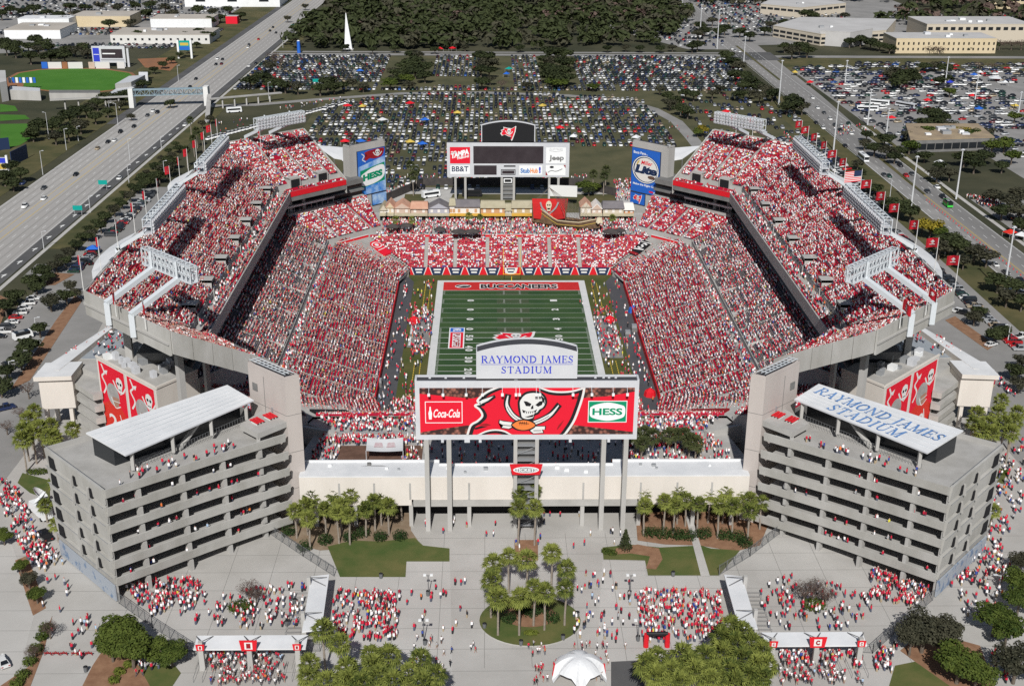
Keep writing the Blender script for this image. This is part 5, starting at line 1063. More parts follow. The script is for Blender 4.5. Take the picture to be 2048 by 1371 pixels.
    if sx > 0:
        # blue name painted on the canopy, read from the plaza side
        R_v = Vector((C[1].x-C[2].x, C[1].y-C[2].y, 0)); U_v = Vector((C[3].x-C[2].x, C[3].y-C[2].y, .8)); U_v = U_v-R_v*(U_v.dot(R_v)/R_v.dot(R_v))
        A = Art((C[2].x, C[2].y, 29.73), R_v, U_v, R_v.length, U_v.length, (0, 0, 340, 100))
        serif_text(A, "RAYMOND JAMES", 8, 10, 328, 44, "roof_blue", 4, 0.05, 0.12); serif_text(A, "STADIUM", 76, 56, 262, 90, "roof_blue", 4, 0.1, 0.12); A.build("roof_lettering", t)
    # roof-level people
    for _ in range(26):
        s_, d_ = random.uniform(4, L-8), random.uniform(1.0, 4.5)
        p = P(s_, d_, 25.3); CROWD_STAND.append((p[0], p[1], p[2], random.uniform(0, 6.28)))
    for k, z in enumerate(LEV[1:]):
        for _ in range(7): p = P(random.uniform(2, L-4), random.uniform(.5, 1.6), z-1.1); CROWD_STAND.append((p[0], p[1], p[2], random.uniform(0, 6.28)))
ramp(-1); ramp(1)

# ================================================================ CLUB LOUNGES beside the ramps
def lounge(sx):
    sd = "left" if sx < 0 else "right"
    t = thing("club_lounge", (sx*112, -76, 0), "cream and grey club lounge block with white roof edge under the %s upper deck" % sd, "building", "club lounge blocks")
    q = lambda x, y: (sx*abs(x), y)
    # cream block on pillars, with a coping
    P = [q(128.6, -62.0), q(119.8, -70.5), q(113, -63), q(122, -54)]
    cc = [sum(p[0] for p in P)/4, sum(p[1] for p in P)/4]; grow = lambda k: [(cc[0]+(x-cc[0])*k, cc[1]+(y-cc[1])*k) for x, y in P]
    fx, fy = at2(85, 818, 7), at2(152, 815, 7)
    B0, B1 = (fx[0], fx[1]), (fy[0], fy[1]); B0, B1 = q(*B0), q(*B1)
    dp = lambda p, d_: (p[0], p[1]+d_)
    b = MB(); b.prism([B0, B1, dp(B1, 9), dp(B0, 9)], 7.0, 15.4, "cream_wall"); b.build("front_block", t)
    b = MB(); e = 0.9; b.prism([(B0[0]+sx*e, B0[1]-e), (B1[0]-sx*.2, B1[1]-e), (B1[0]-sx*.2, B1[1]+9), (B0[0]+sx*e, B0[1]+9)], 15.4, 16.6, "cream_wall", "white_roof"); b.build("coping", t)
    b = MB()
    for x, y in ((B0[0]-sx*.8, B0[1]+.8), (B1[0]+sx*1.5, B1[1]+.8), (B0[0]-sx*.8, B0[1]+8)): b.box(x-.5, y-.5, 0, x+.5, y+.5, 7.0, "cream_wall")
    b.build("pillars", t)
    # white sloping roof edge running beside the drive
    W0, W1 = q(*at2(75, 742, 16.4)), q(*at2(235, 640, 16.4)); I0_, I1_ = q(*at2(118, 742, 16.4)), q(*at2(246, 640, 16.4))
    b = MB(); b.hexa([(*W0, 7.5), (*I0_, 7.5), (*I1_, 7.5), (*W1, 7.5)], [(*W0, 16.4), (*I0_, 16.7), (*I1_, 16.7), (*W1, 16.4)], "cream_wall", "white_roof"); b.build("roof_edge", t)
    # terrace of blue-grey paving with people
    T = [q(*at2(x, y, 15.2)) for x, y in ((118, 718), (250, 716), (268, 630), (246, 640))]
    b = MB(); b.prism(T, 13.6, 15.2, "concrete_panel", "blue_deck"); b.build("terrace_floor", t)
    for _ in range(60):
        a, c_ = random.random(), random.random(); p = lerp2(lerp2(T[0], T[1], a), lerp2(T[3], T[2], a), c_); CROWD_STAND.append((p[0], p[1], 15.2, random.uniform(0, 6.28)))
    T2 = [q(*at2(x, y, 15.2)) for x, y in ((118, 718), (190, 745), (265, 730), (250, 716))]; b = MB(); b.prism(T2, 11, 15.1, "concrete_panel", "concrete"); b.build("terrace_step", t)
    # fan-shaped balconies stacked below
    for k, (zz, px0, py0) in enumerate(((13.6, 0, 0), (10.2, 0, 0), (6.8, 0, 0), (3.4, 0, 0))):
        C_ = [q(*at2(x, y, 13.6)) for x, y in ((144, 762), (186, 790), (205, 786), (200, 740), (160, 742))]
        b = MB(); b.prism(C_, zz-1.6, zz, "concrete_weathered", "concrete"); b.build("balcony", t)
    C_ = [q(*at2(x, y, 13.6)) for x, y in ((160, 752), (196, 776), (205, 770), (200, 740), (165, 740))]; b = MB(); b.prism(C_, 0, 13.4, "concrete_dark"); b.build("stair_core", t)
    # big box with the two player banners
    Zt = 23.0; K0, K1 = Vector(q(*at2(192, 714, Zt))), Vector(q(*at2(312, 778, Zt))); uu = (K1-K0).normalized(); K2 = Vector(q(*at2(395, 742, Zt))); K3 = K0+(K2-K1)
    b = MB(); b.prism([tuple(K0), tuple(K1), tuple(K2), tuple(K3)], 0, Zt, "cream_wall", "concrete"); b.build("banner_block", t)
    b = MB()
    for (p, r_) in ((K0, K1), (K1, K2)): c_ = (p+r_)/2; b.obox(c_, (r_-p).normalized(), (p-r_).length/2, .2, Zt, Zt+.6, "cream_wall")
    b.build("parapet", t)
    for k in range(22):
        a, c_ = random.uniform(.06, .85), random.uniform(.12, .9); p = K0.lerp(K1, a)+(K2-K1)*c_; s_ = random.uniform(.5, 1.1); b = MB(); b.obox(p, uu, s_, s_*.8, Zt, Zt+random.uniform(.8, 2.0), random.choice(["silver_panel", "rail_metal", "white_paint", "silver_panel"])); b.build("roof_plant", t)
    nn = Vector((uu.y, -uu.x)); nn = nn if nn.y < 0 else -nn
    Lk = (K1-K0).length
    for k in range(2):
        p0, p1 = K0+uu*(Lk*(.02+.49*k)), K0+uu*(Lk*(.48+.49*k))
        if sx > 0: p0, p1 = p1, p0
        R_v = Vector((p1.x-p0.x, p1.y-p0.y, 0)); O = Vector((p0.x+nn.x*.05, p0.y+nn.y*.05, 3.0))
        ban = thing("wall_banner", O, "tall red banner with a helmeted player and a white skull on the %s lounge wall, %s of two" % (sd, ("left" if k == (0 if sx < 0 else 1) else "right")), "banner", "player banners on the lounge walls")
        A = Art(O, R_v, (0, 0, 1), R_v.length, Zt-3.4, (0, 0, 100, 210))
        A.rect(0, 0, 100, 210, "off_white", 0.5); A.rect(2, 2, 98, 208, "sign_red", 1)
        A.stroke(A.curve([(14, 8), (22, 30), (12, 45), (24, 70), (12, 95)]), 5, "off_white", 2); A.poly([(20, 24), (36, 18), (30, 34)], "off_white", 2)
        A.skull(62, 22, 92, 74, 2)
        A.poly([(4, 208), (4, 130), (30, 112), (76, 118), (97, 140), (97, 208)], "jersey_brown" if k else "orange_red", 2)
        A.ell(48, 86, 23, 34, "helmet", 3); A.poly([(44, 92), (68, 88), (66, 116), (50, 120)], "skin_print", 4); A.stroke(A.curve([(40, 96), (52, 122), (72, 112)]), 3, "off_white", 5); A.stroke([(46, 104), (72, 100)], 2, "off_white", 5)
        A.text("2" if (sx < 0 and k == 0) else "90" if sx > 0 else "7", 22, 150, 52 if sx < 0 else 70, 196, "off_white", 4, bold=.02)
        A.stroke([(66, 140), (80, 205)], 3, "off_white", 4); A.build("print", ban)
    b = MB(); D_ = [K2, K2+(K2-K1).normalized()*16]; 
    b.obox((D_[0]+D_[1])/2, (K2-K1).normalized(), 8, .3, 0, 21, "concrete_panel"); b.build("side_wall", t)
lounge(-1); lounge(1)

# ================================================================ CORNER ADVERTISING TOWERS
def adtower(sx):
    t = thing("advertising_tower", (sx*55, 113, 0), ("blue tower billboard with green and white oval sign at the far left deck end" if sx < 0 else "blue tower billboard with round beer sign at the far right deck end"), "billboard")
    q = lambda x, y: (sx*x, y)
    p0, p1 = Vector(q(62.2, 105.6)), Vector(q(49.4, 118.4)); u = (p1-p0).normalized(); v = Vector((-sx, -1)).normalized()
    b = MB(); b.obox((p0+p1)/2-v*2.2, u, (p1-p0).length/2, 2.0, 0, 37.6, "concrete_panel", "roof_membrane_dark"); b.build("shaft", t)
    b = MB()
    for w0, w1 in ((0, .05), (.95, 1)): c_ = p0.lerp(p1, (w0+w1)/2)-v*2.2; b.obox(c_, v, 2.0, .2, 37.6, 38.3, "concrete_panel")
    b.obox((p0+p1)/2-v*.3, u, (p1-p0).length/2, .1, 37.6, 38.3, "concrete_panel"); b.build("parapet", t)
    a, c_ = Vector(q(59.7, 108.1)), Vector(q(49.6, 118.2))
    if sx > 0: a, c_ = c_, a
    Rv = (c_-a); W = Rv.length; O = Vector((a.x+v.x*.25, a.y+v.y*.25, 17.6))
    b = MB(); b.obox((a+c_)/2, Rv.normalized(), W/2, .22, 17.6, 35.5, "navy"); b.build("panel", t)
    A = Art(O, (Rv.x, Rv.y, 0), (0, 0, 1), W, 17.9, (0, 0, 100, 170))
    if sx < 0:
        A.rect(1, 1, 99, 169, "sky_art", 1); A.poly([(1, 1), (99, 1), (99, 34), (60, 44), (1, 60)], "board_blue", 1.5)
        A.poly(A.curve([(24, 10), (44, 4), (90, 3), (96, 12), (86, 34), (60, 38), (44, 34), (30, 40), (24, 30), (34, 22), (24, 10)]), "dark_red", 2); A.stroke(A.curve([(16, 12), (24, 22), (18, 34), (28, 44)]), 3, "off_white", 2); A.skull(62, 4, 82, 32, 3)
        A.poly([(8, 76), (96, 58), (96, 128), (8, 142)], "sign_green", 2); A.poly(A.curve([(12, 92), (50, 72), (92, 68), (92, 112), (56, 132), (12, 132), (12, 92)]), "sign_white", 3); A.text("HESS", 17, 92, 88, 118, "sign_green", 4, bold=.07, rise=9)
    else:
        A.rect(1, 1, 99, 169, "board_blue", 1); A.text("Bucs Fans...", 6, 12, 56, 22, "sign_white", 2, bold=.03)
        A.ell(50, 78, 48, 54, "navy", 2); A.ell(50, 78, 46, 52, "sign_white", 3); A.ell(50, 78, 43, 49, "navy", 3.5); A.ell(51, 78, 40, 46, "house_white", 4)
        A.text("Miller", 34, 44, 74, 60, "sign_red", 5, shear=.2, bold=.02); A.text("Lite", 10, 60, 93, 96, "sign_white", 5, shear=.2, bold=.12); A.text("Lite", 12, 62, 91, 95, "navy", 6, shear=.2, bold=.07); A.ell(72, 104, 13, 7, "brown_deck", 5); A.poly([(22, 50), (30, 44), (20, 68), (17, 66)], "gold", 5)
        A.text("Make the Right Call!", 8, 134, 90, 144, "sign_white", 2, bold=.03); A.rect(66, 156, 80, 162, "sign_red", 2); A.rect(82, 158, 96, 163, "sign_white", 2)
    A.build("advertisement", t)
    a2, c2 = Vector(q(54.9, 112.9)), Vector(q(49.6, 118.2))
    if sx > 0: a2, c2 = c2, a2
    Rv = c2-a2; b = MB(); b.obox((a2+c2)/2, Rv.normalized(), Rv.length/2, .22, 12.6, 17.2, "navy"); b.build("panel", t)
    A = Art((a2.x+v.x*.25, a2.y+v.y*.25, 12.6), (Rv.x, Rv.y, 0), (0, 0, 1), Rv.length, 4.6, (0, 0, 75, 46)); A.rect(1, 1, 74, 45, "sky_art" if sx < 0 else "board_blue", 1)
    if sx > 0: A.emblem(14, 4, 62, 44, 2)
    A.build("advertisement", t)
    cn = thing("tensile_canopy", (sx*78, 118, 0), "white tensile roof sloping down behind the far %s deck end" % ("left" if sx < 0 else "right"), "canopy", "white roofs behind the far deck ends")
    b = MB(); pts = [at(x, y, z) for x, y, z in ((630, 290, 33), (704, 296, 31), (702, 322, 29), (668, 316, 30))]; pts = [(sx*abs(p.x), p.y, p.z) for p in pts]; b.hexa([(x, y, z-.25) for x, y, z in pts], pts, "white_roof"); b.build("roof", cn)
    for x, y, z in pts[1:]: b = MB(); b.tube((x, y, 0), (x, y, z-.2), .2, .2, 6, "concrete_dark"); b.build("mast", cn)
adtower(-1); adtower(1)

# ================================================================ PIRATE VILLAGE on the far terrace
def house(px0, px1, pyb, zt, walls, roof, kind, label, dep=7.0):
    a, c_ = at(px0, pyb, ZW), at(px1, pyb, ZW); y = 101.5; a = at(px0, pyb, ZW); k = (y-CAM.y)/(a.y-CAM.y); x0 = CAM.x+(a.x-CAM.x)*k; x1 = CAM.x+(c_.x-CAM.x)*k
    t = thing("village_house", ((x0+x1)/2, y, ZW), label, "house", "painted village houses behind the far stand"); h = zt
    b = MB(); b.box(x0+.1, y, ZW, x1-.1, y+dep, ZW+h, walls); b.build("wall", t)
    b = MB(); xm = (x0+x1)/2
    if kind == "gable":
        for yy0, yy1 in ((y-.4, y+dep+.4),):
            b.hexa([(x0-.2, yy0, ZW+h), (x1+.2, yy0, ZW+h), (x1+.2, yy1, ZW+h), (x0-.2, yy1, ZW+h)], [(xm-.05, yy0, ZW+h+2.3), (xm+.05, yy0, ZW+h+2.3), (xm+.05, yy1, ZW+h+2.3), (xm-.05, yy1, ZW+h+2.3)], roof)
    else:
        b.hexa([(x0-.2, y-.8, ZW+h-.3), (x1+.2, y-.8, ZW+h-.3), (x1+.2, y+dep+.3, ZW+h-.3), (x0-.2, y+dep+.3, ZW+h-.3)], [(x0+.1, y+2.6, ZW+h+1.7), (x1-.1, y+2.6, ZW+h+1.7), (x1-.1, y+4, ZW+h+1.7), (x0+.1, y+4, ZW+h+1.7)], roof)
    b.build("roof", t)
    if kind == "gable":
        b = MB(); b.face([(x0+.3, y-.42, ZW+h+.05), (x1-.3, y-.42, ZW+h+.05), (xm, y-.42, ZW+h+2.0)], walls); b.build("gable_end", t)
    n_ = max(2, int((x1-x0)/2.6))
    for i in range(n_):
        xx = x0+(x1-x0)*(i+.5)/n_
        b = MB(); b.box(xx-.5, y-.06, ZW+3.3, xx+.5, y+.02, ZW+min(h-.5, 4.8), "house_white" if walls != "house_white" else "house_orange"); b.build("window", t)
        b = MB(); b.box(xx-.7, y-.05, ZW, xx+.7, y+.02, ZW+2.3, "dark_void"); b.build("door", t)
    b = MB(); b.hexa([(x0, y-1.7, ZW+2.3), (x1, y-1.7, ZW+2.3), (x1, y-.06, ZW+2.9), (x0, y-.06, ZW+2.9)], [(x0, y-1.7, ZW+2.4), (x1, y-1.7, ZW+2.4), (x1, y-.06, ZW+3.0), (x0, y-.06, ZW+3.0)], "awning_yellow" if walls in ("house_white", "house_orange", "house_yellow") else "roof_tan"); b.build("awning", t)
HS = [(760, 776, 446, 4.2, "house_cream", "roof_tan", "gable", "small cream house at the left end of the pirate village"), (772, 790, 446, 5.2, "tan_wall", "roof_terra", "gable", "narrow tan tower house with terracotta cap in the pirate village"), (788, 822, 444, 5.0, "peach", "roof_terra", "gable", "peach house with a pink gable in the pirate village"),
      (822, 856, 444, 5.2, "peach", "roof_terra", "hip", "peach house with flat brownish roof in the pirate village"), (857, 899, 444, 5.0, "house_grey", "roof_slate", "gable", "grey blue gabled house in the pirate village"), (899, 911, 444, 6.5, "house_white", "roof_tan", "hip", "narrow white house beside the grey gable in the pirate village"), (910, 960, 442, 6.0, "house_white", "roof_slate", "hip", "white house with slate roof and yellow awning in the pirate village"),
      (961, 1010, 442, 5.6, "house_orange", "roof_tan", "hip", "orange house with tan roof left of the stair in the pirate village"), (1010, 1023, 442, 4.5, "concrete_panel", "roof_tan", "hip", "grey narrow block between the orange and yellow village houses"), (1023, 1070, 442, 5.6, "house_yellow", "roof_tan", "hip", "yellow house with tan roof beside the pirate ship"),
      (1160, 1182, 442, 5.6, "house_cream", "roof_terra", "gable", "cream gabled house right of the pirate ship mast"), (1182, 1204, 442, 4.8, "peach", "house_white", "gable", "peach gabled house with white roof near the right end of the village"), (1205, 1247, 442, 5.4, "house_cream", "roof_slate", "hip", "cream house with slate roof and green shutters in the pirate village"), (1247, 1267, 442, 4.8, "brick_orange", "house_white", "hip", "plain orange brick block at the right end of the village")]
for h in HS: house(*h)
# pirate ship
sh = thing("pirate_ship", (20, 92, ZW), "wooden pirate ship with red skull sail standing on the far terrace", "ship")
b = MB(); st = []; ns = 16
for i in range(ns+1):
    f = i/ns; x = 8.8+25.5*f; wd = 3.3*(sin(pi*min(1, .16+f*.9)))**.6*(1-.86*max(0, f-.72)/.28); top = 4.0+5.6*max(0, .36-f)/.36+1.7*max(0, f-.7)/.3; yy = 95.5-11.0*f
    st.append((x, yy, wd, top, 0.3+1.9*max(0, f-.75)/.25))
for (x0, y0, w0, t0, k0), (x1, y1, w1, t1, k1) in zip(st[:-1], st[1:]):
    for sgn in (-1, 1):
        q1 = [(x0, y0+sgn*w0, ZW+t0), (x1, y1+sgn*w1, ZW+t1), (x1, y1+sgn*w1*.9, ZW+k1+1.7), (x0, y0+sgn*w0*.9, ZW+k0+1.7)]; q2 = [q1[3], q1[2], (x1, y1+sgn*.2, ZW+k1), (x0, y0+sgn*.2, ZW+k0)]
        for q_ in (q1, q2): b.face(q_ if sgn < 0 else q_[::-1], "ship_wood")
    b.face([(x0, y0-w0, ZW+t0-.9), (x1, y1-w1, ZW+t1-.9), (x1, y1+w1, ZW+t1-.9), (x0, y0+w0, ZW+t0-.9)], "ship_dark")
x, y, wd, tp, kk = st[0]; b.face([(x, y-wd, ZW+tp), (x, y+wd, ZW+tp), (x, y+wd*.9, ZW+2), (x, y-wd*.9, ZW+2)], "ship_dark"); b.build("hull", sh)
b = MB()
for i in range(ns): a, c_ = st[i], st[i+1]; b.beam((a[0], a[1]-a[2]-.05, ZW+a[3]), (c_[0], c_[1]-c_[2]-.05, ZW+c_[3]), .25, .3, "tan_wall"); b.beam((a[0], a[1]-a[2]*.96-.05, ZW+a[3]-1.5), (c_[0], c_[1]-c_[2]*.96-.05, ZW+c_[3]-1.5), .12, .16, "gold")
b.build("rail", sh)
for f, H in ((.30, 27.0), (.52, 20.0), (.12, 11)):
    i = int(f*ns); x, y = st[i][0], st[i][1]; b = MB(); b.tube((x, y, ZW+1), (x, y, ZW+H*.62), .28, .2, 7, "off_white" if f < .4 else "ship_wood"); b.build("mast", sh)
mx, my = st[int(.30*ns)][:2]; px_ = at(1128, 400, ZW+8)
b = MB(); b.path([st[-1][:2]+(ZW+5.2,), (st[-1][0]+3.5, st[-1][1]-1.2, ZW+6.6)], .22, .1, 6, "ship_wood"); b.build("bowsprit", sh)
b = MB(); sx0, sx1, sy_ = mx-6.6, mx+7.2, my-1.0; sz0, sz1 = ZW+3.8, ZW+11.6; nn_ = 8
for i in range(nn_):
    for j in range(4):
        f = lambda u, v_: (sx0+(sx1-sx0)*u + (1-v_)*1.4*(1 if u < .5 else -1)*(abs(u-.5)), sy_-.9*sin(pi*u)*sin(pi*v_*.8+.3), sz0+(sz1-sz0)*v_ - .5*sin(pi*u)*(1-v_))
        b.face([f(i/nn_, j/4), f((i+1)/nn_, j/4), f((i+1)/nn_, (j+1)/4), f(i/nn_, (j+1)/4)], "sail_red")
b.build("sail", sh)
A = Art((sx0, sy_-1.25, sz0), (1, 0, 0), (0, 0, 1), sx1-sx0, sz1-sz0, (0, 0, 138, 78)); A.ell(64, 22, 11, 17, "bone", 1); A.poly([(56, 34), (72, 34), (70, 46), (58, 46)], "bone", 1); A.ell(60, 22, 3, 3.5, "ship_dark", 2, 10); A.ell(68, 22, 3, 3.5, "ship_dark", 2, 10); A.rect(59, 38, 69, 40, "ship_dark", 2)
A.stroke(A.curve([(32, 12), (40, 34), (62, 56)]), 6, "rail_metal", .6); A.stroke(A.curve([(100, 12), (90, 34), (68, 56)]), 6, "rail_metal", .6); A.poly([(52, 52), (78, 52), (82, 70), (48, 70)], "orange_red", 1); A.build("sail_emblem", sh)
b = MB()
for k in range(9): b.beam((mx, my-.2, ZW+15.8), (mx+7+k*1.2, my-4+.1*k, ZW+4.4), .06, .06, "rigging"); b.beam((mx+6+k*.9, my-3.6, ZW+4.6+k*.0), (mx+4+k*1.6, my-1.5, ZW+10.5), .05, .05, "rigging")
for k in range(5): b.beam((mx, my-.2, ZW+15.8), (mx-6-k*.6, my+2, ZW+7.5), .05, .05, "rigging")
b.build("rigging", sh)
b = MB(); c_ = st[-1]
for k in range(10):
    a = pi*k/9; b.tube((c_[0]-.3+.95*cos(a*2), c_[1]-.6+.95*sin(a*2), ZW+4.2+.3*(k % 2)), (c_[0]-.3+.6*cos(a*2), c_[1]-.6+.6*sin(a*2), ZW+6.3), .5, .25, 6, "bone")
b.build("skull_figurehead", sh)
for i, (px, py, sp) in enumerate(((786, 452, 20), (812, 450, 18), (880, 458, 17), (918, 462, 22), (945, 462, 22), (1223, 462, 24), (1240, 460, 16))):
    p = at(px, py, ZW+3.2); b = MB(); r_ = sp/2.0*.22; n_ = 8
    for k in range(n_):
        a, c_ = 2*pi*k/n_, 2*pi*(k+1)/n_; b.face([(p.x+r_*1.3*cos(a), p.y+r_*cos(0)*sin(a), p.z), (p.x+r_*1.3*cos(c_), p.y+r_*sin(c_), p.z), (p.x, p.y, p.z+1.1)], "canopy_dark"); b.face([(p.x+r_*1.3*cos(c_), p.y+r_*sin(c_), p.z-.35), (p.x+r_*1.3*cos(a), p.y+r_*sin(a), p.z-.35), (p.x+r_*1.3*cos(a), p.y+r_*sin(a), p.z), (p.x+r_*1.3*cos(c_), p.y+r_*sin(c_), p.z)][::-1], "canopy_dark")
    t = thing("patio_umbrella", (p.x, p.y, ZW), "dark tent shaped umbrella over the village terrace crowd, %s from the left" % ["first", "second", "third", "fourth", "fifth", "sixth", "seventh"][i], "umbrella", "dark umbrellas on the village terrace"); b.build("canopy", t)
    b = MB(); b.tube((p.x, p.y, ZW), (p.x, p.y, p.z+1.0), .08, .08, 6, "pole_metal"); b.build("pole", t)

# ================================================================ FIELD FURNITURE
gp = thing("goal_post", (0.2, 56.5, 0), "yellow goal post with two tall uprights at the far end zone", "goal post")
b = MB(); b.path([(0.2, 56.5, 0), (0.2, 56.5, 1.8), (0.2, 55.9, 2.7), (0.2, 54.9, 3.05)], .13, .12, 7, "goal_yellow"); b.build("support", gp)
b = MB(); b.tube((-2.82, 54.9, 3.05), (3.22, 54.9, 3.05), .1, .1, 6, "goal_yellow"); b.build("crossbar", gp)
for x in (-2.82, 3.22): b = MB(); b.tube((x, 54.9, 3.05), (x, 54.9, 13.7), .1, .08, 6, "goal_yellow"); b.build("upright", gp)
for sx, nm in ((-1, "left"), (1, "right")):
    for k, y in enumerate((-4, 6, 16)):
        b = MB(); x = sx*33.2; b.box(x-.3, y-3.6, .42, x+.3, y+3.6, .52, "off_white"); b.box(x+sx*.3-.05, y-3.6, .5, x+sx*.3+.05, y+3.6, .95, "off_white")
        for yy in (-3, 0, 3): b.box(x-.25, y+yy-.05, .02, x+.25, y+yy+.05, .42, "rail_metal")
        b.build("team_bench", None, "white team bench on the %s sideline, %s of three from the near end" % (nm, ["first", "second", "third"][k]), "bench", "team benches on the sidelines")
for (px, py, lab, m_) in ((828, 638, "red dome tent at the left sideline of the field", "red_paint"), (748, 808, "red tent by the near left corner of the field", "red_paint"), (1300, 783, "red tent beside the right sideline track", "red_paint"), (1220, 637, "red equipment tent on the right sideline", "red_paint"), (1267, 617, "small blue tent beside the right track", "board_blue")):
    p = at(px, py, 1.2); b = MB(); n_ = 8; r_ = 1.8
    for k in range(n_):
        a, c_ = 2*pi*k/n_, 2*pi*(k+1)/n_; g_ = lambda a, r, z: (p.x+r*cos(a), p.y+r*sin(a), z)
        b.face([g_(a, r_, .01), g_(c_, r_, .01), g_(c_, r_*.85, 1.5), g_(a, r_*.85, 1.5)], m_); b.face([g_(a, r_*.85, 1.5), g_(c_, r_*.85, 1.5), (p.x, p.y, 2.5)], m_)
    b.build("tent", None, lab, "tent", "sideline tents")
for i, (px, py) in enumerate(((790, 567), (775, 615), (768, 668), (765, 690), (758, 770), (1255, 672), (1268, 660), (1285, 668))):
    p = at(px, py, 0); b = MB(); b.box(p.x-.9, p.y-1.6, 0, p.x+.9, p.y+1.6, 1.1, "concrete_dark"); b.box(p.x-.8, p.y-.9, 1.1, p.x+.8, p.y+.9, 2.0, "rail_metal"); b.build("camera_cart", None, "grey equipment cart on the dark track, %s" % ["left side, first from the far end", "left side, second from the far end", "left side, third from the far end", "left side, fourth from the far end", "left side, nearest the camera", "right side, left of three", "right side, middle of three", "right side, right of three"][i], "cart", "equipment carts on the field track")
# ================================================================ PLANTS
def rot_rand(): 
    a, b_, c_ = random.uniform(0, 2*pi), random.uniform(-1, 1), random.uniform(0, 2*pi); return a, b_, c_
def leafy(blobs, n, size, mat_, flat_=0.5, seed=0):
    """leaf clumps (small bent quads) spread on and inside a set of ellipsoid limbs -> mesh"""
    r = random.Random(seed); b = MB(); wts = [bl[3]*bl[4]*bl[5] for bl in blobs]
    for _ in range(n):
        cx, cy, cz, rx, ry, rz = r.choices(blobs, wts)[0]
        while True:
            x, y, z = r.uniform(-1, 1), r.uniform(-1, 1), r.uniform(-1, 1); d = x*x+y*y+z*z
            if 0.05 < d < 1: break
        k = (0.62+0.38*r.random())/sqrt(d); x, y, z = x*k, y*k, z*k
        if z < -0.55: z = -0.55*r.random()
        p = Vector((cx+x*rx, cy+y*ry, cz+z*rz)); nrm = (Vector((x, y, z*1.2+flat_))+Vector((r.gauss(0, .45), r.gauss(0, .45), r.gauss(0, .35)))).normalized()
        a = nrm.orthogonal().normalized(); a = (a*cos(t := r.uniform(0, 6.28))+nrm.cross(a)*sin(t)); c_ = nrm.cross(a); s_ = size*r.uniform(.6, 1.35)
        b.face([p-a*s_, p-c_*s_*.62+nrm*s_*.18, p+a*s_, p+c_*s_*.62+nrm*s_*.18], mat_)
    return b
def oak_shape(seed, R=4.0, H=8.0):
    r = random.Random(seed); bl = [(0, 0, H*.66, R*.72, R*.72, H*.26)]
    for k in range(9):
        a = 2*pi*k/9+r.uniform(-.3, .3); q = R*r.uniform(.42, .72); bl.append((q*cos(a), q*sin(a), H*r.uniform(.48, .80), R*r.uniform(.28, .46), R*r.uniform(.28, .46), H*r.uniform(.11, .19)))
    return bl
def trunk_mesh(name, H, R, seed, m_="bark"):
    r = random.Random(seed); b = MB(); b.path([(0, 0, -.1), (.05*H*.1, 0, H*.2), (r.uniform(-.2, .2), r.uniform(-.2, .2), H*.45)], .05*H*.8, .03*H, 7, m_)
    for k in range(5):
        a = 2*pi*k/5+r.uniform(-.4, .4); b.path([(0, 0, H*.36), (R*.3*cos(a), R*.3*sin(a), H*.52), (R*.58*cos(a), R*.58*sin(a), H*r.uniform(.62, .8))], .024*H, .007*H, 5, m_)
    return b.mesh(name)
SPEC = {"oak": ("oak_leaf", 0.48, 1000), "grey": ("oak_grey", 0.42, 800), "bright": ("bright_leaf", 0.45, 950), "autumn": ("autumn_leaf", 0.42, 950), "bare": ("bare_leaf", 0.22, 420)}
PROTO = {}
for kind, (lm, sz, n) in SPEC.items():
    for v in range(3):
        bl = oak_shape(v*7+len(kind)); PROTO[kind, v] = (leafy(bl, n, sz, lm, seed=v+31).mesh("crown"), trunk_mesh("trunk", 8.0, 4.0, v))
for v in range(2):      # foreground trees: finer leaves
    bl = oak_shape(50+v, 4.0, 8.0); PROTO["fore", v] = (leafy(bl, 3600, .27, "bright_leaf", seed=v+5).mesh("crown"), trunk_mesh("trunk", 8.0, 4.0, v+9))
    PROTO["foreb", v] = (leafy(bl, 3000, .25, "oak_grey", seed=v+8).mesh("crown"), trunk_mesh("trunk", 8.0, 4.0, v+12))
    PROTO["forebare", v] = (leafy(bl, 1500, .14, "bare_leaf", seed=v+15).mesh("crown"), trunk_mesh("trunk", 8.0, 4.0, v+12))
ALLTREES = []
def tree(kind, px, py, R, H, label, group, crown_at=True, z=0.0, name="tree"):
    """px,py: pixel of the crown's middle (crown_at) or of the foot"""
    p = at(px, py, z+H*.62) if crown_at else at(px, py, z)
    v = random.randrange(2 if kind.startswith("fore") else 3); cr, tr = PROTO[kind, v]
    t = thing(name, (p.x, p.y, z), label, "tree", group, random.uniform(0, 6.28)); t.scale = (R/4.0, R/4.0, H/8.0)
    for nm, me in (("crown", cr), ("trunk", tr)): o = bpy.data.objects.new(nm, me); COL.objects.link(o); o.parent = t
    ALLTREES.append(t); return t
TWORD = {"oak": "dark green rounded tree", "grey": "thin grey green tree", "bright": "fresh green tree", "autumn": "yellow leaved autumn tree", "bare": "leafless brown tree", "fore": "round leafy green tree", "foreb": "brownish sparse crowned tree", "forebare": "bare twiggy reddish tree"}
def grove(pts, where, group):
    for e in pts:
        px, py, R, H = e[:4]
        if (not group.startswith(("trees in the bottom", "bare", "small"))): R *= 1.25; H *= 1.12
        kind = e[4] if len(e) > 4 else random.choice(["oak", "oak", "oak", "grey"]); tree(kind, px, py, R, H, TWORD[kind]+" "+where, group)
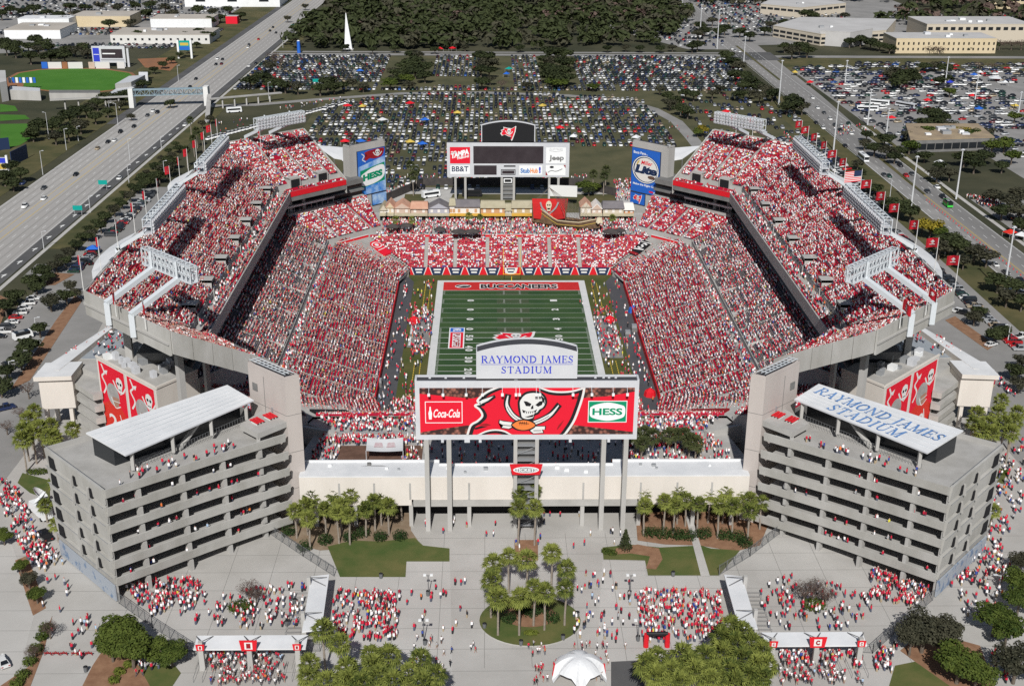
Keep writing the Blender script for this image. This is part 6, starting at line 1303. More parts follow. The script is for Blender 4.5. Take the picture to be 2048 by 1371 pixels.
# palms: a fan of folded leaflets on each stalk
def palm_crown(seed, m_, nf=30, Lf=1.15):
    r = random.Random(seed); b = MB()
    for k in range(nf):
        f = k/nf; el = radians(80-125*f+r.uniform(-9, 9)); az = k*2.39996+r.uniform(-.2, .2); d = Vector((cos(az)*cos(el), sin(az)*cos(el), sin(el))); base = Vector((0, 0, .15)); tip = base+d*Lf*r.uniform(.75, .95)
        side = d.cross(UP); side = side.normalized() if side.length > .05 else Vector((1, 0, 0)); nrm = side.cross(d)
        b.face([base-side*.03, tip-side*.05, tip+side*.05, base+side*.03], m_)
        for j in range(9):
            a = radians(-88+22*j); u = (d*cos(a)+side*sin(a)); L = (.82+.28*cos(a))*r.uniform(.85, 1.1); e = tip+u*L-UP*(.22+.28*abs(sin(a)))*L*.7; m2 = tip+u*L*.5+nrm*.06; w_ = u.cross(nrm).normalized()*.12
            b.face([tip, m2-w_, e, m2+w_], m_)
    return b.mesh("crown")
PALMC = [palm_crown(k, "palm_leaf") for k in range(4)]+[palm_crown(9, "palm_dark")]
def palm_trunk(seed):
    r = random.Random(seed); b = MB(); b.path([(0, 0, -.1), (.04, .03, 2.5), (r.uniform(-.15, .15), r.uniform(-.15, .15), 5.5), (0, 0, 8.0)], .24, .19, 8, "palm_bark"); b.path([(0, 0, 7.3), (0, 0, 8.1)], .34, .2, 8, "bark"); return b.mesh("trunk")
PALMT = [palm_trunk(k) for k in range(3)]
def palm(px, py, label, group, H=8.4, z=0.0, dark=False, sc=1.0):
    p = at(px, py, z+H); t = thing("palm_tree", (p.x, p.y, z), label, "palm tree", group, random.uniform(0, 6.28)); k = H/8.2
    o = bpy.data.objects.new("crown", PALMC[4] if dark else random.choice(PALMC[:4])); COL.objects.link(o); o.parent = t; o.location = (0, 0, H-.2); s_ = random.uniform(1.08, 1.34)*sc; o.scale = (s_, s_, s_)
    o = bpy.data.objects.new("trunk", random.choice(PALMT)); COL.objects.link(o); o.parent = t; o.scale = (1, 1, k); ALLTREES.append(t)
for px, py in ((590, 1021), (623, 994), (646, 986), (668, 989), (701, 989), (718, 974), (742, 970), (766, 972), (802, 984), (761, 998), (730, 1018), (697, 1028), (680, 1013), (617, 1038), (649, 1017), (675, 1024), (612, 1012), (776, 1012), (748, 1002)): palm(px, py, "palm tree in the planted bed left of the scoreboard columns", "palms in the left bed", random.uniform(6.6, 8.2))
for px, py in ((1358, 982), (1290, 985), (1312, 966), (1336, 962), (1384, 964), (1400, 978), (1424, 954), (1450, 982), (1478, 985), (1500, 998), (1524, 1005), (1290, 1012), (1330, 1002), (1398, 1008), (1440, 1012), (1468, 1012), (1374, 1000), (1350, 1010), (1420, 988), (1500, 1022)): palm(px, py, "palm tree in the planted bed right of the scoreboard columns", "palms in the right bed", random.uniform(6.8, 8.6))
for px, py in ((1039, 986), (1068, 979), (1037, 1015), (1070, 1015)): palm(px, py, "tall palm in the small square bed before the ticket sign", "palms in the square bed", 9.6)
for px, py in ((986, 1127), (1018, 1113), (1054, 1120), (1104, 1106), (1133, 1137), (982, 1161), (996, 1195), (1039, 1195), (1090, 1185), (1131, 1176), (1068, 1177)): palm(px, py, "palm tree standing on the round island", "palms on the round island", 8.8, sc=1.08)
for px, py in ((646, 1260), (679, 1287), (619, 1326), (616, 1352), (694, 1338), (747, 1329), (777, 1312), (742, 1310), (841, 1319), (817, 1346), (872, 1350), (700, 1360), (759, 1350), (655, 1362), (789, 1364), (846, 1366), (722, 1368)): palm(px, py, "palm tree in the bottom clump left of the island", "palms in the bottom left clump", 9.0, sc=1.12)
for px, py in ((1315, 1314), (1294, 1329), (1365, 1311), (1407, 1314), (1461, 1254), (1485, 1263), (1470, 1287), (1503, 1287), (1524, 1299), (1443, 1305), (1485, 1317), (1515, 1329), (1425, 1341), (1461, 1341), (1389, 1341), (1339, 1341), (1497, 1350), (1533, 1330), (1419, 1359), (1312, 1352), (1380, 1326), (1444, 1276), (1470, 1364), (1360, 1362), (1522, 1352)): palm(px, py, "palm tree in the bottom clump right of the island", "palms in the bottom right clump", 9.0, sc=1.14)
for px, py in ((57, 839), (49, 861), (80, 854), (102, 850), (99, 873), (144, 858), (68, 822), (110, 873), (44, 880), (64, 866)): palm(px, py, "palm tree by the cream lounge block at the left", "palms by the left lounge", 8.6, sc=1.1)
for px, py in ((1946, 847), (1964, 861), (1978, 847), (1996, 826), (2010, 847), (2028, 843), (2035, 826), (2003, 801), (1985, 865), (1955, 828), (2022, 866)): palm(px, py, "palm tree by the cream lounge block at the right", "palms by the right lounge", 8.6, sc=1.1)
for px, py in ((1289, 864), (1272, 872), (1338, 870), (1353, 868), (1369, 868), (1380, 880), (1392, 886), (1306, 872), (1284, 886)): palm(px, py, "dark palm among the crowd on the patio behind the ticket building", "palms on the patio", 5.2, 8.2, True, 1.0)
for px, py in ((820, 330), (832, 340), (826, 352), (1187, 348), (1212, 340), (1208, 352)): palm(px, py, "palm tree behind the far scoreboard yard", "palms behind the village", 9, 0, True, 1.1)
for px, py in ((380, 240), (392, 262), (404, 272), (386, 278), (372, 300)): palm(px, py, "palm tree beside the highway near the footbridge", "palms near the footbridge", 9, 0, True, 1.1)
for px, py in ((90, 1010), (112, 1048), (1985, 1020), (110, 965)): palm(px, py, "low palm beside a ramp building wall", "palms beside the ramps", 4.5, 0, False, .9)
for px, py in ((938, 432), (960, 434), (824, 440), (1225, 436), (792, 440)): palm(px, py, "small palm among the village houses", "palms in the village", 5.0, ZW, False, .75)
# foreground trees
grove([(240, 1262, 5.0, 8.5, "fore"), (262, 1290, 4.6, 8.2, "fore"), (300, 1298, 3.8, 5.4, "fore"), (342, 1306, 3.6, 5.0, "fore"), (222, 1290, 3.4, 6.0, "fore")], "in the planted corner at the bottom left", "trees in the bottom left corner")
grove([(1850, 1256, 5.0, 9, "foreb"), (1888, 1262, 4.6, 9, "foreb"), (1920, 1322, 5.2, 8, "fore"), (1955, 1342, 4.0, 7, "fore"), (1824, 1270, 3.4, 7.5, "foreb"), (1992, 1232, 4.4, 7.5, "fore"), (2016, 1256, 3.6, 7, "fore"), (2034, 1322, 4.6, 8, "foreb"), (2040, 1160, 3.6, 7, "fore"), (2044, 1120, 3.0, 6, "foreb"), (2040, 1196, 3.2, 6.5, "fore")], "in the planted strip at the bottom right", "trees in the bottom right corner")
grove([(496, 1176, 2.6, 5.0, "forebare"), (512, 1186, 2.0, 4.4, "forebare")], "over the hedge in the left court", "bare trees in the courts")
grove([(1610, 1180, 3.0, 5.5, "forebare"), (1652, 1186, 2.6, 5.2, "forebare"), (1630, 1170, 2.4, 5.4, "forebare")], "over the hedge in the right court", "bare trees in the courts")
grove([(40, 1130, 1.9, 3.6, "fore"), (56, 1156, 2.3, 4.0, "foreb"), (72, 1186, 2.2, 4.0, "fore"), (98, 1254, 2.2, 4.2, "forebare"), (64, 1300, 1.8, 3.8, "forebare"), (6, 1070, 2.4, 4, "fore")], "in the street bed at the lower left", "small trees in the lower left street bed")
def bush(px, py, rx, rz, label, group, m_="shrub_leaf", n=420, ry=None, z=.02, rot=0.0, name="shrub", cat="shrub"):
    p = at(px, py, z); b = leafy([(p.x, p.y, z+rz*.45, rx, ry or rx, rz*.75), (p.x+rx*.3, p.y, z+rz*.5, rx*.6, (ry or rx)*.6, rz*.6), (p.x-rx*.35, p.y+.1, z+rz*.45, rx*.6, (ry or rx)*.6, rz*.6)], n, .2, m_, seed=int(px+py))
    b.build(name, None, label, cat, group)
for px, py in ((609, 1098), (651, 1085), (700, 1078), (726, 1070), (761, 1078), (800, 1076), (577, 1068)): bush(px, py, 1.9, 2.0, "clipped dark green shrub in front of the left palms", "shrubs before the left palms")
for px, py in ((1300, 1070), (1325, 1072), (1352, 1074), (1408, 1072), (1448, 1075), (1490, 1090), (1474, 1078), (1376, 1076)): bush(px, py, 2.1, 2.1, "clipped dark green shrub in front of the right palms", "shrubs before the right palms")
for px, py in ((1018, 1240), (1104, 1240), (1062, 1228), (1046, 1222), (1082, 1222)): bush(px, py, 1.8, 1.7, "green shrub in the middle of the round island", "shrubs on the round island", z=.17)
bush(1062, 1267, 1.7, .8, "low lime green hedge mound at the front of the round island", None, "lime_leaf", 260, .9, .15)
bush(482, 1217, 3.0, 1.5, "long rounded green hedge in the left court", None, "bright_leaf", 900, 2.6); bush(1628, 1212, 2.8, 1.5, "long rounded green hedge in the right court", None, "bright_leaf", 900, 2.6)
bush(75, 945, 3.2, 1.0, "clipped green hedge under the left lounge palms", None, "bright_leaf", 600, 1.6); bush(2002, 945, 2.4, 1.0, "clipped green hedge under the right lounge palms", None, "bright_leaf", 500, 1.4)
for k, (px, py) in enumerate(((46, 1352), (60, 1325), (72, 1300), (84, 1276), (92, 1258), (34, 1371))): bush(px, py, 1.5, 1.3, "segment of the clipped hedge along the lower left street, %s from the top" % ["sixth", "fourth", "third", "second", "first", "fifth"][k] if False else "clipped hedge along the lower left street", "hedge along the lower left street", "bright_leaf", 360, 1.6)
for px, py in ((240, 1345), (258, 1330), (228, 1362)): bush(px, py, 1.2, 1.0, "yellow green low shrub at the bottom left corner", "yellow shrubs at the bottom left", "lime_leaf", 260)
for px, py in ((1224, 1107), (1212, 1104)): bush(px, py, 1.2, .9, "low green hedge at the corner of the right lawn", "hedge at the right lawn corner", "bright_leaf", 220)
p = at(1250, 1100, 0); b = MB()        # conifer
t = thing("pine_tree", (p.x, p.y, 0), "small dark conifer at the edge of the right forecourt bed", "tree")
cn = MB()
for k in range(9): cn.add(leafy([(0, 0, .9+k*.52, 1.75*(1-k/9.5), 1.75*(1-k/9.5), .4)], 90, .22, "oak_leaf", .2, k))
me = cn.mesh("crown"); o = bpy.data.objects.new("crown", me); COL.objects.link(o); o.parent = t
b.path([(0, 0, 0), (0, 0, 4.5)], .14, .04, 6, "bark"); o = bpy.data.objects.new("trunk", b.mesh("trunk")); COL.objects.link(o); o.parent = t
# trees round the stadium drives
grove([(100, 600, 3.4, 6), (58, 690, 3.2, 6), (40, 716, 3.0, 5.5), (78, 655, 2.6, 5), (132, 590, 2.6, 5.4), (140, 570, 2.2, 5), (150, 585, 2.2, 4.6), (60, 560, 3.2, 6), (84, 540, 3.2, 6), (30, 590, 3, 6), (10, 610, 3.2, 6), (12, 740, 2.6, 5), (0, 770, 3, 5.5), (55, 775, 2.0, 5, "bare"), (38, 822, 1.8, 3.5, "bare"), (12, 850, 2, 4, "bare")], "between the left drives", "trees beside the left drive")
hedge = [(70+i*14.5, 575-i*14.2) for i in range(21)]
grove([(x+random.uniform(-5, 5), y+random.uniform(-5, 5), random.uniform(2.0, 3.0), random.uniform(3.6, 5.2)) for x, y in hedge]+[(x-9, y-4, 2.0, 3.4) for x, y in hedge[2:]]+[(330, 330, 3.6, 6), (318, 350, 3.2, 6), (300, 360, 3.0, 5)], "in the leafy belt between highway and left car park", "trees between highway and left car park")
grove([(332, 335, 4.2, 7), (345, 322, 3.4, 6), (286, 352, 3, 5), (404, 246, 2.5, 5, "grey"), (420, 236, 2.5, 5)], "beside the highway verge", "trees on the highway verge")
grove([(1975, 510, 4.2, 7, "grey"), (1950, 500, 3.8, 7, "grey"), (1998, 560, 4.0, 7), (2015, 590, 3.6, 6.5), (1900, 480, 5, 8.5), (1880, 492, 4.4, 8), (1918, 488, 4.2, 8), (1862, 452, 4.4, 8, "autumn"), (1880, 462, 3.2, 6, "bright"), (1846, 448, 2.6, 6, "bright"), (1800, 412, 4.4, 8), (1822, 422, 4, 7.5), (1780, 404, 3.2, 6.5), (1750, 376, 3.6, 6.5), (1735, 372, 2.6, 5), (1716, 326, 2.8, 5), (1722, 345, 2.4, 5), (1950, 632, 2.8, 5), (1960, 622, 2.4, 5), (1990, 668, 2.8, 5), (2006, 660, 2.6, 4.6), (2035, 570, 3.4, 6), (2045, 600, 3, 6), (1928, 520, 2.8, 5.5, "grey"), (2034, 740, 2.8, 5.5), (2046, 720, 2.6, 5), (2040, 765, 2.6, 5)], "between the right deck and the avenue", "trees beside the right drive")
grove([(1734, 268, 3.5, 6), (1770, 276, 4.5, 7), (1750, 295, 4.5, 7), (1775, 300, 4.5, 7), (1790, 312, 4.0, 6), (1730, 285, 3, 6), (1820, 290, 4.5, 7, "bright"), (1800, 300, 4, 6), (1850, 310, 3.6, 6), (1875, 345, 4.4, 7, "grey"), (1900, 345, 4, 6.5, "grey"), (1930, 312, 4.6, 8), (1950, 325, 5, 8), (1970, 310, 4.2, 7), (1985, 290, 4.4, 7.5, "bright"), (2010, 285, 4.6, 8, "bright"), (2025, 310, 4, 7, "bright"), (2005, 330, 3.6, 6), (1880, 330, 3.4, 6), (1990, 390, 5, 7.5, "grey"), (2020, 400, 5, 8, "grey"), (2040, 420, 5, 8, "grey"), (2005, 420, 4, 6.5), (2035, 385, 4, 7, "grey"), (2046, 450, 4, 7)], "among the car parks across the avenue", "trees across the avenue")
grove([(1590, 205, 6.2, 10.5), (1575, 212, 4.4, 8), (1605, 212, 4.4, 8), (1582, 198, 4, 9)], "standing alone beside the avenue", "big clump beside the avenue")
grove([(1452, 110, 5, 9), (1464, 122, 5, 9), (1478, 130, 5, 9), (1470, 148, 5, 8), (1490, 150, 5, 8.5), (1502, 160, 5, 9), (1488, 170, 4.5, 8), (1515, 172, 4.6, 8), (1530, 178, 4.6, 8.5), (1545, 186, 4.2, 8), (1500, 184, 4, 7), (1480, 188, 4, 7), (1520, 192, 4, 7), (1440, 175, 4, 6, "grey"), (1425, 185, 3.6, 6, "grey"), (1372, 185, 4, 6.5), (1388, 188, 4, 7), (1350, 200, 4.4, 7), (1362, 215, 4.2, 7), (1376, 222, 4, 7), (1340, 205, 4, 7), (1335, 190, 3.6, 6), (1405, 258, 3.4, 6, "autumn"), (1396, 262, 2.6, 5, "bright"), (1320, 178, 3.2, 5.5)], "between the grass lot and the avenue", "trees between the grass lot and the avenue")
grove([(500, 160, 6, 8), (525, 152, 6, 9), (548, 165, 6, 9), (570, 170, 5, 8), (595, 172, 4.6, 8), (655, 162, 6, 9), (640, 175, 5.5, 8), (668, 172, 5.5, 8), (685, 170, 4, 7), (705, 164, 4, 7, "grey"), (726, 172, 4, 6, "grey"), (540, 130, 5, 8), (560, 120, 5, 8, "bare"), (545, 110, 4.6, 8, "bare")], "at the left end of the grass lot", "trees at the left end of the grass lot")
grove([(800, 145, 6, 9), (812, 130, 6, 9), (826, 122, 6, 9), (830, 140, 6.5, 9), (846, 132, 6, 9), (815, 155, 5, 7, "bright"), (850, 150, 5, 8), (780, 165, 5, 7, "bright"), (790, 158, 4, 6), (818, 168, 4, 6), (834, 108, 5, 8), (822, 108, 5, 8), (786, 142, 4.5, 7, "grey")], "in the left clump amid the grass lot", "left tree clump in the grass lot")
grove([(960, 110, 6, 9), (976, 112, 6, 9), (968, 125, 6, 9), (985, 125, 5, 8), (962, 138, 5.5, 8), (978, 140, 5.5, 8), (964, 162, 5.5, 8), (980, 158, 4, 6), (1004, 165, 4, 6, "bare"), (1054, 170, 4, 6, "grey")], "in the middle clump amid the grass lot", "middle tree clump in the grass lot")
grove([(1096, 100, 6, 9), (1112, 104, 6.5, 10), (1128, 106, 6, 9), (1090, 118, 6, 9), (1106, 120, 6.5, 9.5), (1124, 122, 6.5, 9.5), (1138, 124, 5, 8), (1094, 134, 6, 9), (1112, 138, 6.5, 9.5), (1130, 140, 6, 9), (1098, 150, 6, 8.5), (1116, 154, 6.5, 9), (1136, 154, 5.5, 8), (1106, 164, 5, 6.5, "bright"), (1122, 166, 5, 6.5, "bright"), (1186, 172, 4, 5, "bright")], "in the right clump amid the grass lot", "right tree clump in the grass lot")
grove([(1168, 370, 3.6, 5, "bright"), (1186, 372, 3.4, 5, "bright"), (1178, 380, 2.6, 4)], "in the service yard right of the far scoreboard", "trees in the service yard")
grove([(x, 96+random.uniform(-3, 3), 3.4, 5.5) for x in (690, 745, 790, 870, 930, 1040, 1215, 1252, 1280, 1320, 1345)], "along the cross street behind the lot", "trees along the cross street")
# left of the highway
grove([(60+i*19+random.uniform(-5, 5), 262-i*8+random.uniform(-6, 6), random.uniform(3.5, 5.4), random.uniform(6, 9)) for i in range(13)]+[(110, 272, 4, 7), (136, 262, 4.4, 8), (160, 248, 4.4, 8), (190, 232, 4, 7), (180, 215, 4.6, 8), (150, 245, 3.4, 6), (20, 330, 4, 7), (8, 352, 4.4, 7), (40, 345, 4, 7), (25, 365, 3.6, 6), (60, 270, 4, 5), (215, 222, 3.6, 6), (240, 208, 3.4, 6), (262, 232, 2.5, 4)], "along the ballpark side of the highway", "trees along the ballpark side of the highway")
grove([(240+i*17, 178-i*10, 3.0, 5) for i in range(10)], "in the hedge row beyond the footbridge", "hedge row beyond the footbridge")
grove([(x, y+random.uniform(-3, 3), random.uniform(4.4, 6.2), random.uniform(7, 10)) for x, y in ((12, 95), (32, 90), (56, 92), (76, 100), (96, 96), (112, 104), (130, 96), (100, 112), (30, 102), (60, 108), (10, 82), (150, 98), (165, 95), (175, 104), (128, 108), (85, 84), (70, 78))], "behind the ballpark outfield", "trees behind the ballpark outfield")
grove([(x, y, random.uniform(4.5, 6.5), random.uniform(7, 10)) for x, y in ((20, 18), (44, 22), (66, 16), (92, 24), (118, 30), (140, 12), (128, 40), (170, 14), (200, 10), (235, 14), (270, 10), (300, 8), (330, 14), (155, 26), (2, 26), (260, 44), (218, 46), (290, 26), (345, 26), (395, 18), (425, 22), (455, 18), (480, 30), (440, 34), (420, 40), (276, 68), (372, 70), (402, 64), (414, 70))], "among the buildings at the top left", "trees among the top left buildings")
grove([(575, 36, 3.4, 6), (610, 12, 3.2, 6), (340, 205, 3.0, 5)], "on the highway median", "trees on the highway median")
# right top offices
grove([(1570, 44, 5, 8), (1590, 46, 5, 8), (1625, 30, 6, 11), (1640, 40, 5, 9), (1610, 26, 5, 9), (1560, 56, 5, 7), (1530, 60, 5, 7), (1540, 48, 5, 7), (1690, 30, 5, 7), (1600, 92, 6, 10), (1585, 100, 6, 10), (1615, 100, 6, 9), (1570, 92, 5, 8), (1700, 82, 5, 8), (1722, 78, 6, 9), (1742, 84, 6, 9), (1760, 90, 5, 7), (1780, 95, 5, 7), (1860, 96, 5, 6, "bare"), (1880, 98, 5, 6, "bare"), (1910, 92, 5, 6), (1930, 94, 5, 6), (1955, 92, 5, 7), (1980, 88, 6, 8), (2000, 86, 6, 8, "bare"), (2024, 86, 6, 8, "bare"), (2044, 86, 6, 8, "bare"), (1480, 62, 5, 8), (1500, 70, 5, 8), (1450, 56, 5, 9), (1440, 62, 5, 9), (1410, 60, 5, 8), (1400, 50, 5, 8), (1425, 40, 5, 8), (1396, 66, 5, 8), (1385, 92, 5, 8), (1395, 88, 5, 8)], "around the offices at the top right", "trees around the top right offices")
grove([(1790, 142, 6, 9), (1805, 150, 6, 10), (1820, 145, 6, 9), (1800, 162, 6, 9), (1830, 155, 5, 8), (1780, 148, 5, 8), (1850, 132, 5, 7), (1870, 130, 5, 7), (1890, 135, 5, 7), (1895, 155, 4, 6), (1880, 160, 4, 6), (1900, 182, 4, 6, "bright"), (1860, 225, 6, 9), (1880, 232, 6, 9), (1870, 245, 6, 9), (1850, 245, 5, 8), (1895, 250, 5, 8), (1860, 262, 5, 8, "bright"), (1885, 262, 5, 8), (1920, 262, 5, 7.5, "autumn"), (1940, 268, 5, 8, "bright"), (1840, 262, 4, 7), (1820, 270, 4, 7), (1975, 262, 4, 6), (2030, 232, 4, 6, "bright"), (1960, 128, 4, 5, "bare"), (1985, 130, 4, 5, "bare")], "between the car parks across the avenue", "trees between the car parks")
WN = {}
for t in ALLTREES: WN.setdefault(t["label"], []).append(t)
def place_words(ts):
    """copies get their own place in the group: row from the front, then from left"""
    ts = sorted(ts, key=lambda o: project(o.location)[0])
    for i, o in enumerate(ts): o["label"] = o["label"]+", "+ORD_(i)+" from left"
def ORD_(i):
    L = ["first", "second", "third", "fourth", "fifth", "sixth", "seventh", "eighth", "ninth", "tenth", "eleventh", "twelfth"]
    return L[i] if i < 12 else "%d%s" % (i+1, "th" if (i+1) % 100 in (11, 12, 13) else {1: "st", 2: "nd", 3: "rd"}.get((i+1) % 10, "th"))
for L, ts in WN.items():
    if len(ts) > 1: place_words(ts)
sh_ = {}
for o in list(COL.objects):
    if o.name.startswith("shrub") and o.parent is None: sh_.setdefault(o["label"], []).append(o)
for L, ts in sh_.items():
    if len(ts) > 1: place_words(ts)
# the far wood: one mass
wd = MB(); r = random.Random(5)
def woods(poly, n, R0, R1, mats, dens=26):
    xs, ys = [p[0] for p in poly], [p[1] for p in poly]; L = []; fill_in(poly, n, L)
    for x, y in L:
        R = r.uniform(R0, R1); H = R*r.uniform(1.3, 1.8); m_ = r.choice(mats)
        wd.add(leafy([(x, y, H*.62, R, R, H*.36), (x+R*.4, y, H*.55, R*.6, R*.6, H*.25), (x-R*.3, y+R*.3, H*.75, R*.5, R*.5, H*.2)], dens, R*.42, m_, .6, r.randrange(10**6)))
def fill_in(poly, n, L):
    xs, ys = [p[0] for p in poly], [p[1] for p in poly]
    while len(L) < n:
        x, y = r.uniform(min(xs), max(xs)), r.uniform(min(ys), max(ys)); c = False; j = len(poly)-1
        for i in range(len(poly)):
            if (poly[i][1] > y) != (poly[j][1] > y) and x < (poly[j][0]-poly[i][0])*(y-poly[i][1])/(poly[j][1]-poly[i][1])+poly[i][0]: c = not c
            j = i
        if c: L.append((x, y))
woods([(-170, 612), (60, 612), (130, 640), (150, 700), (186, 830), (186, 1300), (-178, 1300), (-172, 780)], 1500, 5, 8, ["oak_leaf", "oak_leaf", "oak_leaf", "oak_grey"], 30)
woods([(40, 780), (150, 780), (160, 900), (60, 900)], 90, 4, 6, ["bare_leaf"]); woods([(-120, 720), (-30, 720), (-30, 800), (-120, 800)], 50, 4, 6, ["bare_leaf", "oak_grey"])
woods([(330, 760), (640, 700), (900, 900), (900, 1400), (480, 1300), (430, 900)], 700, 6, 9, ["oak_leaf", "oak_grey", "oak_leaf", "bare_leaf"]); woods([(204, 900), (420, 930), (420, 1400), (204, 1400)], 260, 6, 9, ["oak_leaf", "oak_grey"])
woods([(-900, 1150), (-240, 1150), (-240, 1700), (-1100, 1700)], 300, 7, 10, ["oak_leaf", "oak_grey"])
wd.build("woodland", None, "dark green and brown wood beyond the car parks", "wood", kind="stuff")

# ================================================================ VEHICLES
def car_mesh(kind):
    """body with cabin, glass as its own mesh; +x is the front"""
    L, W, H, hood, c0, c1, c2, c3 = {"sedan": (4.6, 1.78, 1.42, .86, -1.75, -1.1, .55, 1.25), "suv": (4.8, 1.88, 1.78, 1.02, -2.25, -2.0, .75, 1.35), "pickup": (5.6, 1.95, 1.82, 1.08, -.55, -.35, 1.05, 1.65), "van": (5.1, 1.96, 1.9, 1.1, -2.45, -2.3, 1.3, 2.1)}[kind]
    b = MB(); h, w_ = L/2, W/2; zb = .28
    prof = [(-h, .42), (-h+.06, hood*.93), (-h+.25, hood), (h-.55, hood*.95), (h-.08, hood*.76), (h, .42), (h-.1, zb), (-h+.1, zb)]
    def ring(y, ins): return [(x*(1-ins*.03), y, z) for x, z in prof]
    a, c_, d, e = ring(-w_+.1, .6), ring(-w_, 0), ring(w_, 0), ring(w_-.1, .6)
    i0 = len(b.v); k = b.mi("car_paint"); n = len(prof)
    for rg in (c_, d): b.v += rg
    for j in range(n): j2 = (j+1) % n; b.f.append((i0+j, i0+j2, i0+n+j2, i0+n+j)[::-1]); b.m.append(k)
    b.f.append(tuple(i0+j for j in range(n))); b.m.append(k); b.f.append(tuple(i0+n+j for j in reversed(range(n)))); b.m.append(k)
    ww, wt = w_-.08, w_-.28
    b.hexa([(c1+.02, -wt, H-.06), (c2-.02, -wt, H-.06), (c2-.02, wt, H-.06), (c1+.02, wt, H-.06)], [(c1+.1, -wt+.05, H), (c2-.1, -wt+.05, H), (c2-.1, wt-.05, H), (c1+.1, wt-.05, H)], "car_paint", None, False)
    for x in (c0+.02, (c0+c3)/2-.05, c3-.12):
        xt = c1+(x-c0)*(c2-c1)/(c3-c0)
        for s in (-1, 1): b.beam((x, s*(ww-.0), hood-.03), (xt, s*(wt+.0), H-.05), .09, .07, "car_paint")
    for s in (-1, 1):
        b.box(h-.12, s*w_*.72-.2, .58, h+.015, s*w_*.72+.2, .74, "headlight"); b.box(-h-.015, s*w_*.74-.18, .62, -h+.1, s*w_*.74+.18, .8, "taillight")
    if kind == "pickup": b.box(-h+.15, -w_+.14, hood+.002, -.65, w_-.14, hood+.012, "tyre")
    g = MB(); g.hexa([(c0, -ww, hood-.02), (c3, -ww, hood-.04), (c3, ww, hood-.04), (c0, ww, hood-.02)], [(c1, -wt, H-.05), (c2, -wt, H-.05), (c2, wt, H-.05), (c1, wt, H-.05)], "car_glass", None, False)
    wl = MB(); wl.tube((0, -.12, 0), (0, .12, 0), .33, .33, 10, "tyre"); wl.tube((0, -.13, 0), (0, .13, 0), .19, .19, 8, "rim")
    return b.mesh("car_body"), g.mesh("windows"), wl.mesh("wheel"), (L, W)
CM = {k: car_mesh(k) for k in ("sedan", "suv", "pickup", "van")}
CARS = []; LOTCARS = []
KW = [("sedan", .48), ("suv", .30), ("pickup", .14), ("van", .08)]
def place_car(x, y, rot, where, group, color=None, kind=None, wheels=True):
    kind = kind or random.choices([k for k, _ in KW], [v for _, v in KW])[0]; ci = color if color is not None else random.choices(range(len(CARPAL)), CARW)[0]
    CARS.append((cdist((x, y, 0)), x, y, rot, where, group, ci, kind))
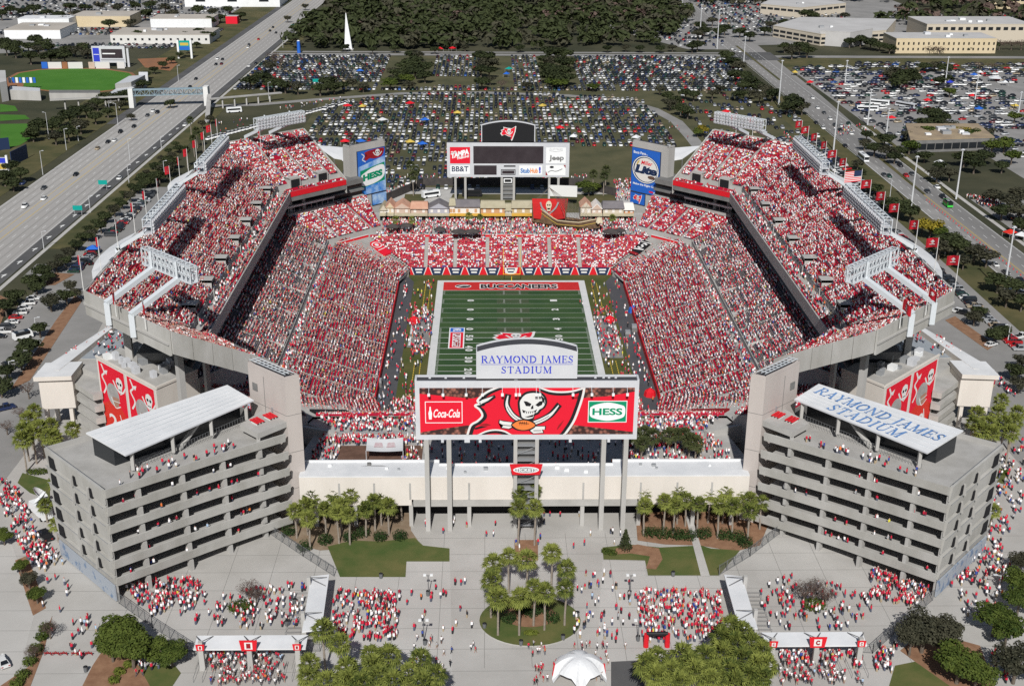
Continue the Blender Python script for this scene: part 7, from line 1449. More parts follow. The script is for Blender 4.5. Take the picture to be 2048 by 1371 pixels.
def build_cars():
    CARS.sort(key=lambda e: e[0]); out = []
    for d, x, y, rot, where, group, ci, kind in CARS[:300]:
        nm, c_ = CARPAL[ci]; bm, gm, wm, (L, W) = CM[kind]
        t = bpy.data.objects.new("car", bm); COL.objects.link(t); t.location = (x, y, 0); t.rotation_euler = (0, 0, rot); t.color = (*c_, 1)
        setp(t, "%s %s %s" % (nm, {"sedan": "sedan", "suv": "tall estate car", "pickup": "pickup truck", "van": "van"}[kind], where), "car", group)
        o = bpy.data.objects.new("windows", gm); COL.objects.link(o); o.parent = t
        for sx in (-1, 1):
            for sy in (-1, 1): o = bpy.data.objects.new("wheel", wm); COL.objects.link(o); o.parent = t; o.location = (sx*L*.31, sy*(W/2-.13), .33)
        out.append(t)
    dd = {}
    for o in out: dd.setdefault(o["label"], []).append(o)
    for L_, os_ in dd.items():
        if len(os_) > 1: place_words(os_)
    # every other car: one mass
    rest = CARS[300:]
    if rest:
        mats = ["lot_"+n.replace(" ", "_") for n, _ in CARPAL]+["car_glass", "car_yellow"]
        b1 = boxv_(-2.3, -.9, .25, 2.3, .9, .92, .96, .94)+boxv_(-1.5, -.82, .92, 1.15, .82, 1.45, .72, .86)+boxv_(-1.0, -.68, 1.44, .75, .68, 1.5, .94, .94)
        tp = np.array(b1); n = len(rest); P = np.array([(x, y, rot) for _, x, y, rot, *_ in rest]); S_ = np.ones((n, 1, 3)); kinds = [e[7] for e in rest]
        S_[:, 0, 2] = [{"sedan": 1, "suv": 1.22, "pickup": 1.2, "van": 1.32}[k] for k in kinds]; S_[:, 0, 0] = [{"sedan": 1, "suv": 1.02, "pickup": 1.15, "van": 1.1}[k] for k in kinds]
        T = tp[None]*S_; co, si = np.cos(P[:, 2])[:, None], np.sin(P[:, 2])[:, None]; V = np.empty((n, 24, 3)); V[:, :, 0] = T[:, :, 0]*co-T[:, :, 1]*si+P[:, None, 0]; V[:, :, 1] = T[:, :, 0]*si+T[:, :, 1]*co+P[:, None, 1]; V[:, :, 2] = T[:, :, 2]
        q = [(0, 1, 5, 4), (1, 2, 6, 5), (2, 3, 7, 6), (3, 0, 4, 7), (4, 5, 6, 7)]; f = np.array([[a+k*8 for a in qq] for k in range(3) for qq in q]); F = (f[None]+np.arange(n)[:, None, None]*24).reshape(-1, 4)
        mi = np.empty((n, 15), dtype=np.int32); ci = np.array([e[6] for e in rest]); mi[:, :5] = ci[:, None]; mi[:, 5:10] = len(CARPAL); mi[:, 10:] = ci[:, None]
        me = bpy.data.meshes.new("parked_cars"); me.vertices.add(n*24); me.vertices.foreach_set("co", V.reshape(-1)); me.loops.add(n*60); me.loops.foreach_set("vertex_index", F.reshape(-1).astype(np.int32)); me.polygons.add(n*15); me.polygons.foreach_set("loop_start", np.arange(0, n*60, 4, dtype=np.int32))
        for m_ in mats: me.materials.append(MATS[m_])
        me.polygons.foreach_set("material_index", mi.reshape(-1)); me.update(calc_edges=True); o = bpy.data.objects.new("parked_cars", me); COL.objects.link(o); setp(o, "thousands of parked cars filling the grass and asphalt lots behind the stadium", "parked cars", kind="stuff")
    print("cars", len(CARS))
def boxv_(x0, y0, z0, x1, y1, z1, tx=1.0, ty=1.0):
    mx, my = (x0+x1)/2, (y0+y1)/2
    return [(x0, y0, z0), (x1, y0, z0), (x1, y1, z0), (x0, y1, z0)]+[(mx+(x-mx)*tx, my+(y-my)*ty, z1) for x, y in ((x0, y0), (x1, y0), (x1, y1), (x0, y1))]
# highway and avenue traffic, from the photo
for px, py, ci, kd, dr in ((50, 413, 0, "van", 1), (88, 397, 0, "sedan", 1), (88, 376, 3, "sedan", 1), (152, 349, 2, "sedan", 1), (195, 297, 6, "sedan", 1), (216, 284, 2, "sedan", 1), (229, 281, 0, "sedan", 1), (241, 264, 2, "suv", 1), (268, 253, 2, "sedan", 1), (295, 231, 3, "sedan", 1), (306, 222, 0, "sedan", 1), (315, 225, 2, "suv", 1), (380, 174, 2, "sedan", 1), (392, 158, 2, "sedan", 1), (432, 129, 2, "sedan", 1), (443, 128, 8, "sedan", 1), (445, 119, 2, "sedan", 1), (435, 118, 0, "suv", 1), (498, 91, 3, "van", 1), (496, 95, 0, "sedan", 1), (517, 79, 5, "sedan", 1), (540, 62, 2, "sedan", 1), (546, 55, 2, "sedan", 1), (552, 66, 2, "sedan", 1), (239, 356, 0, "sedan", -1), (46, 366, 4, "sedan", 1), (370, 250, 0, "sedan", -1), (498, 132, 0, "sedan", -1), (512, 127, 2, "sedan", -1)):
    p = at(px, py, .4); place_car(p.x, p.y, -pi/2+.01 if dr > 0 else pi/2, "driving on the pale highway", "cars on the highway", ci, kd)
for px, py, ci, kd in ((1660, 238, 0, "sedan"), (1635, 216, 0, "sedan"), (1648, 226, 3, "sedan"), (1670, 251, 3, "suv"), (1632, 246, 2, "sedan"), (1646, 256, 0, "sedan"), (1683, 252, 0, "sedan"), (1697, 248, 7, "suv"), (1680, 260, 2, "sedan"), (1702, 267, 0, "sedan"), (1690, 292, 2, "sedan"), (1726, 313, 3, "sedan"), (1778, 352, 7, "sedan"), (1800, 331, 2, "suv"), (1812, 351, 5, "sedan"), (1824, 348, 3, "sedan"), (1874, 374, 0, "sedan"), (1855, 383, 3, "sedan"), (1885, 394, 2, "suv"), (1625, 196, 0, "sedan"), (1470, 101, 1, "sedan"), (1464, 98, 0, "sedan"), (1479, 103, 0, "sedan"), (1990, 529, 0, "sedan"), (2012, 545, 3, "sedan"), (2041, 560, 2, "sedan"), (1768, 350, 3, "sedan")):
    p = at(px, py, .4); place_car(p.x, p.y, -pi/2, "driving on the avenue", "cars on the avenue", ci, kd)
# kerbside lots left and right of the stadium
for i in range(26): place_car(-160.5+random.uniform(-.3, .3), 112+i*2.9 if i < 24 else 60+i, pi+random.uniform(-.05, .05) if i % 3 else 0, "in the row beside the left deck", "cars in the row beside the left deck")
for i in range(10): place_car(-161+random.uniform(-.3, .3), 66+i*2.9, pi, "in the row by the white edge left of the deck", "cars in the row beside the left deck")
for i in range(9): p = at(66-i*8.5, 596+i*9.5, .5); place_car(p.x, p.y, .1+pi*(i % 2), "in the short row at the far left drive", "cars in the short row at the far left", [0, 0, 0, 0, 5, 0, 3, 0, 2][i])
for px, py, ci in ((178, 525, 2), (150, 535, 3), (12, 728, 2), (10, 815, 4), (90, 1070, 2), (5, 1322, 0)): p = at(px, py, .5); place_car(p.x, p.y, random.choice([.6, 1.2, 2.2]), "parked alone on the left drive" if py < 900 else "parked by the left street", "cars on the left drive", ci)
for i in range(44): place_car(159.5+random.uniform(-.3, .3), 118-i*3.0, random.choice([0, pi])+random.uniform(-.05, .05), "in the long row right of the right deck", "cars in the row beside the right deck", 5 if i in (40, 41) else None)
for i in range(22): place_car(150.5+random.uniform(-.3, .3), 120-i*3.0+62, random.choice([0, pi]), "in the inner row right of the right deck", "cars in the inner row beside the right deck")
for px, py, ci in ((1930, 626, 2), (1915, 622, 0), (1982, 688, 0), (2010, 668, 5), (2042, 672, 0), (2030, 580, 0), (2044, 585, 0)): p = at(px, py, .5); place_car(p.x, p.y, random.choice([.5, 2.4]), "parked singly on the right drive", "cars on the right drive", ci)
def rows(x0, x1, y0, y1, dy, dx, where, group, occ=.86, keep=lambda x, y: True, rot=pi/2, curve=None):
    y = y0
    while y < y1:
        x = x0
        while x < x1:
            if random.random() < occ and keep(x, y): place_car(x+random.uniform(-.25, .25), y+random.uniform(-.5, .5), rot+pi*random.randrange(2)+random.uniform(-.04, .04), where, group)
            x += dx
        y += dy
# the grass lot inside the loop road
inl = lambda x, y: y < 426-abs(x+10)*.05-max(0, abs(x)-60)*.55 and x < 92+.02*(300-y) and not (y < 270 and 26 < x < 104) and not (y < 262 and random.random() < .35)
rows(-106, 98, 200, 426, 8.6, 2.85, "in the grass lot behind the far scoreboard", "cars in the grass lot", .88, inl)
rows(-96, -12, 188, 200, 8, 3.6, "in the nearest row of the grass lot", "cars in the grass lot", .7); rows(8, 32, 188, 196, 8, 4.2, "in the nearest row of the grass lot", "cars in the grass lot", .6)
clump = [(-82, -48, 440, 585), (-14, 8, 440, 590), (28, 54, 450, 600), (-176, -100, 395, 440), (-118, -84, 440, 470)]
outl = lambda x, y: not any(a < x < b_ and c_ < y < d for a, b_, c_, d in clump) and not (y < 436 and abs(x) < 108-(y-395)*.6) and not (-58 < x < -16 and 452 < y < 486) and not (x > 150 and y < 430) and x < 176-(y-440)*.02
rows(-172, 174, 440, 582, 7.6, 2.8, "in the outer grass lot beyond the loop road", "cars in the outer grass lot", .9, outl); rows(110, 174, 300, 440, 11, 3.0, "on the grass between loop road and avenue", "cars by the avenue", .62, lambda x, y: (x*.13+y*.05) % 3 < 1.9)
for k in range(4): rows(112+k*17, 119+k*17, 150, 300, 3.0, 5.6, "in a slanted row behind the right deck", "cars in rows behind the right deck", .8, rot=.3)
rows(110, 158, 130, 150, 6, 3, "in a slanted row behind the right deck", "cars in rows behind the right deck", .8)
rows(214, 330, 290, 555, 8.2, 3.1, "in the lots across the avenue", "cars across the avenue", .52, lambda x, y: y < 300+ (x-205)*2.2+120 or y < 540, .25); rows(335, 560, 300, 555, 8.6, 3.1, "in the lots across the avenue", "cars across the avenue", .5, lambda x, y: not (330 < x < 385 and 380 < y < 470), -.2); rows(260, 560, 175, 292, 8.6, 3.1, "in the lots across the avenue", "cars across the avenue", .46, lambda x, y: x > 330 or y > 250, -.15)
rows(216, 300, 66, 160, 9, 3.2, "in the yard across the avenue", "cars across the avenue", .5)
rows(-420, -236, 690, 730, 8, 3.0, "by the top left stores", "cars by the top left stores", .7); rows(-560, -250, 800, 1000, 13, 3.2, "by the top left stores", "cars by the top left stores", .55); rows(-430, -240, 616, 640, 8, 3.0, "by the top left stores", "cars by the top left stores", .55)
rows(140, 186, 640, 800, 10, 3.4, "on the ground beyond the cross street", "cars beyond the cross street", .45); rows(204, 330, 720, 1000, 11, 3.1, "beyond the cross street", "cars beyond the cross street", .6); rows(420, 620, 780, 860, 12, 3.1, "by the offices", "cars by the offices", .5)
for i in range(40): place_car(-158+i*1.6, 290+i*2.6, 1.1, "in the white fleet row by the footbridge ramp", "white vehicles by the footbridge ramp", 0, random.choice(["van", "suv", "sedan"]))
# white vans, buses, coach
def bus(px, py, rot, L, col, label, name="bus", cat="bus", H=3.2):
    p = at(px, py, 1.5); t = thing(name, (p.x, p.y, 0), label, cat, None, rot); w_ = 1.25
    b = MB(); b.hexa([(-L/2, -w_, .45), (L/2, -w_, .45), (L/2, w_, .45), (-L/2, w_, .45)], [(-L/2+.1, -w_+.06, H), (L/2-.25, -w_+.06, H), (L/2-.25, w_-.06, H), (-L/2+.1, w_-.06, H)], col)
    b.box(-L*.2, -.6, H, L*.1, .6, H+.25, "rail_metal"); o = bpy.data.objects.new("body", b.mesh("body")); COL.objects.link(o); o.parent = t
    b = MB(); b.box(-L/2+.5, -w_-.02, 1.6, L/2-.9, w_+.02, 2.6, "car_glass"); b.box(L/2-.35, -w_+.12, 1.4, L/2+.02, w_-.12, 2.8, "car_glass"); o = bpy.data.objects.new("windows", b.mesh("windows")); COL.objects.link(o); o.parent = t
    for sx in (-.32, .32):
        for s in (-1, 1): b = MB(); b.tube((sx*L, s*(w_-.3), .5), (sx*L, s*w_, .5), .5, .5, 10, "tyre"); o = bpy.data.objects.new("wheel", b.mesh("wheel")); COL.objects.link(o); o.parent = t
    return t
bus(1727, 314, -pi/2, 12, "white_paint", "long white coach driving down the avenue", "coach", "coach"); bus(1896, 406, -pi/2, 6.5, "lime_green", "bright green delivery van on the avenue", "van", "van", 2.6); bus(862, 388, .5, 8.5, "white_paint", "white box trailer in the yard behind the village", "trailer", "trailer"); bus(944, 386, 0, 9, "black_paint", "black truck trailer behind the far scoreboard columns", "trailer", "trailer")
bus(468, 220, .35, 9, "white_paint", "white bus parked by the footbridge ramp", "bus", "bus"); bus(1760, 205, -.5, 12, "white_paint", "white coach in the lot across the avenue, left of two", "coach", "coach"); bus(1735, 217, -.1, 13, "white_paint", "white coach in the lot across the avenue, right of two", "coach", "coach"); bus(1812, 210, -.9, 14, "silver_panel", "long grey coach by the curving side road", "coach", "coach")
bus(45, 668, .7, 6, "white_paint", "white minibus at the far left drive", "minibus", "minibus", 2.5)
build_cars()
for px, py, m_, lab, s_ in ((530, 100, None, "", 0),): pass
TENTS = [(1590, 145, "gold", "lime yellow tent at the corner of the avenue lot"), (1620, 165, "red_paint", "red tent in the avenue lot"), (1783, 236, "red_paint", "red tent on the verge across the avenue"), (1452, 224, "red_paint", "red tent at the edge of the grass lot"), (1900, 165, "letter_blue", "purple tent in the right lot"), (1948, 150, "board_blue", "blue tent at the far right lot"), (1958, 218, "board_blue", "bright blue tent in the right lot"), (2030, 212, "gold", "yellow tent at the right edge of the lot"), (1990, 156, "white_roof", "big white tent in the far right lot"), (1960, 145, "white_roof", "white tent at the back of the right lot"), (2010, 165, "white_roof", "white tent by the right edge of the lot"), (722, 283, "board_blue", "blue tent left of the far scoreboard in the lot"), (690, 283, "red_paint", "red tent beside the left advertising tower"), (820, 284, "gold", "yellow orange van shaped tent in the lot"), (845, 288, "board_blue", "dark blue tent in the grass lot"), (1120, 256, "red_paint", "red tent right of the black scoreboard top"), (1147, 273, "white_roof", "white tent in the lot right of the scoreboard"), (1272, 275, "white_roof", "white tent near the right advertising tower"), (765, 240, "white_roof", "white tent in the middle of the grass lot"), (850, 240, "board_blue", "blue and white tent in the grass lot"), (1013, 148, "board_blue", "blue tent in the outer lot"), (1018, 138, "sign_teal", "teal tent in the outer lot"), (720, 142, "board_blue", "blue tent in the outer left lot"), (820, 207, "red_paint", "red tent at the top of the inner lot"), (915, 226, "gold", "yellow tent in the inner lot"), (1085, 212, "gold", "pale yellow tent in the inner lot"), (725, 213, "gold", "small yellow tent in the left inner lot"), (695, 212, "red_paint", "red tent in the left inner lot"), (602, 235, "red_paint", "red tent behind the far left deck"), (1370, 225, "red_paint", "red tent by the loop road"), (880, 98, "red_paint", "red tent along the cross street, left"), (905, 97, "red_paint", "red tent along the cross street, right"), (1945, 192, "red_paint", "dark red tent in the right lot"), (1855, 201, "red_paint", "red tent in front of the dark trees"), (20, 60, "board_blue", "blue shop roof tent at the top left"), (2020, 465, "orange_red", "orange tent by the right edge across the avenue"), (2042, 470, "white_roof", "white tent at the right edge across the avenue"), (1880, 325, "white_roof", "white tent by the flat roofed building"), (186, 497, "board_blue", "blue top canopy over a white van left of the deck"), (1884, 498, "board_blue", "blue canopy in the row right of the deck")]
for px, py, m_, lab in TENTS:
    p = at(px, py, 2); t = thing("pop_up_tent", (p.x, p.y, 0), lab, "tent", "pop up tents in the car parks", random.uniform(0, 1.5)); s_ = 2.4 if "big" not in lab else 5; b = MB()
    b.hexa([(-s_, -s_*.8, 2.2), (s_, -s_*.8, 2.2), (s_, s_*.8, 2.2), (-s_, s_*.8, 2.2)], [(-.1, -.1, 3.5), (.1, -.1, 3.5), (.1, .1, 3.5), (-.1, .1, 3.5)], m_); o = bpy.data.objects.new("canopy", b.mesh("canopy")); COL.objects.link(o); o.parent = t
    b = MB()
    for sx in (-1, 1):
        for sy in (-1, 1): b.tube((sx*s_*.95, sy*s_*.75, 0), (sx*s_*.95, sy*s_*.75, 2.2), .05, .05, 5, "pole_metal")
    o = bpy.data.objects.new("legs", b.mesh("legs")); COL.objects.link(o); o.parent = t

# ================================================================ BUILDINGS AND STRUCTURES FURTHER OFF
def block(name, pts, H, wall, roof, label, cat="building", windows=None, extras=0):
    c = [sum(p[0] for p in pts)/len(pts), sum(p[1] for p in pts)/len(pts)]; t = thing(name, (c[0], c[1], 0), label, cat)
    b = MB(); b.prism(pts, 0, H, wall); b.build("wall", t)
    b = MB(); b.prism([(c[0]+(x-c[0])*1.004, c[1]+(y-c[1])*1.004) for x, y in pts], H, H+.5, roof if roof != "office_roof" else wall, roof); b.build("roof", t)
    if windows:
        for (i, z0, z1, n, frac) in windows:
            p0, p1 = Vector(pts[i]), Vector(pts[(i+1) % len(pts)]); u = (p1-p0).normalized(); L = (p1-p0).length; nn = Vector((u.y, -u.x)); nn = nn if nn.dot((p0+p1)/2-Vector(c)) > 0 else -nn
            for k in range(n): b = MB(); b.obox(p0+u*(L*(k+.5)/n)+nn*.05, u, L/n*frac/2, .12, z0, z1, "dark_glass"); b.build("window", t)
    r_ = random.Random(int(c[0]))
    for k in range(extras):
        q = Vector(pts[0]).lerp(Vector(pts[1]), r_.uniform(.1, .9)); q = q.lerp(Vector(pts[2]).lerp(Vector(pts[3]), .5), r_.uniform(.2, .7)); s_ = r_.uniform(1, 2.4); b = MB(); b.box(q.x-s_, q.y-s_, H+.5, q.x+s_, q.y+s_, H+.5+r_.uniform(.8, 1.8), r_.choice(["silver_panel", "white_paint", "rail_metal"])); b.build("roof_unit", t)
    return t
def rectpx(x0, x1, y, dep, z=0):
    a, c_ = at(x0, y, z), at(x1, y, z); return [(a.x, a.y), (c_.x, c_.y), (c_.x, c_.y+dep), (a.x, a.y+dep)]
block("office_building", rectpx(1790, 1990, 107, 34), 11, "tan_wall", "office_roof", "long tan two storey office with small square windows across the avenue", windows=[(0, 6.6, 8.6, 20, .3), (0, 2.4, 4.2, 20, .3)], extras=5)
block("office_building", rectpx(1850, 2060, 84, 50), 14, "office_cream", "office_roof", "large pale flat roofed office behind the tan office", windows=[(0, 9.5, 12, 14, .6)], extras=6)
block("office_building", [at2(1545, 74), at2(1640, 92), at2(1770, 84), at2(1790, 60), at2(1600, 56)], 9, "office_cream", "office_roof", "low cream office with ribbon windows and grey roof at top right", windows=[(0, 4.8, 6.6, 7, .8), (1, 4.8, 6.6, 9, .8), (0, 1.4, 3, 7, .8), (1, 1.4, 3, 9, .8)], extras=2)
t_ = block("office_penthouse", [at2(1640, 68, 9), at2(1700, 72, 9), at2(1745, 64, 9), at2(1680, 58, 9)], 11.4, "office_roof", "office_roof", "grey raised roof monitor on the low cream office")
block("office_building", [at2(1520, 28), at2(1600, 36), at2(1690, 26), at2(1640, 10), at2(1560, 8)], 9, "office_cream", "office_roof", "cream office with dark ribbon windows at the top edge right of the avenue", windows=[(0, 5, 7, 6, .8), (1, 5, 7, 7, .8)], extras=2)
block("office_building", rectpx(1972, 2060, 18, 30), 12, "tan_wall", "office_roof", "tan office at the very top right corner", windows=[(0, 7.5, 9, 4, .9), (0, 3, 4.6, 4, .9)])
block("low_building", [at2(1818, 306), at2(1985, 300), at2(1952, 272), at2(1808, 272)], 6.5, "concrete_dark", "tar_roof", "low dark building with rusty tan flat roof across the avenue", windows=[(0, 1.5, 4.6, 10, .9)], extras=7)
block("warehouse", rectpx(222, 420, 88, 40), 7, "warehouse_wall", "warehouse_roof", "white walled store with tan roof and small square windows at top left", windows=[(0, 2.8, 4.4, 14, .3)], extras=4)
block("warehouse", rectpx(302, 424, 57, 30), 8, "white_paint", "warehouse_roof", "bright white warehouse at the top left beside the highway", extras=2)
block("warehouse", rectpx(145, 262, 54, 36), 9, "tan_wall", "warehouse_roof", "long tan warehouse at the top left", extras=1)
block("warehouse", rectpx(10, 122, 78, 44), 7, "white_paint", "warehouse_roof", "white fronted store with grey roof at the far left", extras=3); block("warehouse", rectpx(38, 140, 60, 22), 9, "white_paint", "white_roof", "white gabled store behind the far left store", extras=1)
block("store", rectpx(370, 560, 14, 50), 9, "white_paint", "white_roof", "big white roofed store at the top edge left of the highway", windows=[(0, 5, 8, 3, .3)], extras=3)
block("store", rectpx(452, 475, 48, 10), 6, "sign_red", "office_roof", "small red and white shop beside the highway")
# ballpark
bp = [at2(x, y) for x, y in ((18, 158), (40, 146), (80, 140), (150, 137), (210, 139), (258, 146), (270, 156), (262, 170), (240, 178), (200, 182), (120, 183), (60, 176), (28, 168))]
flat("ballpark_turf", [bp], .0, "bright_turf"); flat("ballpark_track_ground", [[(sum(p[0] for p in bp)/13+(x-sum(p[0] for p in bp)/13)*1.06, sum(p[1] for p in bp)/13+(y-sum(p[1] for p in bp)/13)*1.08) for x, y in bp]], -.02, "clay")
flat("infield_clay_ground", [pxp([(0, 160), (30, 160), (48, 168), (44, 176), (0, 176)]), pxp([(275, 118), (345, 115), (355, 128), (340, 142), (290, 135)])], .02, "clay")
flat("practice_turf", [pxp([(0, 248), (70, 247), (78, 258), (70, 272), (40, 290), (0, 300)]), pxp([(0, 229), (50, 230), (60, 238), (0, 242)]), pxp([(0, 208), (30, 212), (36, 222), (0, 224)])], .0, "bright_turf")
def wallpx(name, x0, y0, x1, y1, h, m_, label, cat, thick=.4, z=0, art=None):
    a, c_ = at(x0, y0, z), at(x1, y1, z); u = Vector((c_.x-a.x, c_.y-a.y)); L = u.length; u.normalize(); b = MB(); b.obox(((a.x+c_.x)/2, (a.y+c_.y)/2), u, L/2, thick/2, z, z+h, m_); o = b.build(name, None, label, cat)
    return o
for k, (x0, x1, m_) in enumerate(((84, 96, "board_blue"), (97, 124, "ad_board"), (125, 136, "clay"), (137, 166, "ad_board"), (178, 190, "peach"), (192, 220, "ad_board"), (235, 250, "ad_board"))): wallpx("outfield_hoarding", x0, 137+(k % 2)*.3, x1, 137, 4.5, m_, "%s advertising panel on the ballpark outfield fence, %s from left" % ({"board_blue": "blue", "ad_board": "white", "clay": "brown", "peach": "salmon"}[m_], ORD_(k)), "hoarding")
p0 = at(187, 134); sb = thing("ballpark_scoreboard", (p0.x, p0.y, 0), "blue and dark grey ballpark scoreboard with white frame behind the outfield", "scoreboard"); q1 = at(250, 136)
b = MB(); b.box(p0.x, p0.y, 3, q1.x, p0.y+1.5, 14.5, "silver_panel"); b.build("frame", sb); A = Art((p0.x, p0.y-.02, 3), (1, 0, 0), (0, 0, 1), q1.x-p0.x, 11.5, (0, 0, 63, 29)); A.rect(2, 3, 14, 27, "letter_blue", 1); A.rect(3, 14, 13, 15, "sign_white", 2); A.rect(18, 5, 58, 21, "screen_dark", 1); A.rect(20, 12, 44, 14, "sign_white", 2); A.rect(16, 23, 60, 25, "rail_metal", 1); A.build("display", sb)
b = MB()
for x in (p0.x+1, q1.x-1): b.box(x-.5, p0.y+.3, 0, x+.5, p0.y+1.2, 3, "silver_panel")
b.box(q1.x+1, p0.y, 0, q1.x+2.5, p0.y+1.4, 13, "silver_panel"); b.build("legs", sb)
gs = thing("ballpark_grandstand", (at(200, 176).x, at(200, 176).y, 0), "pale metal ballpark grandstand with grey roofs beside the footbridge", "grandstand"); b = MB()
for x0, y0, x1, y1, x2, y2, x3, y3, z in ((212, 190, 250, 182, 292, 158, 250, 166, 5), (230, 168, 262, 164, 290, 150, 258, 152, 8), (98, 186, 200, 186, 200, 180, 98, 180, 4), (18, 180, 80, 182, 80, 176, 20, 172, 6)): b.prism([at2(x0, y0, z), at2(x1, y1, z), at2(x2, y2, z), at2(x3, y3, z)], 0, z, "concrete_panel", "silver_panel" if z > 4 else "concrete_dark")
b.build("stands", gs); b = MB(); b.prism([at2(0, 150, 9), at2(12, 150, 9), at2(14, 172, 9), at2(0, 175, 9)], 0, 12, "office_roof"); b.prism([at2(278, 150, 4), at2(296, 150, 4), at2(296, 158, 4), at2(278, 160, 4)], 0, 6, "white_paint"); b.build("press_box", gs)
b = MB()
for k in range(8): b.box(at(20+k*7, 178).x, at(20+k*7, 178).y-.5, 4, at(25+k*7, 178).x, at(20+k*7, 178).y, 7.4, "board_blue" if k % 2 else "sign_white")
b.build("seat_banners", gs)
wallpx("batting_screen", 0, 300, 20, 298, 6, "navy", "dark navy batting screen at the practice field", "screen"); wallpx("batting_screen", 24, 332, 56, 316, 7, "navy", "long navy windscreen beside the highway verge", "screen")
p0 = at(8, 352); bb = thing("roadside_billboard", (p0.x, p0.y, 0), "roadside billboard with blue and yellow panels at the left edge", "billboard"); b = MB(); b.obox((p0.x-2, p0.y), (1, 0), 4.6, .3, 3, 9, "silver_panel"); b.build("panel", bb); A = Art((p0.x-6.4, p0.y-.32, 3.2), (1, 0, 0), (0, 0, 1), 8.8, 5.6, (0, 0, 10, 6)); A.rect(0, 0, 10, 2.6, "letter_blue", 1); A.rect(0, 3.0, 6, 5.8, "dark_red", 1); A.rect(6, 3.0, 10, 5.8, "gold", 1); A.rect(1, 3.8, 5, 4.8, "sign_white", 2); A.build("advertisement", bb); b = MB(); b.box(p0.x+1.9, p0.y-.5, 0, p0.x+2.9, p0.y+.5, 10, "white_paint"); b.build("post", bb)
p0 = at(371, 117); bb = thing("roadside_billboard", (p0.x, p0.y, 0), "green and blue roadside billboard between two white posts near the footbridge", "billboard"); b = MB(); b.box(p0.x-4, p0.y-.3, 6, p0.x+4, p0.y+.3, 13, "sign_teal"); b.build("panel", bb); A = Art((p0.x-3.8, p0.y-.32, 6.2), (1, 0, 0), (0, 0, 1), 7.6, 6.6, (0, 0, 10, 10)); A.rect(0, 6, 10, 10, "board_blue", 1); A.rect(1, 2, 9, 5, "gold", 1); A.build("advertisement", bb); b = MB()
for x in (-4.8, 4.8): b.box(p0.x+x-.7, p0.y-.6, 0, p0.x+x+.7, p0.y+.6, 13.5, "white_paint")
b.build("posts", bb)
# footbridge
fbz = 7.0; L0, L1 = at(262, 192, fbz), at(412, 188, fbz); fbr = thing("footbridge", ((L0.x+L1.x)/2, (L0.y+L1.y)/2, 0), "blue grey steel truss footbridge crossing the highway", "bridge")
b = MB(); L0.z = fbz; L1.z = fbz; n_ = 16; off = Vector((0, 3.2, 0))
for o_ in (Vector((0, 0, 0)), off):
    for z in (0, 3.4): b.beam(L0+o_+UP*z, L1+o_+UP*z, .5, .5, "bridge_steel")
    for k in range(n_+1):
        p = L0.lerp(L1, k/n_)+o_; b.beam(p, p+UP*3.4, .25, .25, "bridge_steel")
        if k < n_: q = L0.lerp(L1, (k+1)/n_)+o_; b.beam(p if k % 2 else p+UP*3.4, q+UP*3.4 if k % 2 else q, .22, .22, "bridge_steel")
b.build("truss", fbr); b = MB(); b.hexa([L0-UP*.3, L1-UP*.3, L1+off-UP*.3, L0+off-UP*.3], [L0, L1, L1+off, L0+off], "concrete_dark"); b.hexa([L0+UP*3.4, L1+UP*3.4, L1+off+UP*3.4, L0+off+UP*3.4], [L0+UP*3.6, L1+UP*3.6, L1+off+UP*3.6, L0+off+UP*3.6], "bridge_steel"); b.build("deck", fbr)
b = MB()
for p in (L0, L1): b.box(p.x-1.4, p.y-1.2, 0, p.x+1.4, p.y+4.4, 11.5, "off_white")
b.build("pier", fbr); b = MB(); q0, q1 = at(420, 198, 6.6), at(562, 186, 4.6); b.beam((q0.x, q0.y, 6.6), (q1.x, q1.y, 4.8), 2.6, .7, "concrete"); r0 = at(100, 200, 6.4); b.beam((L0.x, L0.y+1.6, 6.6), (r0.x, r0.y, 6.4), 2.6, .7, "concrete"); r1 = at(414, 245, .3); b.beam((L1.x+2, L1.y, 6.8), (r1.x, r1.y, .4), 2.6, .6, "concrete"); b.build("ramp", fbr)
b = MB()
for k in range(1, 6): p = q0.lerp(q1, k/6); b.box(p.x-.4, p.y-.4, 0, p.x+.4, p.y+.4, 6.4-1.8*k/6, "concrete_panel"); p = L0.lerp(r0, k/6); b.box(p.x-.4, p.y+1, 0, p.x+.4, p.y+1.8, 6.2, "concrete_panel")
b.build("ramp_posts", fbr)
# gothic white spire
p = at(697, 100); t = thing("memorial_spire", (p.x, p.y, 0), "tall white pointed memorial spire beside the cross street", "monument"); b = MB(); b.hexa([(p.x-3, p.y-2, 0), (p.x+3.2, p.y-2, 0), (p.x+3.2, p.y+2, 0), (p.x-3, p.y+2, 0)], [(p.x-1.1, p.y-.2, 28), (p.x-.7, p.y-.2, 28), (p.x-.7, p.y+.2, 28), (p.x-1.1, p.y+.2, 28)], "white_paint"); b.build("spire", t); b = MB(); b.box(p.x-4, p.y-3, 0, p.x+4, p.y+3, .8, "concrete"); b.build("base", t)
p = at(598, 106); t = thing("inflatable", (p.x, p.y, 0), "tall blue inflatable tube at the edge of the outer lot", "inflatable"); b = MB(); b.tube((p.x, p.y, 0), (p.x, p.y, 9), 1.4, 1.2, 10, "board_blue"); b.build("tube", t); b = MB(); b.tube((p.x, p.y, 9), (p.x, p.y, 9.6), 1.2, .3, 10, "sign_white"); b.build("cap", t)
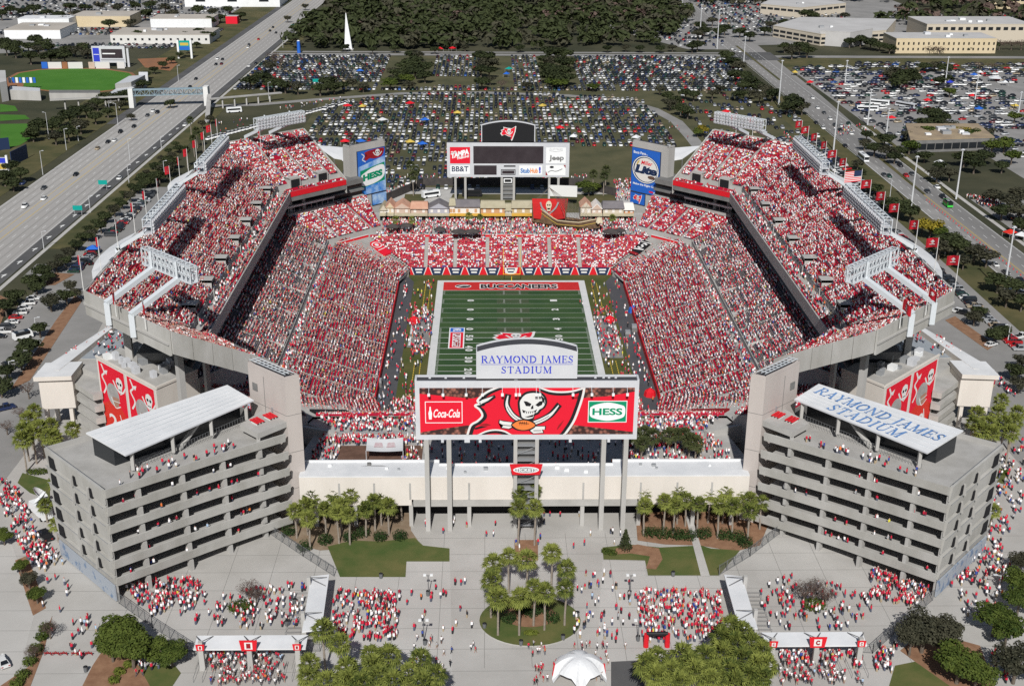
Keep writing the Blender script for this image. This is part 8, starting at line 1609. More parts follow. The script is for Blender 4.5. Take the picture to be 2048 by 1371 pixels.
# light masts and lamp posts
def mast(px0, py0, H, label, arm=True, r0=.45, r1=.22, name="light_mast", group="tall light masts along the roads"):
    p = at(px0, py0); t = thing(name, (p.x, p.y, 0), label, "light mast" if name == "light_mast" else "street lamp", group); b = MB(); b.tube((p.x, p.y, 0), (p.x, p.y, H), r0, r1, 8, "pole_metal"); b.build("pole", t); b = MB()
    if name == "light_mast":
        b.beam((p.x-.9, p.y, H), (p.x+.9, p.y, H), .3, .3, "pole_metal"); b.box(p.x-.5, p.y-.4, H, p.x+.5, p.y+.4, H+.5, "silver_panel")
    else: b.beam((p.x, p.y, H-.1), (p.x+1.6*(1 if arm else -1), p.y, H+.2), .12, .12, "pole_metal"); b.box(p.x+1.3*(1 if arm else -1)-.4, p.y-.2, H+.1, p.x+1.3*(1 if arm else -1)+.5, p.y+.2, H+.3, "silver_panel")
    b.build("head", t)
def hfor(px, py, ptop):
    P = at(px, py); lo, hi = 0, 60
    for _ in range(40):
        mid = (lo+hi)/2
        if project((P.x, P.y, mid))[1] > ptop: lo = mid
        else: hi = mid
    return lo
MS = [(2007, 588, 455), (1912, 398, 300), (1822, 413, 314), (1667, 300, 204), (1557, 214, 122), (1487, 130, 74), (1434, 98, 20), (1400, 70, 10), (1690, 168, 122), (1890, 170, 115), (1773, 265, 218), (1735, 250, 180), (1950, 200, 150), (2037, 225, 185), (1364, 26, 0)]
for i, (x, y, tp) in enumerate(MS): mast(x, y, hfor(x, y, tp), "tall pale light mast by the right hand roads and lots, %s from left" % ORD_(sorted(m_[0] for m_ in MS).index(x)))
LS = [(86, 350, 302, 1), (181, 425, 392, 1), (258, 365, 330, 1), (260, 320, 278, 1), (88, 498, 463, 1), (133, 300, 258, 1), (157, 282, 253, 1), (98, 278, 225, 0), (236, 250, 207, 0), (220, 232, 206, 1), (323, 297, 273, 1), (357, 162, 131, 1), (330, 360, 322, 1), (538, 198, 165, 1), (566, 96, 82, 1), (73, 665, 635, 1), (22, 755, 722, 1), (1779, 400, 358, 0), (2015, 685, 650, 0), (1997, 1180, 1150, 0)]
for i, (x, y, tp, a) in enumerate(LS): mast(x, y, hfor(x, y, tp), "grey street lamp beside the roads and drives, %s from left" % ORD_(sorted(m_[0] for m_ in LS).index(x)), a, .16, .1, "street_lamp", "street lamps beside the roads")
for i, (x, y, tp) in enumerate(((857, 1190, 1160), (1260, 1190, 1160), (848, 1282, 1250), (1276, 1282, 1250))):
    P = at(x, y); H = 5.0; t = thing("plaza_lamp", (P.x, P.y, 0), "dark lamp post with twin heads on the open plaza, %s" % ["far left", "far right", "near left", "near right"][i], "street lamp", "plaza lamp posts"); b = MB(); b.tube((P.x, P.y, 0), (P.x, P.y, H), .11, .08, 7, "fence_metal"); b.build("pole", t)
    for s in (-1, 1): b = MB(); b.beam((P.x, P.y, H-.2), (P.x+s*.7, P.y, H), .08, .08, "fence_metal"); b.box(P.x+s*.7-.3, P.y-.3, H-.1, P.x+s*.7+.3, P.y+.3, H+.15, "white_paint"); b.build("lamp_head", t)
# traffic cones down the avenue
for i in range(46):
    x, y = 189.4-.02*i*0, 168-i*3.4; b = MB(); b.tube((x, y, .04), (x, y, .75), .2, .05, 6, "orange_red"); b.box(x-.24, y-.24, 0, x+.24, y+.24, .04, "orange_red"); b.build("traffic_cone", None, "orange traffic cone in the line down the middle of the avenue", "traffic cone", "traffic cones down the avenue")
for px, py, lab in ((632, 172, 0), (157, 432, 0), (207, 380, 0), (588, 60, 0)):
    p = at(px, py); t = thing("road_sign", (p.x, p.y, 0), "green road sign beside the highway, %s" % {632: "beyond the footbridge", 157: "nearest the camera", 207: "second from the camera", 588: "farthest away"}[px], "road sign", "green signs by the highway"); b = MB(); b.box(p.x-2, p.y-.1, 2.6, p.x+2, p.y+.1, 4.6, "sign_teal"); b.build("panel", t); b = MB()
    for s in (-1.5, 1.5): b.tube((p.x+s, p.y+.15, 0), (p.x+s, p.y+.15, 4.4), .07, .07, 5, "pole_metal")
    b.build("posts", t)

# ================================================================ PLAZA: gates, fences, tent, bins
def gate(c, u, Lh, dep, label, letter, front=True, cols=(-.86, 0, .86)):
    """white canopy on posts with sign boards; u = long direction, front face towards -n"""
    u = Vector(u).normalized(); n = Vector((-u.y, u.x)); c = Vector(c); t = thing("entry_gate", (c.x, c.y, 0), label, "gate canopy", "white entry gate canopies"); P = lambda a, d, z: (c.x+u.x*a+n.x*d, c.y+u.y*a+n.y*d, z)
    b = MB(); b.hexa([P(-Lh, -dep, 4.3), P(Lh, -dep, 4.3), P(Lh, dep, 4.7), P(-Lh, dep, 4.7)], [P(-Lh, -dep, 4.6), P(Lh, -dep, 4.6), P(Lh, dep, 5.0), P(-Lh, dep, 5.0)], "white_roof"); b.build("canopy", t)
    for f in cols:
        b = MB(); a = f*Lh; b.hexa([P(a-.55, -dep-.5, 0), P(a+.55, -dep-.5, 0), P(a+.55, -dep+.4, 0), P(a-.55, -dep+.4, 0)], [P(a-.4, -dep-.5, 6.4), P(a+.4, -dep-.5, 6.4), P(a+.4, -dep+.2, 6.4), P(a-.4, -dep+.2, 6.4)], "concrete_panel"); b.build("pier", t)
        b = MB(); b.beam(P(a, -dep, 6.2), P(a-1.6, dep*.8, 5.1), .12, .12, "concrete_dark"); b.beam(P(a, -dep, 6.2), P(a+1.6, dep*.8, 5.1), .12, .12, "concrete_dark"); b.build("stay", t)
        if letter:
            big = 1.7 if f == 0 else .85; z0, z1 = (4.6, 6.9) if f == 0 else (4.7, 6.0); b = MB(); b.hexa([P(a-big*.8, -dep-.7, z0), P(a+big*.8, -dep-.7, z0), P(a+big*.8, -dep-.5, z0), P(a-big*.8, -dep-.5, z0)], [P(a-big, -dep-.7, z1), P(a+big, -dep-.7, z1), P(a+big, -dep-.5, z1), P(a-big, -dep-.5, z1)], "red_paint"); b.build("sign", t)
            A = Art(Vector(P(a-big, -dep-.71, z0)), (u.x, u.y, 0), (0, 0, 1), 2*big, z1-z0, (0, 0, 10, 10)); A.rect(2.8, 1.6, 7.2, 8.4, "off_white", 1); A.text(letter, 3.8, 2.6, 6.2, 7.4, "dark_red", 2, bold=.08); A.build("letter", t)
    b = MB()
    for k in range(13):
        a = -Lh*.95+2*Lh*.95*k/12; b.beam(P(a, -dep*.6, 0), P(a, -dep*.6, 1.1), .08, .08, "fence_metal"); b.beam(P(a, -dep-4, 1.0), P(a, -dep*.4, 1.0), .06, .06, "fence_metal"); b.beam(P(a, -dep-4, 0), P(a, -dep-4, 1.0), .06, .06, "fence_metal")
    b.build("turnstile_rails", t)
g1 = (Vector(at2(400, 1296, 4.5))+Vector(at2(600, 1290, 4.5)))/2; gl = at2(402, 1290, 4.5), at2(603, 1290, 4.5)
gate((g1.x, g1.y+1.2), (1, 0), 10.6, 1.9, "white gate canopy with red square letter signs at the bottom left", "I"); gate((-g1.x+.6, g1.y+1.2), (1, 0), 9.8, 1.9, "white gate canopy with red letter C signs at the bottom right", "C")
a, c_ = Vector(at2(648, 1152, 4.5)), Vector(at2(632, 1262, 4.5)); gate(((a+c_)/2+Vector((-.8, 0))), (c_-a), (c_-a).length/2, 1.9, "white side gate canopy left of the left queue", None, cols=(-.7, .6)); a, c_ = Vector(at2(1462, 1152, 4.5)), Vector(at2(1492, 1256, 4.5)); gate(((a+c_)/2+Vector((.4, 0))), (a-c_), (c_-a).length/2, 1.9, "white side gate canopy right of the right queue", None, cols=(-.6, .7))
def fence(pts, H, label, post=2.4):
    P = [Vector(p) for p in pts]; t = thing("fence", (P[0].x, P[0].y, 0), label, "fence"); b, m2 = MB(), MB()
    for p, q in zip(P[:-1], P[1:]):
        L = (q-p).length; n = max(1, int(L/post))
        for z in (.15, H-.05): b.beam((p.x, p.y, z), (q.x, q.y, z), .07, .07, "fence_metal")
        for k in range(n+1): r_ = p.lerp(q, k/n); b.box(r_.x-.06, r_.y-.06, 0, r_.x+.06, r_.y+.06, H+.1, "fence_metal")
        k = int(L/.28)
        for j in range(k): r_ = p.lerp(q, (j+.5)/k); m2.beam((r_.x, r_.y, .15), (r_.x, r_.y, H-.05), .035, .035, "fence_metal")
    b.build("rails", t); m2.build("pickets", t)
fence([at2(538, 1066), at2(606, 1112), at2(668, 1152)], 2.6, "dark metal fence between the left court and the lawn"); fence([at2(1560, 1066), at2(1500, 1112), at2(1438, 1150)], 2.6, "dark metal fence between the right court and the lawn")
fence([at2(238, 1206), at2(305, 1254), at2(376, 1300), at2(374, 1318)], 2.6, "dark metal fence running from the left ramp corner to the gate"); fence([at2(1865, 1200), at2(1800, 1256), at2(1745, 1306)], 2.6, "dark metal fence running from the right ramp corner to the gate"); fence([at2(372, 1302), at2(402, 1302)], 2.2, "short metal fence beside the bottom left gate"); fence([at2(605, 1302), at2(640, 1302)], 2.2, "short metal fence right of the bottom left gate"); fence([at2(1722, 1304), at2(1745, 1306)], 2.2, "short metal fence beside the bottom right gate")
# service yard wall and banner cloth behind the far terrace
wallpx("screen_wall", 770, 404, 845, 372, 3.6, "canopy_dark", "black screen fence left of the far scoreboard yard", "fence"); wallpx("screen_wall", 845, 371, 1165, 371, 3.6, "canopy_dark", "long black screen fence behind the far scoreboard", "fence"); wallpx("screen_wall", 1190, 382, 1232, 392, 3.6, "canopy_dark", "black screen fence beside the right advertising tower", "fence"); wallpx("cloth_banner", 1100, 392, 1154, 394, 5, "off_white", "blank pale cloth banner hung beside the far scoreboard", "banner", .15, 4)
# white spider tent
p = at(1158, 1352, 0); st_ = thing("spider_tent", (p.x, p.y, 0), "white arched spider tent with red emblem on the open plaza", "tent"); b = MB(); n_, R_t, Ht = 32, 4.6, 4.6
def tp_(i, j):
    a = 2*pi*i/n_; f = j/7; leg = max(0, cos(5*a+pi/2+.0)); r_ = R_t*(.12+.88*f)*(1 if j < 7 else (1.0+.18*leg)); edge = Ht*(1-f**2.2*.98) if leg > .75 else Ht*(1-f**2.2*(.42+.56*leg**2)); return (p.x+r_*cos(a), p.y+r_*sin(a), max(.02, edge))
for i in range(n_):
    for j in range(7): b.face([tp_(i, j), tp_(i, j+1), tp_(i+1, j+1), tp_(i+1, j)], "white_roof")
b.face([tp_(i, 0) for i in range(n_)], "white_roof"); b.build("shell", st_)
b = MB(); e = [tp_(k, 4) for k in (22, 24, 26)]
for dx, w_, m_, k in ((0, .8, "sign_red", 0), (0, .45, "off_white", 1)): zc = 3.45+.06*k; b.face([(p.x-w_, p.y-2.15-.02*k, zc-.28), (p.x+w_, p.y-2.15-.02*k, zc-.28), (p.x+w_*.8, p.y-1.5, zc+.42), (p.x-w_*.8, p.y-1.5, zc+.42)], m_)
b.build("emblem", st_)
for s in (-1, 1): b = MB(); x, y = p.x+s*4.6, p.y+.4; b.hexa([(x-.5, y-.3, .1), (x+.5, y-.3, .1), (x+.5, y+.3, .1), (x-.5, y+.3, .1)], [(x-.2, y-.15, 2.6), (x+.3, y-.15, 2.6), (x+.3, y+.15, 2.6), (x-.2, y+.15, 2.6)], "red_paint"); b.build("red_flap", st_)
p = at(1313, 1292, 0); t = thing("inflatable_arch", (p.x, p.y, 0), "red and black inflatable arch beside the right queue", "arch"); b = MB()
for s in (-1, 1): b.tube((p.x+s*2.1, p.y, 0), (p.x+s*2.1, p.y, 3.0), .55, .5, 10, "red_paint")
b.build("legs", t); b = MB(); b.tube((p.x-2.1, p.y, 3.0), (p.x+2.1, p.y, 3.0), .42, .42, 10, "black_paint"); b.build("crossbeam", t)
for i, (px, py) in enumerate(((762, 1155), (850, 1288), (969, 1255), (1042, 1289), (1155, 1232), (1126, 1278), (1346, 1151), (856, 1190), (590, 1206), (574, 1250), (502, 1236), (680, 1290), (1610, 1240), (1606, 1226), (1376, 1282), (1276, 1280), (172, 1342), (1259, 1190))):
    p = at(px, py); b = MB(); b.tube((p.x, p.y, 0), (p.x, p.y, 1.15), .36, .42, 10, "fence_metal"); b.tube((p.x, p.y, 1.15), (p.x, p.y, 1.32), .44, .2, 10, "black_paint"); b.build("litter_bin", None, "dark round litter bin on the pavement, %s" % "", "litter bin", "litter bins on the plaza")["label"] = "dark round litter bin on the pale plaza pavement"
BN = sorted([o for o in COL.objects if o.name.startswith("litter_bin")], key=lambda o: project(o.location)[0])
for i, o in enumerate(BN): o["label"] = "dark round litter bin on the pale plaza pavement, %s from left" % ORD_(i)
CN = sorted([o for o in COL.objects if o.name.startswith("traffic_cone")], key=lambda o: cdist(o.location))
for i, o in enumerate(CN): o["label"] = "orange traffic cone in the line down the avenue, %s from the camera" % ORD_(i)
# satellite truck
p = at(82, 1030, 0); t = thing("satellite_truck", (p.x, p.y, 0), "white satellite truck with large raised dishes beside the left ramp", "truck", None, 2.3)
b = MB(); b.box(-4.2, -1.25, .7, 2.4, 1.25, 3.3, "white_paint"); b.hexa([(2.4, -1.2, .7), (4.2, -1.2, .7), (4.2, 1.2, .7), (2.4, 1.2, .7)], [(2.4, -1.15, 2.9), (3.4, -1.1, 2.9), (3.4, 1.1, 2.9), (2.4, 1.15, 2.9)], "white_paint"); o = bpy.data.objects.new("body", b.mesh("body")); COL.objects.link(o); o.parent = t
b = MB()
for x in (-2.8, 3.0):
    for s in (-1, 1): b.tube((x, s*1.0, .5), (x, s*1.3, .5), .5, .5, 10, "tyre")
o = bpy.data.objects.new("wheels", b.mesh("wheels")); COL.objects.link(o); o.parent = t
def dish(c, ax, r_):
    ax = Vector(ax).normalized(); a = ax.orthogonal().normalized(); e = ax.cross(a); b = MB(); n = 18; m_ = 4
    P = lambda i, j: Vector(c)+(a*cos(2*pi*i/n)+e*sin(2*pi*i/n))*(r_*j/m_)+ax*(.35*r_*(j/m_)**2)
    for i in range(n):
        for j in range(m_): b.face([P(i, j), P(i, j+1), P(i+1, j+1), P(i+1, j)], "white_paint")
    b.tube(Vector(c), Vector(c)+ax*r_*.8, .05, .05, 5, "rail_metal"); return b
for c0, ax, r_ in (((-2.4, .2, 5.2), (.5, .6, .9), 2.0), ((1.2, -.6, 4.6), (-.3, -.7, .8), 2.1)):
    o = bpy.data.objects.new("dish", dish(c0, ax, r_).mesh("dish")); COL.objects.link(o); o.parent = t; b = MB(); b.tube((c0[0], c0[1], 3.3), c0, .22, .16, 7, "rail_metal"); o = bpy.data.objects.new("dish_mount", b.mesh("dish_mount")); COL.objects.link(o); o.parent = t
for i, (px, py) in enumerate(((96, 1310), (112, 1310), (128, 1310), (150, 1310), (162, 1310), (178, 1310))):
    p = at(px, py); b = MB(); b.beam((p.x-.7, p.y, .1), (p.x, p.y, 1.0), .1, .1, "dark_red"); b.beam((p.x+.7, p.y, .1), (p.x, p.y, 1.0), .1, .1, "dark_red"); b.box(p.x-.7, p.y-.05, .5, p.x+.7, p.y+.05, .75, "dark_red"); b.build("barrier", None, "dark red trestle barrier across the lower left pavement, %s from left" % ORD_(i), "barrier", "trestle barriers at the lower left")
# ================================================================ CROWD (everyone beyond the nearest 300): one object
CMATS = ["cloth_"+n.replace(" ", "_") for n, c, p in SHIRTS]+["skin", "skin_dark", "hair_dark", "hair_brown", "cap_red", "cap_white", "jeans", "khaki", "dark_trousers"]
CI = {n: i for i, n in enumerate(CMATS)}
def boxv(x0, y0, z0, x1, y1, z1, tx=1.0, ty=1.0):
    mx, my = (x0+x1)/2, (y0+y1)/2
    return [(x0, y0, z0), (x1, y0, z0), (x1, y1, z0), (x0, y1, z0)]+[(mx+(x-mx)*tx, my+(y-my)*ty, z1) for x, y in ((x0, y0), (x1, y0), (x1, y1), (x0, y1))]
FQ = [(0, 1, 5, 4), (1, 2, 6, 5), (2, 3, 7, 6), (3, 0, 4, 7), (4, 5, 6, 7)]
# x forward, y sideways; the three-part low figure: torso, head, legs
T_SIT = boxv(-.14, -.24, .40, .14, .24, .98, .8, .82)+boxv(-.10, -.09, 1.0, .11, .09, 1.26, .8, .8)+boxv(.05, -.19, .36, .52, .19, .54, 1, .95)
T_STD = boxv(-.13, -.24, .82, .13, .24, 1.46, .8, .85)+boxv(-.10, -.09, 1.48, .11, .09, 1.75, .8, .8)+boxv(-.13, -.17, 0.0, .15, .17, .84, .9, .95)
def crowd_mesh(name, sit, std, label):
    n1, n2 = len(sit), len(std); n = n1+n2
    base = np.array(list(sit)+list(std), dtype=np.float64).reshape(n, 4)
    tpl = np.empty((n, 24, 3)); tpl[:n1] = np.array(T_SIT); tpl[n1:] = np.array(T_STD)
    sc = RNG.normal(1.0, 0.06, n).clip(.78, 1.16); lift = (RNG.random(n1) < 0.10)
    tpl[:n1][lift, :, 2] += 0.35
    tpl *= sc[:, None, None]; tpl[:, 8:16, :2] *= 0.95
    co, si = np.cos(base[:, 3])[:, None], np.sin(base[:, 3])[:, None]
    V = np.empty((n, 24, 3)); V[:, :, 0] = tpl[:, :, 0]*co-tpl[:, :, 1]*si+base[:, None, 0]; V[:, :, 1] = tpl[:, :, 0]*si+tpl[:, :, 1]*co+base[:, None, 1]; V[:, :, 2] = tpl[:, :, 2]+base[:, None, 2]
    f = np.array([[a+k*8 for a in q] for k in range(3) for q in FQ]); F = (f[None]+np.arange(n)[:, None, None]*24).reshape(-1, 4)
    ps = np.array([p for _, _, p in SHIRTS]); ps = ps/ps.sum()
    # neighbours tend to dress alike: colour patches
    shirt = RNG.choice(len(SHIRTS), n, p=ps)
    for i in range(1, n):
        if RNG.random() < 0.10: shirt[i] = shirt[i-1]
    sk = np.where(RNG.random(n) < .85, CI["skin"], CI["skin_dark"]); hat = RNG.choice([CI["hair_dark"], CI["hair_brown"], CI["cap_red"], CI["cap_white"], CI["skin"]], n, p=[.10, .10, .34, .34, .12])
    tr = RNG.choice([CI["jeans"], CI["khaki"], CI["dark_trousers"]], n, p=[.5, .2, .3])
    mi = np.empty((n, 15), dtype=np.int32); mi[:, 0:5] = shirt[:, None]; mi[:, 5:9] = sk[:, None]; mi[:, 7] = hat; mi[:, 9] = hat; mi[:, 10:15] = tr[:, None]
    me = bpy.data.meshes.new(name); nv, nf = n*24, n*15
    me.vertices.add(nv); me.vertices.foreach_set("co", V.reshape(-1)); me.loops.add(nf*4); me.loops.foreach_set("vertex_index", F.reshape(-1).astype(np.int32))
    me.polygons.add(nf); me.polygons.foreach_set("loop_start", np.arange(0, nf*4, 4, dtype=np.int32))
    for m_ in CMATS: me.materials.append(MATS[m_])
    me.polygons.foreach_set("material_index", mi.reshape(-1)); me.update(calc_edges=True)
    o = bpy.data.objects.new(name, me); COL.objects.link(o); return setp(o, label, "crowd", kind="stuff")
# standing rows on walkways, terrace and patio
def fill_poly(poly, n, z, face=None, out=None, jit=.6):
    out = CROWD_STAND if out is None else out
    xs, ys = [p[0] for p in poly], [p[1] for p in poly]; k = 0; tries = 0
    def inside(x, y):
        c = False; j = len(poly)-1
        for i in range(len(poly)):
            if (poly[i][1] > y) != (poly[j][1] > y) and x < (poly[j][0]-poly[i][0])*(y-poly[i][1])/(poly[j][1]-poly[i][1])+poly[i][0]: c = not c
            j = i
        return c
    while k < n and tries < n*40:
        tries += 1; x, y = random.uniform(min(xs), max(xs)), random.uniform(min(ys), max(ys))
        if inside(x, y): out.append((x, y, z, random.uniform(0, 6.28) if face is None else face+random.gauss(0, jit))); k += 1
fill_poly([(-52, 80.2), (52, 80.2), (49, 87), (50, 101), (-50, 101), (-49, 87)], 1500, ZW)
fill_poly([(-52, -80.0), (52, -80.0), (46, -88), (-46, -88)], 900, ZW-.6, 1.57)
for P, n in (([(-50, -89), (-24, -89), (-24, -93.5), (-51, -93.5)], 170), ([(-51, -93.5), (-45, -93.5), (-45, -107), (-52, -107)], 40), ([(-29.5, -93.5), (-24, -93.5), (-24, -107), (-29.5, -107)], 30), ([(25, -89), (48, -89), (50, -96), (25, -96)], 200), ([(25, -96), (50, -96), (53, -107), (25, -107)], 120), ([(-24, -89), (24, -89), (24, -107), (-24, -107)], 130)): fill_poly(P, n, PZ)
for sx in (-1, 1):
    fill_poly([(sx*64.7, -66), (sx*66.6, -66), (sx*66.6, 66), (sx*64.7, 66)], 230, ZW+.02); fill_poly([(sx*82.6, -66), (sx*84.6, -66), (sx*84.6, 66), (sx*82.6, 66)], 150, ZF+.72)
    fill_poly([(sx*32.5, -16), (sx*26.6, -16), (sx*26.6, 26), (sx*33.5, 26)], 95, .02); fill_poly([(sx*36, -55), (sx*27.5, -55), (sx*27.5, 55), (sx*36, 50)], 120, .02); fill_poly([(sx*39.5, -55), (sx*37, -55), (sx*37, 55), (sx*38.5, 55)], 50, .02)
fill_poly([(-36, -52), (-27, -44), (-27, -60), (-37, -62)], 120, .02); fill_poly([(36, -52), (29, -44), (29, -60), (37, -62)], 60, .02)
for px, py in ((820, 614), (1160, 608), (1165, 612), (700, 690)): p = at(px, py); CROWD_STAND.append((p.x, p.y, .05, 0))
for poly, n in ((pxp([(1225, 365), (1268, 360), (1268, 400), (1232, 405)]), 110), (pxp([(760, 380), (860, 366), (862, 372), (770, 390)]), 40), (pxp([(780, 352), (1180, 354), (1180, 362), (780, 362)]), 90), (pxp([(1560, 260), (1700, 380), (1710, 400), (1600, 320)]), 90), (pxp([(1920, 390), (1990, 400), (2040, 450), (1980, 420)]), 110), (pxp([(1660, 255), (1740, 250), (1760, 265), (1680, 272)]), 30), (pxp([(560, 215), (690, 196), (690, 200), (560, 224)]), 25), (pxp([(430, 250), (500, 235), (470, 275), (440, 275)]), 14), (pxp([(1100, 200), (1360, 250), (1380, 280), (1340, 260)]), 24)): fill_poly(poly, n, 0)
# plaza and approach crowds; the nearest 300 become people of their own
PLZ = []
REG = [("queueing at the bottom left gate", [(415, 1302), (565, 1302), (572, 1371), (420, 1371)], 170, 1.57, "people queueing at the canopy gates"), ("in the queue left of the island", [(668, 1184), (800, 1188), (794, 1284), (664, 1280)], 235, 2.6, "people queueing beside the island"), ("in the queue right of the island", [(1268, 1185), (1442, 1186), (1446, 1272), (1380, 1290), (1285, 1284)], 340, .5, "people queueing beside the island"),
 ("queueing at the bottom right gate", [(1560, 1302), (1720, 1302), (1732, 1371), (1556, 1371)], 165, 1.57, "people queueing at the canopy gates"), ("crowded below the left ramp", [(245, 1172), (400, 1158), (412, 1200), (300, 1235)], 140, None, "people gathered below the ramps"), ("in the court below left ramp", [(320, 1200), (480, 1190), (610, 1160), (612, 1255), (420, 1262), (330, 1230)], 125, None, "people walking in the side courts"),
 ("crowded below the right ramp", [(1742, 1140), (1862, 1182), (1832, 1216), (1738, 1200)], 150, None, "people gathered below the ramps"), ("in the court below right ramp", [(1515, 1180), (1580, 1150), (1740, 1190), (1760, 1220), (1690, 1262), (1525, 1262)], 110, None, "people walking in the side courts"), ("walking along the left approach", [(0, 950), (40, 980), (70, 1060), (132, 1130), (70, 1140), (30, 1080), (0, 1010)], 170, -1.2, "people walking along the approaches"),
 ("on the left street corner", [(60, 1140), (120, 1140), (200, 1260), (190, 1330), (110, 1290)], 26, None, "people walking along the approaches"), ("walking along the right approach", [(1985, 940), (2048, 880), (2048, 1010), (2010, 1080), (1975, 1110), (1950, 1060)], 110, -1.9, "people walking along the approaches"), ("on the walk beside right ramp", [(1890, 1150), (1990, 1080), (2020, 1130), (1990, 1240), (1930, 1240)], 115, -1.9, "people walking along the approaches"),
 ("on plaza left of the island", [(812, 1160), (960, 1160), (960, 1360), (820, 1360)], 44, None, "people walking on the open plaza"), ("on plaza right of the island", [(1150, 1150), (1262, 1150), (1262, 1300), (1140, 1300)], 62, None, "people walking on the open plaza"), ("near the white spider tent", [(1050, 1290), (1220, 1290), (1212, 1371), (1060, 1371)], 60, None, "people near the white tent"), ("before the ticket building", [(830, 1030), (1260, 1030), (1230, 1100), (880, 1100)], 26, None, "people walking on the open plaza"),
 ("by the bottom left trees", [(270, 1318), (320, 1318), (320, 1360), (272, 1360)], 9, None, "people by the corner trees"), ("by the bottom right fence", [(1745, 1290), (1795, 1290), (1785, 1345), (1745, 1345)], 30, None, "people by the corner trees"), ("on the walk between right trees", [(1960, 1290), (2010, 1300), (2030, 1371), (1975, 1371)], 22, None, "people by the corner trees"), ("at the lounge steps", [(1900, 700), (2000, 760), (2040, 800), (1960, 760)], 45, None, "people walking along the approaches")]
for ph, poly, n, face, grp in REG:
    L = []; fill_poly(pxp(poly), n, 0.0, face, L); PLZ += [(cdist((p[0], p[1], 0)), p, ph, grp) for p in L]
PLZ.sort(key=lambda e: e[0])
NEAR = [e for e in PLZ if e[1][1] < -100][:300]; near_ids = {id(e) for e in NEAR}
CROWD_STAND += [e[1] for e in PLZ if id(e) not in near_ids]
crowd_mesh("spectator_crowd", CROWD_SEATED, CROWD_STAND, "thousands of fans in red and white filling the stands and walks")
print("crowd", len(CROWD_SEATED), len(CROWD_STAND), "near", len(NEAR))

# ================================================================ PEOPLE: one continuous body each, several poses
def body(name, pose):
    """skeleton of joints (x forward, y left, z up) grown with a skin surface, fingers included"""
    V, E, Rd = [], [], []
    def add(p, r, par=None):
        V.append(p); Rd.append(r if hasattr(r, '__len__') else (r, r)); i = len(V)-1
        if par is not None: E.append((par, i))
        return i
    ln = pose.get("lean", 0)
    hip = add((0, 0, .95), (.13, .16)); wst = add((.01+ln*.2, 0, 1.10), (.115, .145), hip); chest = add((.01+ln*.5, 0, 1.30), (.125, .17), wst); nb_ = add((ln*.8, 0, 1.46), (.07, .08), chest)
    nk = add((.015+ln*.9, 0, 1.52), .052, nb_); hd = add((.03+ln, 0, 1.60), (.085, .07), nk); ht = add((.025+ln, 0, 1.70), (.095, .078), hd); add((.015+ln, 0, 1.755), (.05, .05), ht)
    add((.125+ln, 0, 1.635), .016, hd)
    for s in (1, -1):
        st, kn, lift = pose["legs"][0 if s > 0 else 1]
        k = add((st*.55+kn*.06, s*.10, .50+lift*.3), (.065, .065), add((st*.1, s*.095, .82), (.088, .09), hip)); a = add((st-kn*.12, s*.105, .09+lift), .042, k); add((st+.15-kn*.08, s*.12, .035+lift*.8), (.035, .045), a)
        sh = add((ln*.6, s*.19, 1.41), .062, chest); ax, az, fx, fz = pose["arms"][0 if s > 0 else 1]
        el = add((ln*.6+ax, s*.25, az), .044, sh); wr = add((ln*.6+fx, s*.25-s*.02, fz), .030, el)
        d = Vector(V[wr])-Vector(V[el]); d.normalize(); pl = add(tuple(Vector(V[wr])+d*.055), (.03, .02), wr); side = Vector((-d.z, 0, d.x))
        for j, Lf in enumerate((.075, .088, .082, .062)):
            q = Vector(V[pl])+side*(-.022+.0145*j)+d*.03; c = add(tuple(q), .0095, pl); add(tuple(q+d*Lf*.55+Vector((0, -s*.012, 0))), .008, c)
        tq = Vector(V[wr])+d*.03+side*.028; add(tuple(tq+d*.035+side*.02), .0085, add(tuple(tq), .010, wr))
    me = bpy.data.meshes.new(name); me.from_pydata(V, E, []); o = bpy.data.objects.new(name, me); COL.objects.link(o)
    md = o.modifiers.new("skin", 'SKIN'); sv = me.skin_vertices[0].data
    for i, r in enumerate(Rd): sv[i].radius = r
    sv[0].use_root = True; md.use_smooth_shade = True
    sb = o.modifiers.new("sub", 'SUBSURF'); sb.levels = 1; sb.render_levels = 1
    dg = bpy.context.evaluated_depsgraph_get(); dg.update(); m2 = bpy.data.meshes.new_from_object(o.evaluated_get(dg)); bpy.data.objects.remove(o)
    m2.name = name; mats = ["shirt", "skin", pose.get("trousers", "jeans"), pose.get("hair", "hair_dark"), "shoe", "black_paint"]
    m2.materials.clear()
    for k in mats: m2.materials.append(MATS[k])
    short = pose.get("shorts", False)
    for f in m2.polygons:
        c = f.center; i = 0
        if c.z > 1.50: i = 1
        if c.z > 1.69 or (c.z > 1.56 and c.x-ln < -.005): i = 3
        if c.z < .97 and abs(c.y) < .215: i = 2
        if short and c.z < .52 and abs(c.y) < .215: i = 1
        if c.z < .085: i = 4
        if abs(c.y) > .205 and c.z < 1.40 and not pose.get("sleeves", False):
            if c.z < 1.27 or c.x > .12+ln*.6: i = 1
        if 1.645 < c.z < 1.675 and c.x-ln > .09 and .02 < abs(c.y) < .055: i = 5
        f.material_index = i
    m2.update(); return m2
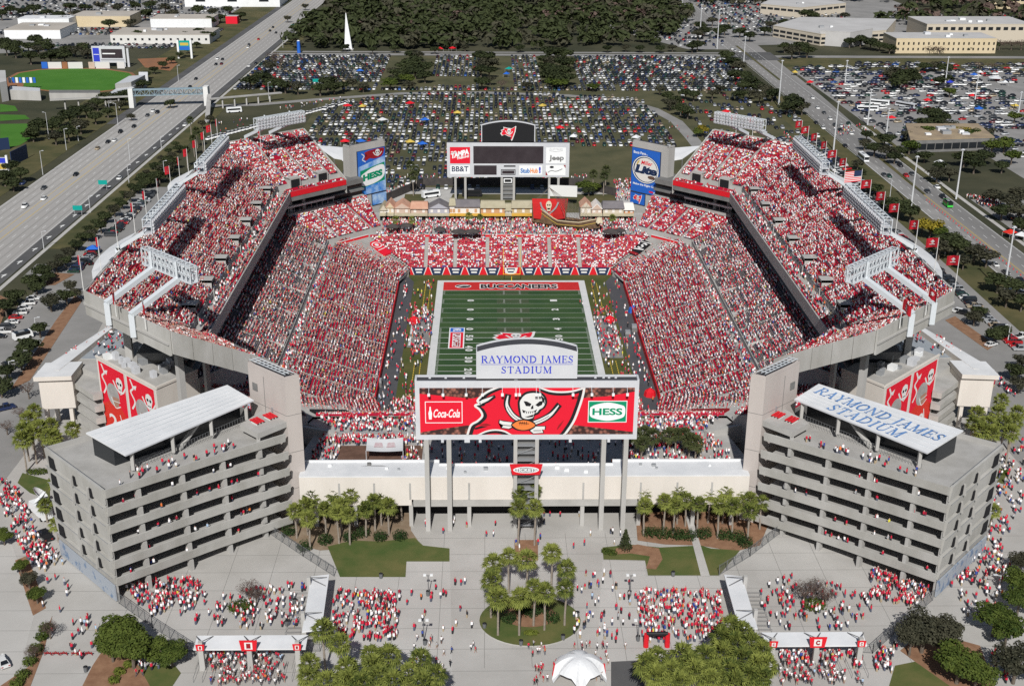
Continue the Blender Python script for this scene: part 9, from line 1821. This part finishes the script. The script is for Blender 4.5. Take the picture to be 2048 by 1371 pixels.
POSES = [("walking", dict(legs=[(.24, 0, 0), (-.22, .3, .03)], arms=[(-.14, 1.16, -.10, .92), (.14, 1.16, .24, .96)], trousers="jeans")), ("walking", dict(legs=[(-.20, .3, .03), (.22, 0, 0)], arms=[(.12, 1.16, .22, .96), (-.12, 1.16, -.08, .92)], trousers="khaki", shorts=True, hair="hair_brown")),
 ("standing", dict(legs=[(.03, 0, 0), (-.02, 0, 0)], arms=[(.0, 1.14, .05, .88), (-.01, 1.14, .06, .88)], trousers="jeans", hair="cap_red")), ("standing", dict(legs=[(.05, .1, 0), (-.04, 0, 0)], arms=[(.03, 1.15, .27, 1.12), (.02, 1.15, .27, 1.14)], trousers="dark_trousers", hair="hair_brown")),
 ("standing", dict(legs=[(.0, 0, 0), (.03, 0, 0)], arms=[(.0, 1.14, .05, .88), (.10, 1.2, .16, 1.5)], trousers="khaki", shorts=True, hair="cap_white")), ("walking", dict(legs=[(.20, 0, 0), (-.18, .25, .02)], lean=.05, arms=[(.04, 1.15, .28, 1.05), (.05, 1.15, .28, 1.06)], trousers="dark_trousers", sleeves=True))]
BODY = [(nm, body("person_body", p), p) for nm, p in POSES]
pw = np.array([p for _, _, p in SHIRTS]); pw = pw/pw.sum(); people = []
TRN = {"jeans": "jeans", "khaki": "khaki shorts", "dark_trousers": "dark trousers"}; HATN = {"cap_red": "red cap", "cap_white": "white cap", "hair_dark": "dark hair", "hair_brown": "brown hair"}
for d, p, ph, grp in NEAR:
    k = random.choice([0, 1, 5] if grp in ("people walking on the open plaza", "people walking along the approaches", "people walking in the side courts") and random.random() < .7 else [0, 1, 2, 3, 4, 5])
    nm, me, ps = BODY[k]; s_ = int(RNG.choice(len(SHIRTS), p=pw))
    o = bpy.data.objects.new("person", me); COL.objects.link(o); o.location = (p[0], p[1], 0); o.rotation_euler = (0, 0, p[3]); o.scale = (random.uniform(.93, 1.06),)*3; o.color = (*SHIRTS[s_][1], 1)
    setp(o, "person in %s top and %s %s" % (SHIRTS[s_][0], TRN[ps["trousers"]], ph), "person", grp); people.append(o)
ORD = ["first", "second", "third", "fourth", "fifth", "sixth", "seventh", "eighth", "ninth", "tenth", "eleventh", "twelfth"]
def ordinal(i): return ORD[i] if i < 12 else "%d%s" % (i+1, "th" if (i+1) % 100 in (11, 12, 13) else {1: "st", 2: "nd", 3: "rd"}.get((i+1) % 10, "th"))
def dedupe(objs):
    by = {}
    for o in objs: by.setdefault(o["label"], []).append(o)
    for L, os_ in by.items():
        if len(os_) > 1:
            os_.sort(key=lambda o: project(o.location)[0])
            for i, o in enumerate(os_): o["label"] = L+", "+ordinal(i)+" from left"
dedupe(people)

# keep every label within sixteen words
for o in COL.objects:
    L = o.get("label")
    if L and len(L.split()) > 16:
        w = L.split()
        for drop in ("the", "a", "and", "of", "with", "on", "in"):
            for i in range(len(w)-1, -1, -1):
                if len(w) > 16 and w[i] == drop: del w[i]
        if len(w) > 16 and "left" not in w[-2:]: w = w[:16]
        o["label"] = " ".join(w)
